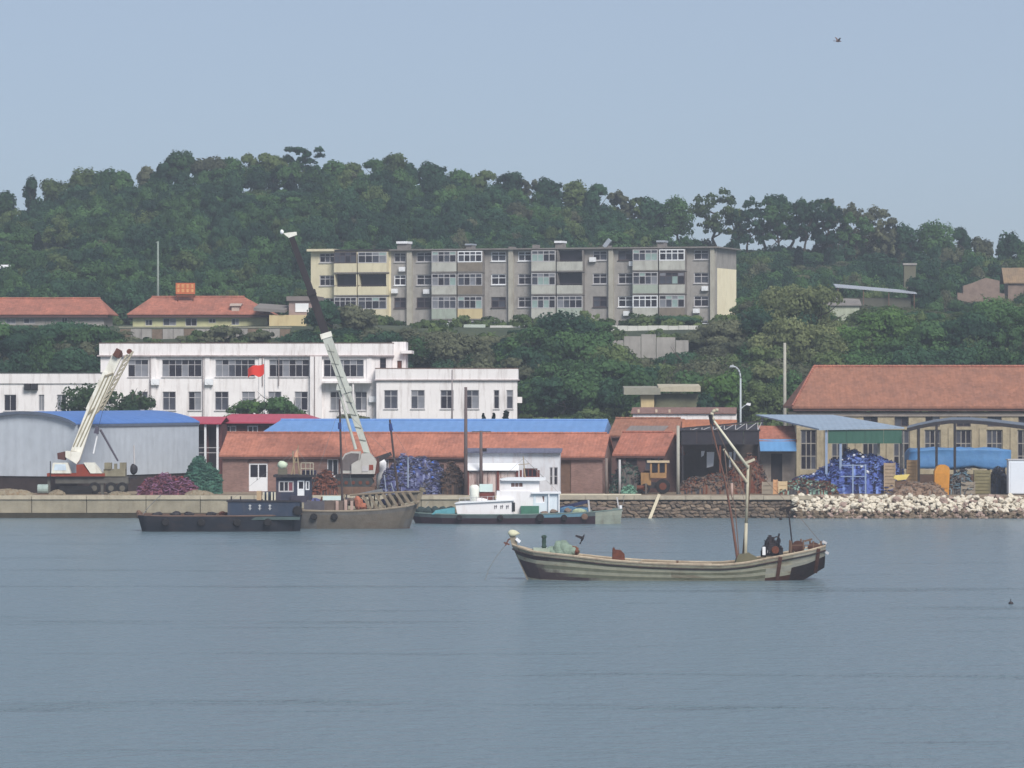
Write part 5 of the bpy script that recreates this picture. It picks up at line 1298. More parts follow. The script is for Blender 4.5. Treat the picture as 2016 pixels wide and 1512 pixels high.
# ---------------------------------------------------------------- boats
def hull(root, st, nstr, pick, ns=44, thick=.05, name='hull', far=True):
    """st: stations (x_top, z_top, half beam top, x_bottom, z_bottom, half beam bottom); strakes are separate planks"""
    st = np.array(st, float); k = len(st); t = np.linspace(0, k - 1, ns)
    I = [np.interp(t, range(k), st[:, j]) for j in range(6)]
    # light smoothing
    for j in (1, 2, 4, 5):
        a = I[j].copy(); a[1:-1] = (I[j][:-2] + 2 * I[j][1:-1] + I[j][2:]) / 4; I[j] = a
    def P(i, s, side, off=0.0):
        b = I[2][i] + (I[5][i] - I[2][i]) * (s ** 1.5)
        return (I[0][i] + (I[3][i] - I[0][i]) * s, side * (b + off), I[1][i] + (I[4][i] - I[1][i]) * s)
    h = bpy.data.objects.new(name, None); COL.objects.link(h); h.parent = root
    mm = pick(None, None)
    for side in (-1, 1):
        for q in range(nstr):
            s0, s1 = q / nstr, (q + 1) / nstr + .012
            mb = MB(); o0, o1 = .0 + .012 * (q % 2), .035 + .012 * (q % 2)
            for i in range(ns):
                for s, o in ((s0, o1), (s1, o0), (s1, o0 - thick), (s0, o1 - thick)): mb.v.append(P(i, s, side, o))
            for i in range(ns - 1):
                a, b = i * 4, i * 4 + 4; mi = pick(q, i / (ns - 1))
                for c_ in range(4):
                    d_ = (c_ + 1) % 4
                    mb.f.append((a + c_, b + c_, b + d_, a + d_) if side < 0 else (a + d_, b + d_, b + c_, a + c_)); mb.m.append(mi)
            for i in (0, ns - 1):
                mb.f.append(tuple(i * 4 + c_ for c_ in range(4))); mb.m.append(pick(q, i / (ns - 1)))
            mb.build('plank', mm, h)
    # transom
    tr = MB(); i = ns - 1
    cols = [s / 6 for s in range(7)]
    for s in cols: tr.v.append(P(i, s, -1)); tr.v.append(P(i, s, 1))
    for j in range(6): tr.f.append((j * 2, j * 2 + 2, j * 2 + 3, j * 2 + 1)); tr.m.append(pick(int(j * nstr / 6), 1.0))
    tr.build('transom', mm, h)
    return I, P, h
def deck(root, I, P, drop, m_, i0=1, i1=None, name='deck'):
    mb = MB(); n = len(I[0]); i1 = i1 or n
    idx = list(range(i0, i1))
    for i in idx:
        for sd in (-1, 1):
            p = P(i, 0, sd, -.07); mb.v.append((p[0], p[1], p[2] - drop))
    for j in range(len(idx) - 1): mb.f.append((j * 2, j * 2 + 1, j * 2 + 3, j * 2 + 2)); mb.m.append(0)
    mb.build(name, m_, root)
def rail(root, I, P, m_, r_=.07, up=.02, i0=0, i1=None, name='gunwale', off=0):
    n = len(I[0]); i1 = i1 or n
    for sd in (-1, 1):
        MB().path([(P(i, 0, sd, off)[0], P(i, 0, sd, off)[1], P(i, 0, sd, off)[2] + up) for i in range(i0, i1)], r_, 6).build(name, m_, root)

# --- moored wooden boat in the foreground
c = At('wooden_fishing_boat', 'weathered wooden fishing boat with tall derrick anchored in open water', 'fishing boat', 1310, 257.2, 0)
r = c.root; X, Zc = c.x, c.z
W1 = mat('hull_tan', C(150, 148, 132), .85, .3, 1.2, bump=.25, bscale=8, dirt=C(98, 72, 56), dirtamt=.75, dscale=(.8, 1, .7))
W2 = mat('hull_olive', C(122, 124, 106), .85, .3, 1.2, bump=.25, bscale=8, dirt=C(84, 74, 58), dirtamt=.75, dscale=(.6, 1, 1))
W3 = mat('hull_cream', C(172, 170, 152), .85, .25, 1.2, bump=.2, bscale=8, dirt=C(112, 82, 64), dirtamt=.75, dscale=(.35, 1, 1.6))
W4 = mat('hull_maroon', C(92, 72, 72), .85, .3, 1.5, bump=.25, bscale=8, dirt=C(66, 48, 46), dirtamt=.6)
W5 = mat('hull_rust', C(88, 60, 52), .9, .35, 2, dirt=C(64, 44, 40), dirtamt=.7, dscale=(1, 1, 1))
W6 = mat('hull_black', C(54, 48, 50), .8, .3, 1.5, dirt=C(92, 58, 50), dirtamt=.5)
W7 = mat('hull_grey', C(168, 166, 154), .85, .25, 1.2, bump=.2, bscale=8, dirt=C(120, 98, 82), dirtamt=.6, dscale=(.35, 1, 1.6))
sh = [(1009, 1073), (1022, 1078), (1050, 1086), (1090, 1090), (1140, 1095), (1200, 1102), (1270, 1107), (1350, 1110), (1420, 1111), (1465, 1107), (1510, 1098), (1550, 1091), (1590, 1083), (1622, 1074)]
bt = [.12, .5, 1.0, 1.4, 1.7, 1.85, 1.9, 1.9, 1.85, 1.8, 1.75, 1.68, 1.6, 1.5]
xb = [1046, 1052, 1070, 1105, 1150, 1205, 1270, 1350, 1420, 1465, 1505, 1540, 1580, 1621]
zbm = [-.35, -.38, -.4, -.4, -.4, -.4, -.4, -.4, -.4, -.4, -.38, -.3, .02, .72]
bb = [.04, .2, .55, .95, 1.25, 1.45, 1.55, 1.55, 1.5, 1.4, 1.25, 1.1, .95, .85]
st = [(X(a), Zc(y), b, X(x_), z_, b2) for (a, y), b, x_, z_, b2 in zip(sh, bt, xb, zbm, bb)]
def worn_plank(name, base, xe):
    """plank whose dark antifouling paint runs aft from the stem and wears out raggedly about xe"""
    m, nt, bs = nodes_of(name); N, L = nt.nodes.new, nt.links.new
    tc = N('ShaderNodeTexCoord'); sx = N('ShaderNodeSeparateXYZ'); L(tc.outputs['Object'], sx.inputs[0])
    no = N('ShaderNodeTexNoise'); no.inputs['Scale'].default_value = 1.3; no.inputs['Detail'].default_value = 7; no.inputs['Roughness'].default_value = .7; L(tc.outputs['Object'], no.inputs['Vector'])
    ad = N('ShaderNodeMath'); ad.operation = 'MULTIPLY_ADD'; ad.inputs[1].default_value = 4.0; L(no.outputs[0], ad.inputs[0]); L(sx.outputs[0], ad.inputs[2])
    mr = N('ShaderNodeMapRange'); mr.inputs[1].default_value = xe + 1.4; mr.inputs[2].default_value = xe + 2.6; L(ad.outputs[0], mr.inputs[0])
    mx = N('ShaderNodeMix'); mx.data_type = 'RGBA'; mx.inputs[6].default_value = C(84, 70, 72); mx.inputs[7].default_value = base
    L(mr.outputs[0], mx.inputs[0])
    n2 = N('ShaderNodeTexNoise'); n2.inputs['Scale'].default_value = 3; n2.inputs['Detail'].default_value = 6; L(tc.outputs['Object'], n2.inputs['Vector'])
    r2 = N('ShaderNodeMapRange'); r2.inputs[3].default_value = .6; r2.inputs[4].default_value = 1.3; L(n2.outputs[0], r2.inputs[0])
    m2 = N('ShaderNodeMix'); m2.data_type = 'RGBA'; m2.blend_type = 'MULTIPLY'; m2.inputs[0].default_value = 1; L(mx.outputs[2], m2.inputs[6]); L(r2.outputs[0], m2.inputs[7])
    L(m2.outputs[2], bs.inputs['Base Color']); bs.inputs['Roughness'].default_value = .85
    return m
WORN = [worn_plank('worn_plank_a', C(122, 124, 106), X(1072)), worn_plank('worn_plank_b', C(172, 170, 152), X(1090)), worn_plank('worn_plank_c', C(122, 124, 106), X(1120)), worn_plank('worn_plank_d', C(150, 148, 132), X(1165)), worn_plank('worn_plank_e', C(122, 124, 106), X(1095))]
def pick(q, t):
    if q is None: return [W1, W2, W3, W4, W5, W6, W7] + WORN
    if t > .86: return 6 if q < 4 else 5  # black lower strakes: shade under the stern put into the colour
    if t > .76: return [0, 0, 2, 6, 6, 2, 4, 4, 5][q]
    if t < .04 and q in (0, 7): return 6
    if t < .5 and 3 <= q <= 6: return 4 + q
    if t < .3 and q == 1: return 11
    if q == 7: return 2 if t < .3 else (4 if .36 < t < .5 else 0)
    return [0, 1, 2, 1, 2, 1, 0, 2, 5][q]
I, P, h = hull(r, st, 9, pick, 60)
deck(r, I, P, .28, mat('boat_deck', C(150, 136, 112), .9, .3, 1.5, dirt=C(104, 82, 66)))
rail(r, I, P, mat('gunwale_pale', C(178, 164, 144), .85, .3, 2, dirt=C(110, 80, 66), dirtamt=.7), .075, .03)
rail(r, I, P, W6, .045, -.22, 0, 60, 'rubbing_strake', .03)
for a in (1535, 1606): # rusty vertical straps near the stern
    mb = MB(); i = int(np.argmin(abs(I[0] - X(a))))
    for j in range(6):
        p, q_ = Vector(P(i, j / 6, -1, .07)), Vector(P(i, (j + 1) / 6, -1, .07)); mb.bar(p, q_, .2, .05, (0, 1, 0))
    mb.build('rust_strap', W5, r)
mb = MB(); mb.bar(c.p(1007, 1048, 0), c.p(1014, 1076, 0), .32, .3); mb.bar(c.p(1014, 1076, 0), c.p(1046, 1150, 0), .26, .2); mb.build('stem_post', mat('stem_grey', C(150, 140, 124), .9, .3, 3), r)
MB().blob(c.p(1010, 1050, 0), (.34, .3, .2), 2, .4).build('bow_bundle', mat('pale_bundle', C(206, 204, 176), .9, .2, 3), r, smooth=True)
MB().bar(c.p(1016, 1060, -.1), c.p(1024, 1067, -.1), .16, .3).build('bow_board', FRAMEW, r)
mb = MB(); mb.bar(c.p(1001, 1062, -.1), c.p(995, 1074, -.15), .07, .07); mb.bar(c.p(992, 1068, -.1), c.p(1003, 1072, -.15), .08, .1); mb.bar(c.p(1012, 1058, -.1), c.p(1001, 1062, -.1), .08, .08); mb.build('anchor', RUST, r)
rp = MB(); rp.path([c.p(996, 1072, -.15), c.p(985, 1085, -.3), c.p(974, 1100, -.5), c.p(962, 1120, -.8), c.p(955, 1141, -1.1)], .018, 5); rp.build('anchor_rope', mat('grey_rope', C(120, 122, 122), .9), r)
mb = MB(); mb.lathe(c.p(1071, 1088, -.2), [(.13, 0), (.11, .3), (.16, .35), (.1, .45), (.13, .62), (.1, .8), (.15, .86), (.15, .95), (.05, 1.0)], 10); mb.build('bollard', mat('dark_green_bollard', C(54, 76, 68), .8, .4, 4, dirt=C(150, 150, 140)), r, smooth=True)
MB().box(X(1050), X(1082), -.9, .9, Zc(1088), Zc(1079)).build('fore_hatch', mat('pale_teal_paint', C(172, 184, 168), .8, .25, 2), r)
hp = MB()
for i in range(7): hp.blob((X(1090 + i * 6), random.uniform(-.5, .4), Zc(1086)), (.45, .5, .32 + (.3 if i in (2, 3, 4) else 0)), i, .5)
hp.build('net_bundle', mat('grey_green_net', C(132, 150, 136), .95, .3, 4, bump=.5, bscale=12), r, smooth=True)
MB().blob(c.p(1126, 1086, -.3), (.42, .4, .3), 5, .6).build('rust_lump', RUST, r)
mb = MB(); mb.prism([(X(1205), Zc(1102)), (X(1230), Zc(1102)), (X(1229), Zc(1090)), (X(1222), Zc(1083)), (X(1211), Zc(1082)), (X(1209), Zc(1077)), (X(1206), Zc(1080))], -.5, .3); mb.build('winch', RUST, r)
for a, y in ((1246, 1103), (1332, 1102), (1188, 1097)): MB().bar(c.p(a, y + 14, -1.2), c.p(a, y, -1.2), .12, .12).build('timber_head', WOODP, r)
for a, b in ((1240, 1262), (1150, 1190)): MB().box(X(a), X(b), -1.3, 1.0, Zc(1112), Zc(1103)).build('hatch_coaming', W1, r)
MB().box(X(1280), X(1400), -1.2, 1.2, Zc(1116), Zc(1108)).build('hold_cover', mat('hold_boards', C(158, 142, 120), .9, .3, 2, dirt=C(112, 90, 74)), r)
MC = mat('mast_cream', C(190, 184, 164), .8, .2, 2, dirt=C(142, 124, 98), dirtamt=.5)
ms = MB(); ms.tube(c.p(1467, 1112, 0), c.p(1469, 1030, 0), .1, .09, 10); ms.tube(c.p(1469, 1030, 0), c.p(1473, 915, 0), .09, .075, 10); ms.build('mast', MC, r, smooth=True)
MB().tube(c.p(1463, 1110, .25), c.p(1479, 915, .2), .09, .06, 8).build('back_mast', mat('mast_brown', C(104, 82, 68), .9, .3, 3), r)
MB().bar(c.p(1467, 912, 0), c.p(1486, 904, 0), .14, .2).build('mast_head', MC, r)
MB().tube(c.p(1473, 921, -.1), c.p(1405, 828, -.1), .085, .06, 8).build('derrick_boom', mat('boom_white', C(216, 212, 192), .8, .15, 2), r, smooth=True)
MB().path([c.p(1405, 828, -.1), c.p(1401, 820, -.1), c.p(1402, 812, -.1), c.p(1408, 807, -.1), c.p(1414, 808, -.1)], .1, 8).build('boom_hook', MC, r, smooth=True)
MB().tube(c.p(1471, 950, -.05), c.p(1424, 884, -.12), .08, .06, 8).build('brace', MC, r)
BRP = mat('pole_rust', C(116, 84, 74), .9, .3, 3)
mb = MB(); mb.tube(c.p(1453, 1112, -.4), c.p(1440, 1020, -.3), .085, .07, 8); mb.tube(c.p(1440, 1020, -.3), c.p(1428, 950, -.25), .065, .055, 8); mb.tube(c.p(1428, 950, -.25), c.p(1399, 835, -.15), .05, .045, 8); mb.build('sheer_leg', BRP, r)
MB().tube(c.p(1399, 816, -.1), c.p(1402, 838, -.1), .14, .1, 8).build('block', DARKM, r)
MB().path([c.p(1426, 885, -.2), c.p(1432, 950, -.2), c.p(1447, 1000, -.2), c.p(1455, 1100, -.2)], .03, 5).build('fall_rope', mat('brown_rope', C(118, 96, 86), .9), r)
MB().path([c.p(1405, 830, -.1), c.p(1445, 920, -.2), c.p(1470, 1000, -.2)], .018, 4).build('stay', mat('brown_rope', C(118, 96, 86)), r)
MB().path([c.p(1474, 912, 0), c.p(1560, 1000, .2), c.p(1618, 1070, .2)], .014, 4).build('stay', mat('brown_rope', C(118, 96, 86)), r)
MB().prism([(X(1446), Zc(1110)), (X(1496), Zc(1104)), (X(1490), Zc(1097)), (X(1474), Zc(1088)), (X(1452), Zc(1092))], -.7, .7).build('mast_step', mat('step_green', C(112, 108, 88), .9, .3, 2), r)
eb = MB(); eb.box(X(1506), X(1534), -.5, .5, Zc(1094), Zc(1064)); eb.box(X(1511), X(1524), -.4, .4, Zc(1064), Zc(1057)); eb.lathe((X(1520), -.6, Zc(1078)), [(.28, 0), (.3, .04), (.28, .1)], 14, axis='y')
for i in range(7): eb.tube((X(1508 + i * 4), -.55, Zc(1090)), (X(1509 + i * 4), -.55, Zc(1060 + (i % 3) * 5)), .05, n=6)
eb.box(X(1498), X(1508), -.3, .3, Zc(1096), Zc(1084)); eb.box(X(1532), X(1541), -.35, .3, Zc(1094), Zc(1078)); eb.tube((X(1530), -.2, Zc(1066)), (X(1534), -.2, Zc(1050)), .06, .05); eb.bar((X(1504), -.45, Zc(1070)), (X(1538), -.45, Zc(1076)), .12, .1); eb.box(X(1512), X(1518), -.48, -.3, Zc(1064), Zc(1053))
MB().lathe((X(1525), -.66, Zc(1082)), [(.2, 0), (.22, .03), (.2, .06)], 14, axis='y').build('pulley', RUST, r)
MB().box(X(1508), X(1516), -.56, -.52, Zc(1088), Zc(1076)).build('engine_plate', FRAMEG, r)
eb.build('engine', mat('engine_black', C(40, 38, 46), .7, .4, 4, dirt=C(76, 60, 58)), r)
hoop = MB(); hoop.path([c.p(1528 + 7 * math.cos(a), 1064 - 8 * math.sin(a), -.5) for a in [math.pi * q / 7 - .6 for q in range(9)]], .035, 6)
hoop.path([c.p(1505 - 6 * math.cos(a), 1082 - 9 * math.sin(a), -.5) for a in [math.pi * q / 7 - 1.2 for q in range(9)]], .03, 6); hoop.build('engine_hoop', DARKM, r)
MB().box(X(1500), X(1506), -.6, -.4, Zc(1092), Zc(1076)).build('water_tank', FRAMEW, r)
fp = MB(); fp.tube(c.p(1562, 1092, .1), c.p(1552, 1000, .1), .045, .035, 8); fp.build('flag_staff', DARKM, r)
fg = MB(); pts = [(1532, 1002), (1545, 999), (1553, 997), (1572, 994), (1570, 998), (1556, 1002), (1553, 1010), (1549, 1012), (1547, 1003), (1536, 1006)]
fg.prism([(X(a), Zc(y)) for a, y in pts], .05, .09); fg.build('tattered_flag', mat('dark_cloth', C(46, 42, 44), .9, .3, 2), r)
MB().path([c.p(1545, 1003, .07), c.p(1538, 1018, .07)], .015, 4).build('flag_cord', DARKM, r)
MB().blob(c.p(1537, 1021, .07), (.1, .1, .09), 1, .1).build('day_ball', DARKM, r, smooth=True)
for a, y0, y1 in ((1556, 1064, 1092), (1579, 1062, 1088), (1598, 1064, 1086), (1620, 1066, 1080)):
    for yy in (-1.3, .8): MB().tube(c.p(a, y1, yy), c.p(a + random.uniform(-3, 3), y0, yy), .05, .05, 6).build('stanchion', WOODP, r)
for a, y, s_ in ((1571, 1076, .34), (1602, 1080, .36)):
    mb = MB(); mb.lathe((X(a), -.9, Zc(y)), [(s_, 0), (s_, .08), (s_ * .5, .1), (s_ * .5, .9), (s_, .92), (s_, 1.0)], 12, axis='y'); mb.build('net_roller', W5, r)
MB().bar(c.p(1556, 1072, -1.3), c.p(1618, 1071, -1.3), .05, .05).build('stern_rail', WOODP, r)
MB().bar(c.p(1585, 1066, .5), c.p(1600, 1062, .5), .1, .1).build('stern_rail', WOODP, r)
MB().box(X(1580), X(1592), -.8, -.2, Zc(1090), Zc(1080)).build('fish_box', mat('pale_blue_box', C(170, 190, 192), .7), r)
for a, y in ((1618, 1064), (1622, 1084)): MB().bar(c.p(a - 2, y, -1.4), c.p(a + 6, y + 4, -1.4), .14, .14).build('stern_fitting', FRAMEG, r)

# --- dark work boat with wheelhouse
c = At('work_boat', 'dark blue work boat with long low black stern and wheelhouse', 'boat', 440, 342.5, 0)
r = c.root; X, Zc = c.x, c.z
HB = mat('hull_near_black', C(34, 38, 48), .7, .3, 1.2, dirt=C(72, 58, 54), dirtamt=.5, dscale=(.4, 1, 1))
HN = mat('hull_navy', C(50, 62, 82), .7, .25, 1.2, dirt=C(88, 84, 88), dirtamt=.5)
HG = mat('hull_band_green', C(76, 92, 92), .7, .25, 1.2)
st = [(X(594), Zc(1012), .35, X(590), -.3, .2), (X(580), Zc(1013), 1.2, X(577), -.3, 1.0), (X(550), Zc(1014), 1.8, X(548), -.3, 1.6), (X(480), Zc(1015), 2.0, X(480), -.3, 1.9), (X(400), Zc(1015), 2.0, X(400), -.3, 1.9), (X(330), Zc(1015), 2.0, X(330), -.3, 1.8), (X(290), Zc(1014), 1.8, X(290), -.3, 1.5), (X(274), Zc(1013), 1.3, X(284), -.3, 1.0)]
I, P, h = hull(r, st, 4, lambda q, t: [HB, HG] if q is None else 0, 40)
deck(r, I, P, .04, mat('deck_brown', C(98, 82, 76), .9, .3, 1.5), 0)
rail(r, I, P, mat('rail_brown', C(112, 90, 80), .9, .3, 2), .06, .02)
MB().blob(c.p(277, 1012, -1.0), (.25, .3, .3), 4, .5).build('stern_fender', WOODP, r)
mb = MB(); mb.box(X(451), X(592), -1.85, 1.85, Zc(1015), Zc(987)); mb.build('deckhouse', HN, r)
MB().box(X(449), X(594), -1.92, 1.9, Zc(987) + .003, Zc(984)).build('deck_edge', DARKM, r)
MB().box(X(450), X(593), -1.95, -1.855, Zc(1022), Zc(1016)).build('rubbing_band', HG, r)
for k, a in enumerate((495, 514, 534)):
    m_ = MB(); u = X(a)
    m_.box(u - .1, u + .1, -1.87, -1.852, Zc(995), Zc(994) + .03); m_.box(u - .04, u + .04, -1.875, -1.856, Zc(1003), Zc(992)); m_.box(u - .12, u + .12, -1.872, -1.853, Zc(1000), Zc(999))
    m_.build('mark', mat('faded_white', C(186, 188, 190), .8, .2, 3), r)
wh = MB(); ops = [(X(550), X(580), Zc(968), Zc(946)), (X(587), X(601), Zc(984), Zc(945)), (X(603), X(611), Zc(964), Zc(946))]
wall_front(wh, X(545), X(613), Zc(984), Zc(939), -1.2, ops, .12); shell(wh, X(545), X(613), -1.2, 1.2, Zc(984), Zc(939)); wh.build('wheelhouse', mat('wheelhouse_navy', C(56, 60, 80), .7, .3, 1.5, dirt=C(92, 72, 70)), r)
window(r, *ops[0], -1.14, 3, 1, FRAMEG, DARKGLASS, .1, gms=[DARKGLASS, GLASSC, mat('curtain_red', C(126, 74, 84), .8, .3, 4)])
MB().box(ops[1][0], ops[1][1], -1.13, -1.09, ops[1][2], ops[1][2] + .75).build('door', FRAMEW, r)
window(r, ops[1][0], ops[1][1], ops[1][2] + .755, ops[1][3], -1.14, 1, 1, FRAMEW, DARKGLASS, .1, name='door_glazing')
window(r, *ops[2], -1.14, 1, 1, FRAMEW, GLASSG, .08)
MB().box(X(540), X(620), -1.5, 1.5, Zc(939) + .003, Zc(934)).build('wheelhouse_roof', DARKM, r)
MB().box(X(596), X(622), -.9, .9, Zc(934) + .003, Zc(926)).build('roof_locker', mat('deep_navy', C(44, 42, 66), .7, .2, 2), r)
MB().blob(c.p(557, 915, -.5), (.38, .36, .32), 3, .35).build('radar_bundle', mat('pale_green_white', C(206, 220, 196), .8, .15, 3), r, smooth=True)
MB().box(X(548), X(566), -.8, -.2, Zc(934) + .003, Zc(922)).build('radar_base', mat('olive_drab', C(112, 108, 96), .8), r)
mm = MB()
for a, b in ((574, 585), (580, 577), (590, 585)): mm.tube(c.p(a, 934, -.4), c.p(b, 888, -.4), .06, .05, 6)
mm.tube(c.p(577, 910, -.4), c.p(588, 910, -.4), .04); mm.tube(c.p(586, 892, -.4), c.p(588, 876, -.4), .05, .02)
mm.build('signal_mast', mat('tan_mast', C(160, 144, 118), .8, .2, 2), r)
MB().prism([(X(580), Zc(900)), (X(587), Zc(900)), (X(586), Zc(884)), (X(583), Zc(888))], -.5, -.45).build('pennant', mat('orange_pale', C(214, 160, 132), .8), r)
rl = MB()
for a in (594, 603, 612, 618): rl.tube(c.p(a, 934, -1.2), c.p(a, 911, -1.2), .035, n=6)
for y in (911, 922): rl.tube(c.p(594, y, -1.2), c.p(618, y, -1.2), .035, n=6)
rl.build('roof_rail', mat('rail_cream', C(176, 168, 150), .7), r)
MB().box(X(507), X(516), -1.2, -.5, Zc(984) + .003, Zc(966)).build('vent_box', mat('tan_box', C(190, 164, 132), .8, .2, 2), r)
MB().box(X(519), X(545), -1.0, .6, Zc(984) + .003, Zc(968)).build('engine_hatch', HN, r)
for a in (521, 528, 537, 543): MB().bar(c.p(a, 984, -1.25), c.p(a, 968, -1.25), .12, .12).build('bitt', mat('cream_bitt', C(206, 200, 180), .7), r)
MB().lathe((X(588), -2.05, Zc(1004)), [(.3, 0), (.36, .06), (.36, .2), (.3, .26)], 16, axis='y').build('tyre_fender', RUBBER, r)
MB().box(X(575), X(605), -1.75, -1.2, Zc(990) + .08, Zc(975)).build('fore_locker', mat('navy_brown', C(66, 62, 76), .8, .3, 2), r)

# --- grey timber boat, ribs showing
c = At('open_timber_boat', 'grey brown timber boat with exposed slanting frames moored beside work boat', 'boat', 710, 349, 0)
r = c.root; X, Zc = c.x, c.z
G1 = mat('hull_grey_brown', C(112, 105, 96), .9, .3, 1.2, bump=.3, bscale=7, dirt=C(100, 84, 72), dirtamt=.6, dscale=(.4, 1, 1.4))
G2 = mat('hull_slate', C(108, 106, 104), .9, .3, 1.2, bump=.3, bscale=7, dirt=C(84, 72, 66), dirtamt=.6, dscale=(.4, 1, 1.4))
G3 = mat('hull_rusty_foot', C(96, 68, 60), .9, .3, 2)
st = [(X(824), Zc(988), .1, X(804), -.3, .05), (X(816), Zc(993), .7, X(798), -.3, .5), (X(800), Zc(997), 1.3, X(780), -.3, 1.0), (X(750), Zc(1003), 1.7, X(745), -.3, 1.5), (X(690), Zc(1006), 1.8, X(690), -.3, 1.6), (X(640), Zc(1006), 1.8, X(640), -.3, 1.6), (X(600), Zc(1005), 1.6, X(602), -.3, 1.4), (X(583), Zc(1004), 1.4, X(588), -.3, 1.1)]
I, P, h = hull(r, st, 6, lambda q, t: [G1, G2, G3, W6] if q is None else (2 if q == 5 else (1 if t > .75 or (t < .2 and q > 2) else (0 if q else 1))), 40)
deck(r, I, P, .25, mat('deck_brown', C(98, 82, 76)), 1)
rail(r, I, P, mat('gunwale_tan', C(146, 134, 118), .9, .25, 2), .09, .03)
TF = mat('frame_tan', C(132, 120, 104), .9, .25, 3)
for i in range(9):   # slanting frames of the raised bulwark
    a = 706 + i * 13
    for yy in (-1.35 + max(0, i - 5) * .2,): MB().bar(c.p(a + 12, 1003 - i * 1.5, yy), c.p(a - 4, 975 - i * .8, yy + .1), .2, .14).build('frame_timber', TF, r)
mb = MB(); mb.path([c.p(690, 974, -1.2), c.p(750, 970, -1.15), c.p(800, 968, -.8), c.p(828, 968, -.1)], .08, 6); mb.build('bulwark_rail', TF, r)
mb = MB(); mb.add([c.p(760, 998, -1.0), c.p(828, 984, -.05), c.p(828, 968, -.05), c.p(760, 974, -.95)], [(0, 1, 2, 3)]).add([c.p(760, 998, -.92), c.p(828, 984, .03), c.p(828, 968, .03), c.p(760, 974, -.87)], [(3, 2, 1, 0)]); mb.build('bow_bulwark', G1, r)
mb = MB(); mb.bar(c.p(818, 1000, 0), c.p(832, 960, 0), .35, .3); mb.bar(c.p(826, 962, -.1), c.p(838, 967, -.1), .18, .2); mb.build('stem_post', mat('stem_tan', C(132, 122, 106), .9, .3, 3), r)
MB().box(X(600), X(640), -1.3, 1.0, Zc(1004), Zc(986)).build('cabin_trunk', mat('slate_cabin', C(92, 90, 98), .9, .3, 2), r)
MB().box(X(640), X(684), -1.2, 1.0, Zc(1005), Zc(986)).build('hold_coaming', mat('dull_brown', C(112, 98, 90), .9, .3, 2), r)
MB().box(X(637), X(672), -1.25, -.7, Zc(984), Zc(976)).build('white_locker', mat('pale_cyan', C(206, 224, 222), .7, .1, 2), r)
MB().hexa([c.p(700, 980, -1.0), c.p(756, 974, -1.0), c.p(756, 974, .6), c.p(700, 980, .6)], [c.p(704, 972, -1.0), c.p(752, 962, -1.0), c.p(752, 962, .6), c.p(704, 972, .6)]).build('grey_cover', mat('grey_cover', C(126, 128, 132), .9, .3, 2), r)
MB().blob(c.p(708, 990, -1.3), (.35, .3, .5), 4, .6).build('orange_gear', mat('dull_orange', C(172, 108, 86), .9, .3, 4), r)
MB().blob(c.p(716, 997, -1.3), (.3, .3, .3), 6, .6).build('orange_gear', mat('dull_orange', C(172, 108, 86)), r)
for a, y in ((665, 985), (682, 983), (694, 985)): MB().bar(c.p(a, 1004, -1.3), c.p(a, y, -1.3), .22, .2).build('deck_post', mat('pinkish_post', C(186, 160, 150)), r)
DP = mat('mast_dark', C(78, 66, 66), .9, .3, 3); BF = mat('blue_wrap', C(44, 64, 122), .8, .2, 3)
for (a, y, b, y2) in ((674, 1000, 668, 786), (787, 1000, 767, 826)):
    MB().tube(c.p(a, y, .4), c.p(b, y2, .4), .1, .07, 8).build('mast', DP, r)
MB().tube(c.p(668.6, 845, .4), c.p(668.3, 832, .4), .14, .12, 8).build('furled_flag', BF, r)
MB().tube(c.p(770, 848, .4), c.p(768, 834, .4), .14, .12, 8).build('furled_flag', BF, r)
MB().tube(c.p(803, 960, .3), c.p(803, 900, .3), .07, .06, 8).build('pipe_stay', mat('blue_grey_pipe', C(150, 160, 180), .7), r)
for (a, y, b, y2) in ((762, 985, 757, 935), (780, 985, 770, 950)): MB().tube(c.p(a, y, -.4), c.p(b, y2, -.4), .05, .04, 6).build('stanchion', mat('blue_grey_pipe', C(150, 160, 180)), r)

# --- white cabin boat at the quay
c = At('white_cabin_boat', 'white cabin boat with dark low hull moored before the quay shed', 'boat', 1010, 361, 0)
r = c.root; X, Zc = c.x, c.z
D1 = mat('hull_dark_plum', C(62, 46, 54), .8, .3, 1.5); D2 = mat('hull_grey_teal', C(92, 104, 106), .8, .3, 1.5, dirt=C(66, 70, 72)); D3 = mat('hull_light_blue', C(106, 146, 166), .8, .25, 1.5, dirt=C(90, 100, 104))
D4 = mat('hull_pale_stern', C(160, 166, 154), .85, .25, 1.5, dirt=C(110, 96, 84), dirtamt=.6)
st = [(X(806), Zc(1008), .1, X(822), -.3, .05), (X(825), Zc(1010), .8, X(835), -.3, .6), (X(870), Zc(1012), 1.6, X(875), -.3, 1.3), (X(950), Zc(1013), 2.0, X(950), -.3, 1.8), (X(1040), Zc(1012), 2.1, X(1040), -.3, 1.9), (X(1110), Zc(1010), 2.0, X(1110), -.3, 1.8), (X(1170), Zc(1007), 1.9, X(1170), -.3, 1.6), (X(1224), Zc(1002), 1.6, X(1220), -.3, 1.3)]
def pick3(q, t):
    if q is None: return [D1, D2, D3, D4]
    if t > .86: return 3
    if q >= 1: return 0
    return 2 if .6 < t < .8 else 1
I, P, h = hull(r, st, 4, pick3, 44)
deck(r, I, P, .1, mat('deck_grey_green', C(98, 106, 100), .9, .3, 1.5), 1)
rail(r, I, P, mat('rail_teal', C(112, 128, 124), .8, .3, 2), .06, .02)
CW = mat('cabin_white', C(236, 234, 236), .6, .06, 1.2, dirt=C(196, 180, 172), dirtamt=.4)
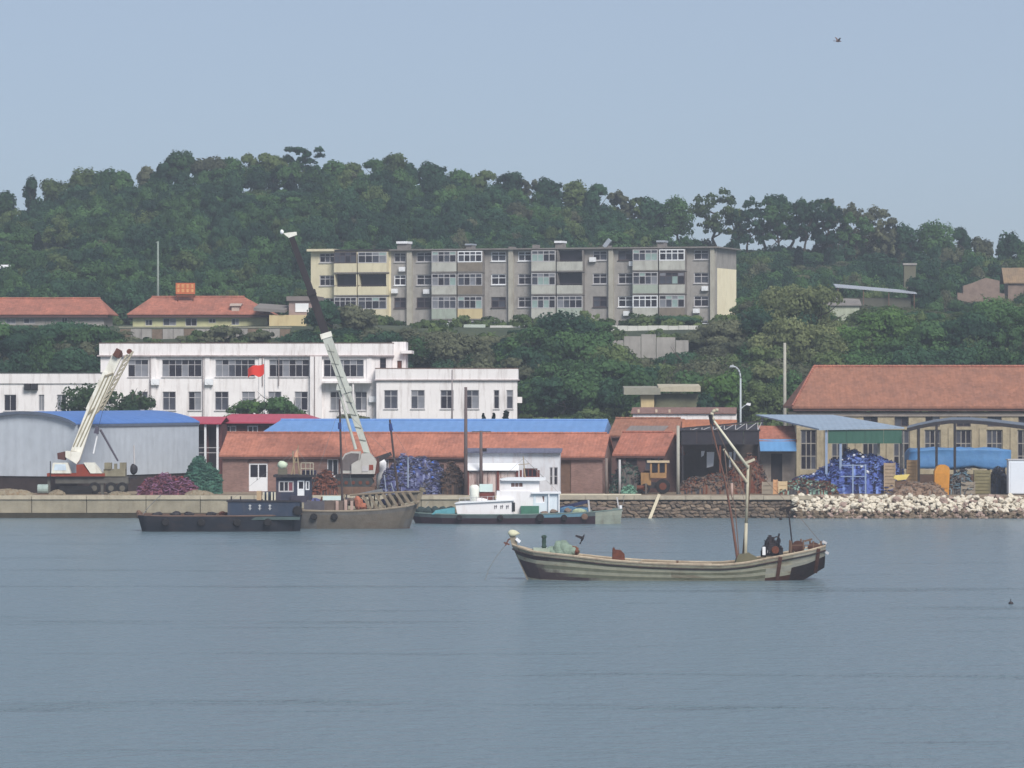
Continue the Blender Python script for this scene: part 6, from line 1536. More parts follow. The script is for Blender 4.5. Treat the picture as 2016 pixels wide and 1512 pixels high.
MB().prism([(X(897), Zc(992)), (X(901), Zc(1011)), (X(1010), Zc(1011)), (X(1010), Zc(983)), (X(985), Zc(984)), (X(905), Zc(989))], -1.6, 1.4).build('fore_cabin', CW, r)
MB().prism([(X(895), Zc(991)), (X(905), Zc(987.5)), (X(1012), Zc(982)), (X(1012), Zc(984.8)), (X(905), Zc(990))], -1.75, 1.5).build('cabin_rail', FRAMEW, r)
for k, a in enumerate((976, 988, 999)):
    m_ = MB(); u = X(a); m_.box(u - .12, u + .12, -1.62, -1.602, Zc(996), Zc(995)); m_.box(u - .1, u - .04, -1.625, -1.606, Zc(1001), Zc(994)); m_.box(u + .03, u + .08, -1.625, -1.606, Zc(1000), Zc(993)); m_.build('mark', mat('ink_mark', C(88, 84, 96), .8), r)
MB().lathe(c.p(934, 986, -.6), [(.34, 0), (.36, .6), (.4, .95), (.36, 1.15), (.2, 1.28)], 14).build('vent_cowl', mat('cowl_white', C(236, 238, 228), .6, .05, 1), r, smooth=True)
MB().blob(c.p(948, 985, -.7), (.55, .4, .22), 3, .2).build('cover_bundle', CW, r, smooth=True)
MB().box(X(944), X(970), -.3, .2, Zc(968), Zc(953)).build('notice_board', mat('pale_cyan', C(206, 224, 222)), r)
MB().box(X(944), X(974), -.2, .6, Zc(984), Zc(969)).build('brown_locker', mat('red_brown_paint', C(112, 60, 54)), r)
ops = [(X(1005), X(1030), Zc(959), Zc(949))]
wh = MB(); wall_front(wh, X(984), X(1062), Zc(982), Zc(946), -1.2, ops, .1); shell(wh, X(984), X(1062), -1.2, 1.2, Zc(982), Zc(946)); wh.build('wheelhouse', CW, r)
window(r, *ops[0], -1.16, 3, 1, FRAMEW, mat('brown_glass', C(118, 88, 82), .3, .2, 2), .05)
MB().prism([(X(984), Zc(943)), (X(1000), Zc(940)), (X(1074), Zc(940)), (X(1074), Zc(944)), (X(1066), Zc(946)), (X(988), Zc(945.5))], -1.5, 1.5).build('wheelhouse_roof', FRAMEW, r)
MB().prism([(X(976), Zc(1011)), (X(1074), Zc(1011)), (X(1066), Zc(970)), (X(1040), Zc(966)), (X(978), Zc(966))], -1.3, 1.3).build('mid_cabin', CW, r)
MB().box(X(1008), X(1014), -1.66, -1.62, Zc(1006), Zc(988)).build('cabin_door', mat('dark_door', C(40, 44, 48), .8), r)
MB().box(X(1025), X(1061), -1.75, -1.2, Zc(1012), Zc(995)).build('green_tank', mat('tank_green', C(72, 122, 104), .7, .25, 2), r)
ops = [(X(1055), X(1073), Zc(989), Zc(974))]
wh = MB(); wall_front(wh, X(1050), X(1100), Zc(1010), Zc(971), -1.35, ops, .15); shell(wh, X(1050), X(1100), -1.35, 1.0, Zc(1010), Zc(971)); wh.build('aft_cabin', mat('cabin_pale_blue', C(218, 228, 236), .6, .08, 1.2, dirt=C(170, 186, 198)), r)
window(r, *ops[0], -1.28, 2, 1, FRAMEW, mat('brown_glass', C(118, 88, 82)), .08)
MB().box(X(1046), X(1104), -1.6, 1.2, Zc(971) + .003, Zc(968)).build('aft_roof', FRAMEW, r)
for a in (1080, 1100): MB().tube(c.p(a, 1010, -1.5), c.p(a, 970, -1.5), .06, .06, 8).build('roof_post', FRAMEW, r)
MB().box(X(1062), X(1112), -1.7, -1.4, Zc(1014), Zc(1008)).build('blue_band', D3, r)
MB().lathe((X(1063), -2.3, Zc(1018)), [(.24, 0), (.32, .06), (.32, .2), (.24, .26)], 16, axis='y').build('tyre_fender', RUBBER, r)
MB().lathe((X(1150), -2.15, Zc(1016)), [(.2, 0), (.26, .06), (.26, .18), (.2, .24)], 16, axis='y').build('tyre_fender', WOODP, r)
soft_box(X(1102), X(1158), -1.4, .6, Zc(1012), Zc(998), amp=.2, seed=3).build('blue_tarpaulin', mat('steel_blue_tarp', C(84, 124, 156), .8, .3, 2, dirt=C(56, 72, 104), dirtamt=.7, dscale=(1, 1, 1)), r, smooth=True)
MB().bar(c.p(1104, 1000, -.6), c.p(1160, 986, -.6), .25, .6, (0, 1, 0)).build('dark_roll', mat('navy_roll', C(48, 52, 84), .9, .3, 3), r)
MB().bar(c.p(1160, 1006, -1.4), c.p(1158, 984, -1.4), .14, .14).build('stern_post', FRAMEG, r)
MB().bar(c.p(1218, 1004, -1.2), c.p(1214, 978, -1.2), .1, .1).build('stern_post', FRAMEG, r)
MB().bar(c.p(1222, 1006, -1.3), c.p(1221, 994, -1.3), .2, .2).build('stern_post', FRAMEW, r)
MB().blob(c.p(1140, 1007, -1.5), (.6, .35, .28), 8, .4).build('net_bundle', mat('pale_moss', C(170, 182, 152), .9, .3, 4), r)
MB().blob(c.p(1185, 1003, -.9), (.8, .5, .28), 9, .5).build('rope_pile', mat('rope_brown', C(124, 108, 98), .9, .3, 4), r)
mb = MB()
for i in range(5): mb.blob(c.p(830 + i * 14, 1006, -.3), (.45, .4, .35), 20 + i, .6)
mb.build('dark_net_pile', mat('net_black_teal', C(56, 70, 72), .95, .3, 4, bump=.5), r, smooth=True)
MB().hexa([c.p(850, 1012, -1.4), c.p(896, 1010, -1.5), c.p(896, 1010, -.6), c.p(850, 1012, -.6)], [c.p(858, 1004, -1.4), c.p(896, 998, -1.5), c.p(896, 998, -.6), c.p(858, 1004, -.6)]).build('teal_tarpaulin', mat('teal_tarp', C(96, 160, 172), .8, .25, 3), r)
MB().path([c.p(810, 1006, -.3), c.p(834, 1001, -.5), c.p(846, 985, 0)], .02, 4).build('mooring_rope', mat('grey_rope', C(120, 122, 122)), r)

# --- small things: birds and a float
def bird(lab, px, py, d, span, m_, bank):
    c = At('bird', lab, 'bird', px, d, PZ(py, d)); r = c.root
    b = MB(); b.lathe((0, 0, 0), [(.01, -.22), (.06, -.14), (.075, 0), (.05, .14), (.045, .18), (.02, .24), (.005, .28)], 10, axis='x'); b.build('body', m_, r, smooth=True)
    for s_ in (-1, 1):
        w_ = MB(); a = math.sin(bank) * s_
        w_.hexa([(-.08, 0, .02), (.1, 0, .02), (.1, 0, .04), (-.08, 0, .04)], [(-.06, s_ * span * .45, .02 + .22 + a * .1), (.04, s_ * span * .45, .02 + .22 + a * .1), (.04, s_ * span * .45, .035 + .22 + a * .1), (-.06, s_ * span * .45, .035 + .22 + a * .1)])
        w_.build('wing', m_, r)
    MB().prism([(-.2, 0), (-.36, .03), (-.36, -.01)], -.06, .06).build('tail', m_, r)
    r.rotation_euler = (0, 0, .5)
    return r
bird('small brown bird flying high in the empty sky', 1650, 81, 320, .7, mat('bird_brown', C(110, 92, 90), .9), .4)
bird('dark bird flying low over the wooden boat', 1147, 1060, 262, .7, mat('bird_dark', C(52, 48, 52), .9), .7).rotation_euler = (.2, -1.1, .4)
c = At('float_buoy', 'tiny dark float bobbing in open water at the right edge', 'buoy', 1990, 9000 * 11 / (1189 - 756), 0)
MB().blob((0, 0, .03), (.13, .13, .1), 2, .1).build('ball', DARKM, c.root, smooth=True)
MB().tube((0, 0, .1), (0, 0, .26), .02).build('stick', DARKM, c.root)

# ---------------------------------------------------------------- extra gear and rigging on the boats
ROPE = mat('grey_rope', C(120, 122, 122))
wb = bpy.data.objects['white_cabin_boat']; k_ = 361 / F
p_ = lambda px, py, y=0.0: ((px - 1010) * k_, y, PZ(py, 361))
MB().tube(p_(1034, 940), p_(1030, 898), .05, .03, 8).build('mast', mat('tan_mast', C(160, 144, 118)), wb)
for q in ((985, 944), (1072, 941), (1100, 970)): MB().path([p_(1031, 902), p_(*q)], .012, 4).build('stay', ROPE, wb)
MB().bar(p_(1020, 915), p_(1042, 913), .05, .05).build('yard_arm', mat('tan_mast', C(160, 144, 118)), wb)
for a in range(905, 975, 11): MB().tube(p_(a, 990 - (a - 905) * .06, -1.6), p_(a, 979 - (a - 905) * .06, -1.6), .025, n=6).build('stanchion', FRAMEG, wb)
MB().path([p_(905, 980, -1.6), p_(975, 976, -1.6)], .02, 5).build('guard_rail', FRAMEG, wb)
for a in (905, 985, 1110): MB().lathe((p_(a, 1016)[0], -2.2, p_(a, 1018)[2]), [(.18, 0), (.25, .06), (.25, .18), (.18, .24)], 14, axis='y').build('tyre_fender', RUBBER, wb)
for i, (a, b) in enumerate(((1072, 1010), (1090, 1006), (1118, 1004))): MB().blob(p_(a, b, -1.6), (.3, .25, .2), 60 + i, .5).build('rope_coil', mat('rope_brown', C(124, 108, 98)), wb)
MB().path([p_(1222, 1000, -1.2), p_(1230, 994, 5), p_(1238, 983, 14.5)], .02, 4).build('mooring_rope', ROPE, wb)
tb = bpy.data.objects['open_timber_boat']; k_ = 349 / F
p_ = lambda px, py, y=0.0: ((px - 710) * k_, y, PZ(py, 349))
rnd_ = random.Random(6)
for i in range(16):
    a = rnd_.uniform(612, 800); MB().bar(p_(a, 1003, -.9), p_(a + rnd_.uniform(-8, 8), rnd_.uniform(968, 986), -.9 + rnd_.uniform(-.2, .5)), .1, .1).build('loose_timber', rnd_.choice([WOODP, TF, RUST, DARKM]), tb)
for i in range(7):
    a = rnd_.uniform(620, 770); MB().blob(p_(a, 988, rnd_.uniform(-.8, .5)), (.45, .4, .3), 70 + i, .6).build('net_bundle', rnd_.choice([mat('net_grey', C(92, 88, 96)), mat('scrap_brown', C(92, 78, 74)), mat('net_slate', C(84, 88, 130)), mat('rope_brown', C(124, 108, 98))]), tb)
for q in ((600, 1003), (700, 1002), (835, 960)): MB().path([p_(669, 800, .4), p_(*q, -.5)], .012, 4).build('stay', ROPE, tb)
MB().path([p_(768, 835, .4), p_(836, 958, -.1)], .012, 4).build('stay', ROPE, tb)
for a in (620, 660): MB().lathe((p_(a, 1012)[0], -2.0, p_(a, 1016)[2]), [(.2, 0), (.27, .06), (.27, .18), (.2, .24)], 14, axis='y').build('tyre_fender', RUBBER, tb)
wk = bpy.data.objects['work_boat']; k_ = 342.5 / F
p_ = lambda px, py, y=0.0: ((px - 440) * k_, y, PZ(py, 342.5))
for q in ((455, 985), (545, 938), (620, 936)): MB().path([p_(586, 884, -.4), p_(*q, -.8)], .012, 4).build('stay', ROPE, wk)
for a in (330, 400, 470, 530): MB().lathe((p_(a, 1025)[0], -2.25, p_(a, 1027)[2]), [(.22, 0), (.3, .06), (.3, .2), (.22, .26)], 14, axis='y').build('tyre_fender', RUBBER, wk)
for i, a in enumerate((310, 345, 372, 415, 440)): MB().blob(p_(a, 1013, rnd_.uniform(-1, .6)), (.4, .4, .22), 80 + i, .5).build('rope_coil', rnd_.choice([mat('rope_brown', C(124, 108, 98)), DARKM, RUST]), wk)
for a in (458, 476): MB().bar(p_(a, 985, -1.6), p_(a, 976, -1.6), .1, .1).build('bitt', DARKM, wk)
MB().path([p_(284, 1012, -1), p_(268, 1006, 12), p_(250, 995, 33.2)], .025, 4).build('mooring_rope', ROPE, wk)
# ---------------------------------------------------------------- trees
def np_mesh(name, V, Qd, tint, m_):
    me = bpy.data.meshes.new(name)
    me.vertices.add(len(V)); me.vertices.foreach_set('co', V.astype(np.float32).ravel())
    n = len(Qd); me.loops.add(n * 4); me.loops.foreach_set('vertex_index', Qd.astype(np.int32).ravel())
    me.polygons.add(n); me.polygons.foreach_set('loop_start', np.arange(0, n * 4, 4, dtype=np.int32)); me.polygons.foreach_set('loop_total', np.full(n, 4, dtype=np.int32))
    at = me.attributes.new('tint', 'FLOAT', 'FACE'); at.data.foreach_set('value', tint.astype(np.float32))
    me.materials.append(m_); me.update(); me.validate()
    return me

def crown(seed, kind='broad', nleaf=1500, leaf=.45):
    """unit crown: height 0..1, half width about .5; returns verts, quads, tint"""
    g = np.random.default_rng(seed)
    if kind == 'cone':
        nc = 26; h = g.uniform(.06, .96, nc); ang = g.uniform(0, 6.28, nc); rad = (1 - h) ** .7 * .36 * g.uniform(.3, 1, nc)
        cen = np.stack([rad * np.cos(ang), rad * np.sin(ang), h], 1); cr = .16 * (1 - h * .6)
        sq = np.array([1, 1, 1.5])
    elif kind == 'open':
        nc = 46; ang = g.uniform(0, 6.28, nc); rad = .44 * np.sqrt(g.uniform(.02, 1, nc)); h = .68 + .27 * g.uniform(-1, 1, nc) - .15 * rad
        cen = np.stack([rad * np.cos(ang), rad * np.sin(ang), h], 1); cr = g.uniform(.045, .115, nc); sq = np.array([1.1, 1.1, .85])
    elif kind == 'shrub':
        nc = 16; ang = g.uniform(0, 6.28, nc); rad = .42 * np.sqrt(g.uniform(0, 1, nc)); h = .1 + .6 * g.uniform(0, 1, nc) * (1 - rad)
        cen = np.stack([rad * np.cos(ang), rad * np.sin(ang), h], 1); cr = g.uniform(.13, .24, nc); sq = np.array([1, 1, .9])
    else:
        nc = int(g.integers(16, 36)); d = g.normal(size=(nc, 3)); d /= np.linalg.norm(d, axis=1)[:, None]
        rr_ = g.uniform(.35, 1, nc)[:, None] ** .6
        cen = d * rr_ * np.array([.36, .36, .3]) + np.array([0, 0, .58]); cr = g.uniform(.10, .22, nc); sq = np.array([1, 1, .9])
    w = cr ** 2; w /= w.sum()
    ci = g.choice(nc, nleaf, p=w)
    d = g.normal(size=(nleaf, 3)); d[:, 2] = np.abs(d[:, 2]) * .9 + d[:, 2] * .1 - .15; d /= np.linalg.norm(d, axis=1)[:, None]
    lump = 1 + .25 * np.sin(d[:, 0] * 5 + ci) * np.cos(d[:, 1] * 4 + ci * 2)
    p = cen[ci] + d * sq * (cr[ci] * g.uniform(.72, 1.06, nleaf) * lump)[:, None]
    nrm = d + g.normal(size=(nleaf, 3)) * .3; nrm /= np.linalg.norm(nrm, axis=1)[:, None]
    a = np.cross(nrm, g.normal(size=(nleaf, 3))); a /= np.linalg.norm(a, axis=1)[:, None] + 1e-9
    b = np.cross(nrm, a)
    return p, a, b, g.uniform(.55, 1.25, nleaf), np.clip(.42 + .13 * g.normal(size=nc)[ci] + .07 * g.normal(size=nleaf), 0, 1)

def leaves(cr_, hgt, wid, leaf, origin=(0, 0, 0), zrot=0.0, dt=0.0):
    p, a, b, s, t = cr_
    c_, s_ = math.cos(zrot), math.sin(zrot); Rm = np.array([[c_, -s_, 0], [s_, c_, 0], [0, 0, 1]])
    sc = np.array([wid, wid, hgt]); q = (p * sc) @ Rm.T + np.array(origin)
    a2, b2 = a @ Rm.T, b @ Rm.T; k = (s * leaf / 2)[:, None]
    V = np.stack([q - a2 * k - b2 * k * .8, q + a2 * k - b2 * k * .6, q + a2 * k * .8 + b2 * k, q - a2 * k + b2 * k * .7], 1).reshape(-1, 3)
    n = len(p); Qd = np.arange(n * 4).reshape(n, 4)
    return V, Qd, np.clip(t + dt, 0, 1)

def trunk_mb(hgt, wid, seed, kind):
    g = random.Random(seed); mb = MB(); r0 = .028 * hgt
    top = .62 if kind != 'cone' else .85
    pts = [Vector((0, 0, -.3))]
    for i in range(1, 5): pts.append(Vector((g.uniform(-.04, .04) * hgt, g.uniform(-.04, .04) * hgt, hgt * top * i / 4)))
    if kind == 'cone': pts = [Vector((0, 0, -.3)), Vector((0, 0, hgt * .85))]
    n = len(pts) - 1
    for i in range(n): mb.tube(pts[i], pts[i + 1], r0 * (1 - .7 * i / n), r0 * (1 - .7 * (i + 1) / n), 7)
    if kind != 'cone':
        for i in range(6):
            b = pts[2].lerp(pts[-1], g.random()); an = g.uniform(0, 6.28); L2 = wid * g.uniform(.2, .4)
            e_ = b + Vector((math.cos(an) * L2, math.sin(an) * L2, hgt * g.uniform(.1, .28)))
            m_ = b.lerp(e_, .5) + Vector((0, 0, -.03 * hgt)); mb.tube(b, m_, r0 * .42, r0 * .3, 5); mb.tube(m_, e_, r0 * .3, r0 * .1, 5)
    return mb

PROTO = {}
def proto(kind, var, leafm, hgt, wid, nleaf, leaf, barkm=None):
    key = (kind, var, leafm.name, round(hgt), round(wid), nleaf)
    if key not in PROTO:
        V, Qd, t = leaves(crown(var * 17 + len(kind) * 3, kind, nleaf), round(hgt), round(wid), leaf)
        PROTO[key] = (np_mesh('crown', V, Qd, t, leafm), trunk_mb(round(hgt), round(wid), var, kind).mesh('trunk', barkm or BARK))
    return PROTO[key]
def tree(name, label, px, d, ytop, wpx, kind, leafm, group, var=0, zb=None, nleaf=1500, leaf=.5, cat='tree', rz=None, barkm=None):
    X = PX(px, d); z0 = ground(X, d) if zb is None else zb
    hgt = max(1.2, PZ(ytop, d) - z0); wid = wpx / SS(d)
    rh, rw = max(1, round(hgt)), max(1, round(wid))
    cm, tm = proto(kind, var % 5, leafm, rh, rw, nleaf, leaf, barkm)
    r = thing(name, label, cat, (X, d, z0 - .1), random.uniform(0, 6.28) if rz is None else rz, group)
    sc = (wid / rw, wid / rw, hgt / rh)
    link_mesh('trunk', tm, r, scale=sc); link_mesh('crown', cm, r, scale=sc)
    return r
random.seed(77)
# skyline trees, left to right
SKY = [(8, 370, 58, 'broad', 1), (65, 345, 40, 'broad', 2), (112, 346, 66, 'broad', 3), (165, 326, 64, 'broad', 3), (207, 327, 56, 'broad', 1), (240, 331, 52, 'broad', 1), (285, 325, 46, 'broad', 4),
       (320, 316, 48, 'broad', 2), (357, 292, 64, 'broad', 1), (408, 304, 76, 'broad', 4), (456, 306, 64, 'broad', 1), (492, 300, 44, 'broad', 3), (536, 297, 66, 'broad', 3), (596, 285, 74, 'open', 2),
       (652, 312, 56, 'broad', 1), (692, 316, 56, 'broad', 3), (735, 311, 64, 'broad', 1), (772, 296, 66, 'broad', 3), (806, 318, 46, 'broad', 2), (856, 313, 62, 'broad', 2), (906, 329, 66, 'broad', 1),
       (952, 333, 66, 'broad', 3), (1000, 333, 68, 'broad', 2), (1034, 350, 40, 'open', 4), (1085, 344, 58, 'broad', 2), (1132, 349, 60, 'broad', 3), (1172, 359, 64, 'broad', 2), (1214, 374, 52, 'open', 4),
       (1248, 384, 46, 'open', 3), (1290, 382, 64, 'broad', 2), (1334, 379, 66, 'broad', 1), (1408, 357, 92, 'open', 3), (1450, 412, 50, 'open', 3), (1504, 371, 78, 'open', 2), (1557, 376, 84, 'open', 2),
       (1612, 384, 76, 'open', 1), (1655, 386, 80, 'open', 4), (1712, 404, 92, 'open', 4), (1792, 434, 66, 'broad', 2), (1842, 427, 90, 'broad', 1), (1474, 404, 60, 'open', 2), (1530, 386, 66, 'open', 1), (1586, 392, 66, 'open', 2), (1634, 398, 60, 'open', 2), (1684, 408, 64, 'open', 1), (1744, 424, 50, 'open', 4), (1894, 444, 56, 'broad', 2), (1936, 460, 46, 'broad', 4), (1986, 451, 60, 'broad', 2), (2026, 455, 60, 'broad', 1), (-40, 385, 60, 'broad', 1), (2080, 462, 60, 'broad', 2)]
LM = {1: LEAF1, 2: LEAF2, 3: LEAF3, 4: LEAF4}
ONES = 'first second third fourth fifth sixth seventh eighth ninth tenth eleventh twelfth thirteenth fourteenth fifteenth sixteenth seventeenth eighteenth nineteenth'.split()
TENS = {20: 'twent', 30: 'thirt', 40: 'fort', 50: 'fift'}
def nth(n): return ONES[n - 1] if n < 20 else (TENS[n // 10 * 10] + 'ieth' if n % 10 == 0 else TENS[n // 10 * 10] + 'y-' + ONES[n % 10 - 1])
for i, (px, yt, w_, k, l) in enumerate(sorted(SKY)):
    lab = {'broad': 'leafy', 'open': 'airy open crowned'}[k] + {1: ' green', 2: ' dark green', 3: ' olive green', 4: ' greyish'}[l] + ' tree on the hill skyline, ' + nth(i + 1) + ' from the left'
    if px == 65: lab = 'small round dark tree alone at the left of the skyline'
    if px == 596: lab = 'highest tree of the skyline with airy flat top'
    if px == 1408: lab = 'tall airy tree behind the right end of the apartment block'
    dd = 700 if px < 1300 else (696 if i % 2 else 690)
    tree('hilltop_tree', lab, px, dd, yt, w_ * 1.1, k, LM[l], 'trees along the hill skyline', i, nleaf=4200 if k == 'broad' else 3000, leaf=.32)
# low screen of bushes on the open ridge so that sky shows only between the trunks
for i, px in enumerate(range(1325, 1790, 19)):
    tree('ridge_bush', 'low bush on the ridge right of the apartments, ' + nth(i + 1) + ' from the left', px + random.uniform(-8, 8), 692 + random.uniform(-5, 5), random.choice((446, 456, 466, 478, 488)) + random.uniform(-4, 4), random.uniform(34, 60), 'shrub', random.choice([LEAF2, LEAF1, LEAF4]), 'bushes on the ridge', i, nleaf=2200, leaf=.3, cat='bush')
# cypresses
CYP = []
for i, (px, yt, yb, w_, lab) in enumerate(((538, 340, 386, 30, 'dark cypress left of a pair high on the hill'), (574, 344, 386, 34, 'dark cypress right of a pair high on the hill'), (74, 458, 502, 26, 'dark cypress left of a pair low on the left slope'), (104, 468, 500, 24, 'dark cypress right of a pair low on the left slope'),
                                            (1572, 478, 536, 30, 'leftmost dark cypress under the right skyline trees'), (1632, 488, 532, 26, 'second dark cypress from left under right skyline trees'), (1670, 463, 528, 34, 'third dark cypress under the right skyline trees'), (1760, 440, 532, 34, 'tallest dark cypress at right end of the open trees'))):
    best = min(range(582, 700, 2), key=lambda d: abs(PZ(yb, d) - ground(PX(px, d), d)))
    CYP.append((px, best - 2, yb, w_ / 2))
    tree('cypress', lab, px, best - 2, yt, w_ * 1.35, 'cone', LEAFC, 'dark cypresses on the hill', i, nleaf=1500, leaf=.4)

def scatter(name, label, pts, leafm, protos):
    """one object: crowns instanced on points (position, scale, turn, which crown)"""
    me = bpy.data.meshes.new(name); me.from_pydata([p[0] for p in pts], [], [])
    a = me.attributes.new('scl', 'FLOAT_VECTOR', 'POINT'); a.data.foreach_set('vector', np.array([p[1] for p in pts], np.float32).ravel())
    a = me.attributes.new('turn', 'FLOAT_VECTOR', 'POINT'); a.data.foreach_set('vector', np.array([(0, 0, p[2]) for p in pts], np.float32).ravel())
    a = me.attributes.new('pick', 'INT', 'POINT'); a.data.foreach_set('value', np.array([p[3] for p in pts], np.int32))
    co = bpy.data.collections.new(name + '_crowns')
    for i, pr in enumerate(protos):
        V, Qd, t = leaves(pr, 1, 1, .048)
        co.objects.link(bpy.data.objects.new('%s_crown_%02d' % (name, i), np_mesh('crown', V, Qd, t, leafm)))
    ng = bpy.data.node_groups.new(name, 'GeometryNodeTree')
    ng.interface.new_socket('Geometry', in_out='INPUT', socket_type='NodeSocketGeometry'); ng.interface.new_socket('Geometry', in_out='OUTPUT', socket_type='NodeSocketGeometry')
    N, L = ng.nodes.new, ng.links.new
    gi, go, ip, ci = N('NodeGroupInput'), N('NodeGroupOutput'), N('GeometryNodeInstanceOnPoints'), N('GeometryNodeCollectionInfo')
    ci.inputs['Collection'].default_value = co; ci.inputs['Separate Children'].default_value = True; ci.inputs['Reset Children'].default_value = True
    def att(n, ty):
        x = N('GeometryNodeInputNamedAttribute'); x.data_type = ty; x.inputs['Name'].default_value = n
        return next(o for o in x.outputs if o.enabled and o.name == 'Attribute')
    ip.inputs['Pick Instance'].default_value = True
    L(gi.outputs[0], ip.inputs['Points']); L(ci.outputs[0], ip.inputs['Instance']); L(att('pick', 'INT'), ip.inputs['Instance Index'])
    L(att('turn', 'FLOAT_VECTOR'), ip.inputs['Rotation']); L(att('scl', 'FLOAT_VECTOR'), ip.inputs['Scale']); L(ip.outputs[0], go.inputs[0])
    o = link_mesh(name, me); o.modifiers.new('scatter', 'NODES').node_group = ng
    return tag(o, label, 'woodland', kind='stuff')
# the wood that clothes the slope: one mass
SKX = [-420, -200] + [s[0] for s in sorted(SKY)] + [2250, 2440]; SKYT = [450, 415] + [s[1] for s in sorted(SKY)] + [480, 510]
def sky_y(px): return float(np.interp(px, SKX, SKYT))
rnd = random.Random(3); MASS, BANK = {}, {}
PT = [crown(200 + i, 'broad', 2600) for i in range(10)]
cnt = 0
for d in np.arange(584, 698, 4.3):
    wpx = 4.4 * SS(d) * .82
    px = -420 + rnd.uniform(0, wpx)
    while px < 2440:
        dd = d + rnd.uniform(-2.5, 2.5); X = PX(px, dd); z0 = ground(X, dd)
        hh = rnd.uniform(3.6, 6.8); ww = rnd.uniform(3.4, 6.6) * (1.25 if rnd.random() < .15 else 1)
        lim = sky_y(px) + 12
        if 1325 < px < 1785: lim = max(lim, 486 if dd > 640 else 494)
        for c0, c1, dm, ly in ((1640, 1815, 592, 588), (1610, 1705, 575, 634), (1880, 1985, 602, 602), (1772, 1808, 618, 552), (1975, 2100, 615, 562)):
            if c0 - 22 < px < c1 + 22 and dd < dm: lim = max(lim, ly)
        for cpx, cd, cyb, cw in CYP:
            if abs(px - cpx) < cw + 20 and cd - 45 < dd < cd + 1: lim = max(lim, cyb - 22)
        ytop = CY - (z0 + hh - H) / dd * F
        if ytop < lim: hh = PZ(lim + rnd.uniform(0, 8), dd) - z0
        skip = hh < 1.8 or (dd < 600 and 600 < px < 1475 and False) or (1640 < px < 1810 and 584 < dd < 600) or (1610 < px < 1700 and dd < 586) or (1870 < px < 1985 and dd < 606) or (1775 < px < 1806 and dd < 617) or (1975 < px and 604 < dd < 622) or (px < 30 and 634 < dd < 648)
        if not skip:
            k = rnd.choices((0, 1, 2, 3), (6, 7, 1.2, .3))[0] if px < 1480 else rnd.choices((0, 1, 2, 3), (5, 5, 2, 1.5))[0]
            MASS.setdefault(k, []).append(((X, dd, z0 - hh * .2), (ww, ww, hh * 1.05), rnd.uniform(0, 6.28), rnd.randrange(10))); cnt += 1
        px += wpx * rnd.uniform(.7, 1.3)
for k, nm, lab in ((0, 'hillside_wood', 'mid green woodland mass covering the hill slope'), (1, 'deep_green_wood', 'dark green woodland mass covering the hill slope'), (2, 'olive_wood', 'olive green patches in the woodland on the hill'), (3, 'bare_wood', 'grey brown half bare patches in the hill woodland')):
    scatter(nm, lab, MASS[k], (LEAF1, LEAF2, LEAF3, LEAF4)[k], PT)
print('wood trees', cnt)

# the trees on the banks between the terraces, one mass
for d in np.arange(452, 556, 5.0):
    wpx = 5.2 * SS(d) * .8; px = -90 + rnd.uniform(0, wpx)
    while px < 2300:
        dd = d + rnd.uniform(-2.3, 2.3); p0 = px; px += wpx * rnd.uniform(.7, 1.3)
        if p0 < 240:
            if not 480 < dd < 512: continue
            lim = 634
        elif p0 < 560: continue
        elif p0 < 1040:
            if not 482 < dd < 549: continue
            lim = 640 if p0 > 800 else 630
        elif p0 < 1480:
            if dd < 456 and p0 < 1390: continue
            lim = 650 if not 1195 < p0 < 1375 else (660 if dd > 531 else 694)
        else: lim = float(np.interp(p0, [1480, 1590, 1600, 1700, 1710, 1800, 1820, 1880, 1890, 1985, 1995], [560, 560, 634, 634, 592, 592, 600, 600, 604, 604, 580]))
        if 1040 < p0 < 1240 and dd < 466: continue
        X = PX(p0, dd); z0 = ground(X, dd); hh = rnd.uniform(4.0, 7.0); ww = rnd.uniform(4.2, 6.8)
        if CY - (z0 + hh - H) / dd * F < lim: hh = PZ(lim + rnd.uniform(0, 10), dd) - z0
        if hh < 1.6: continue
        wt = (2, 4, 1, 3) if p0 < 1040 else ((5, 4, 2, 1) if p0 < 1260 else (4, 2, 5, 2))
        k = rnd.choices((0, 1, 2, 3), wt)[0]
        BANK.setdefault(k, []).append(((X, dd, z0 - hh * .18), (ww, ww, hh), rnd.uniform(0, 6.28), rnd.randrange(10))); cnt += 1
for k, nm, lab in ((0, 'bank_wood', 'mid green tree mass on the banks below the apartments'), (1, 'dark_bank_wood', 'dark green tree mass on the banks below the apartments'), (2, 'olive_bank_wood', 'olive tree mass on the banks below the apartments'), (3, 'bare_bank_wood', 'grey brown half bare tree mass on the banks below the apartments')):
    scatter(nm, lab, BANK[k], (LEAF1, LEAF2, LEAF3, LEAF4)[k], PT)
print('with banks', cnt)

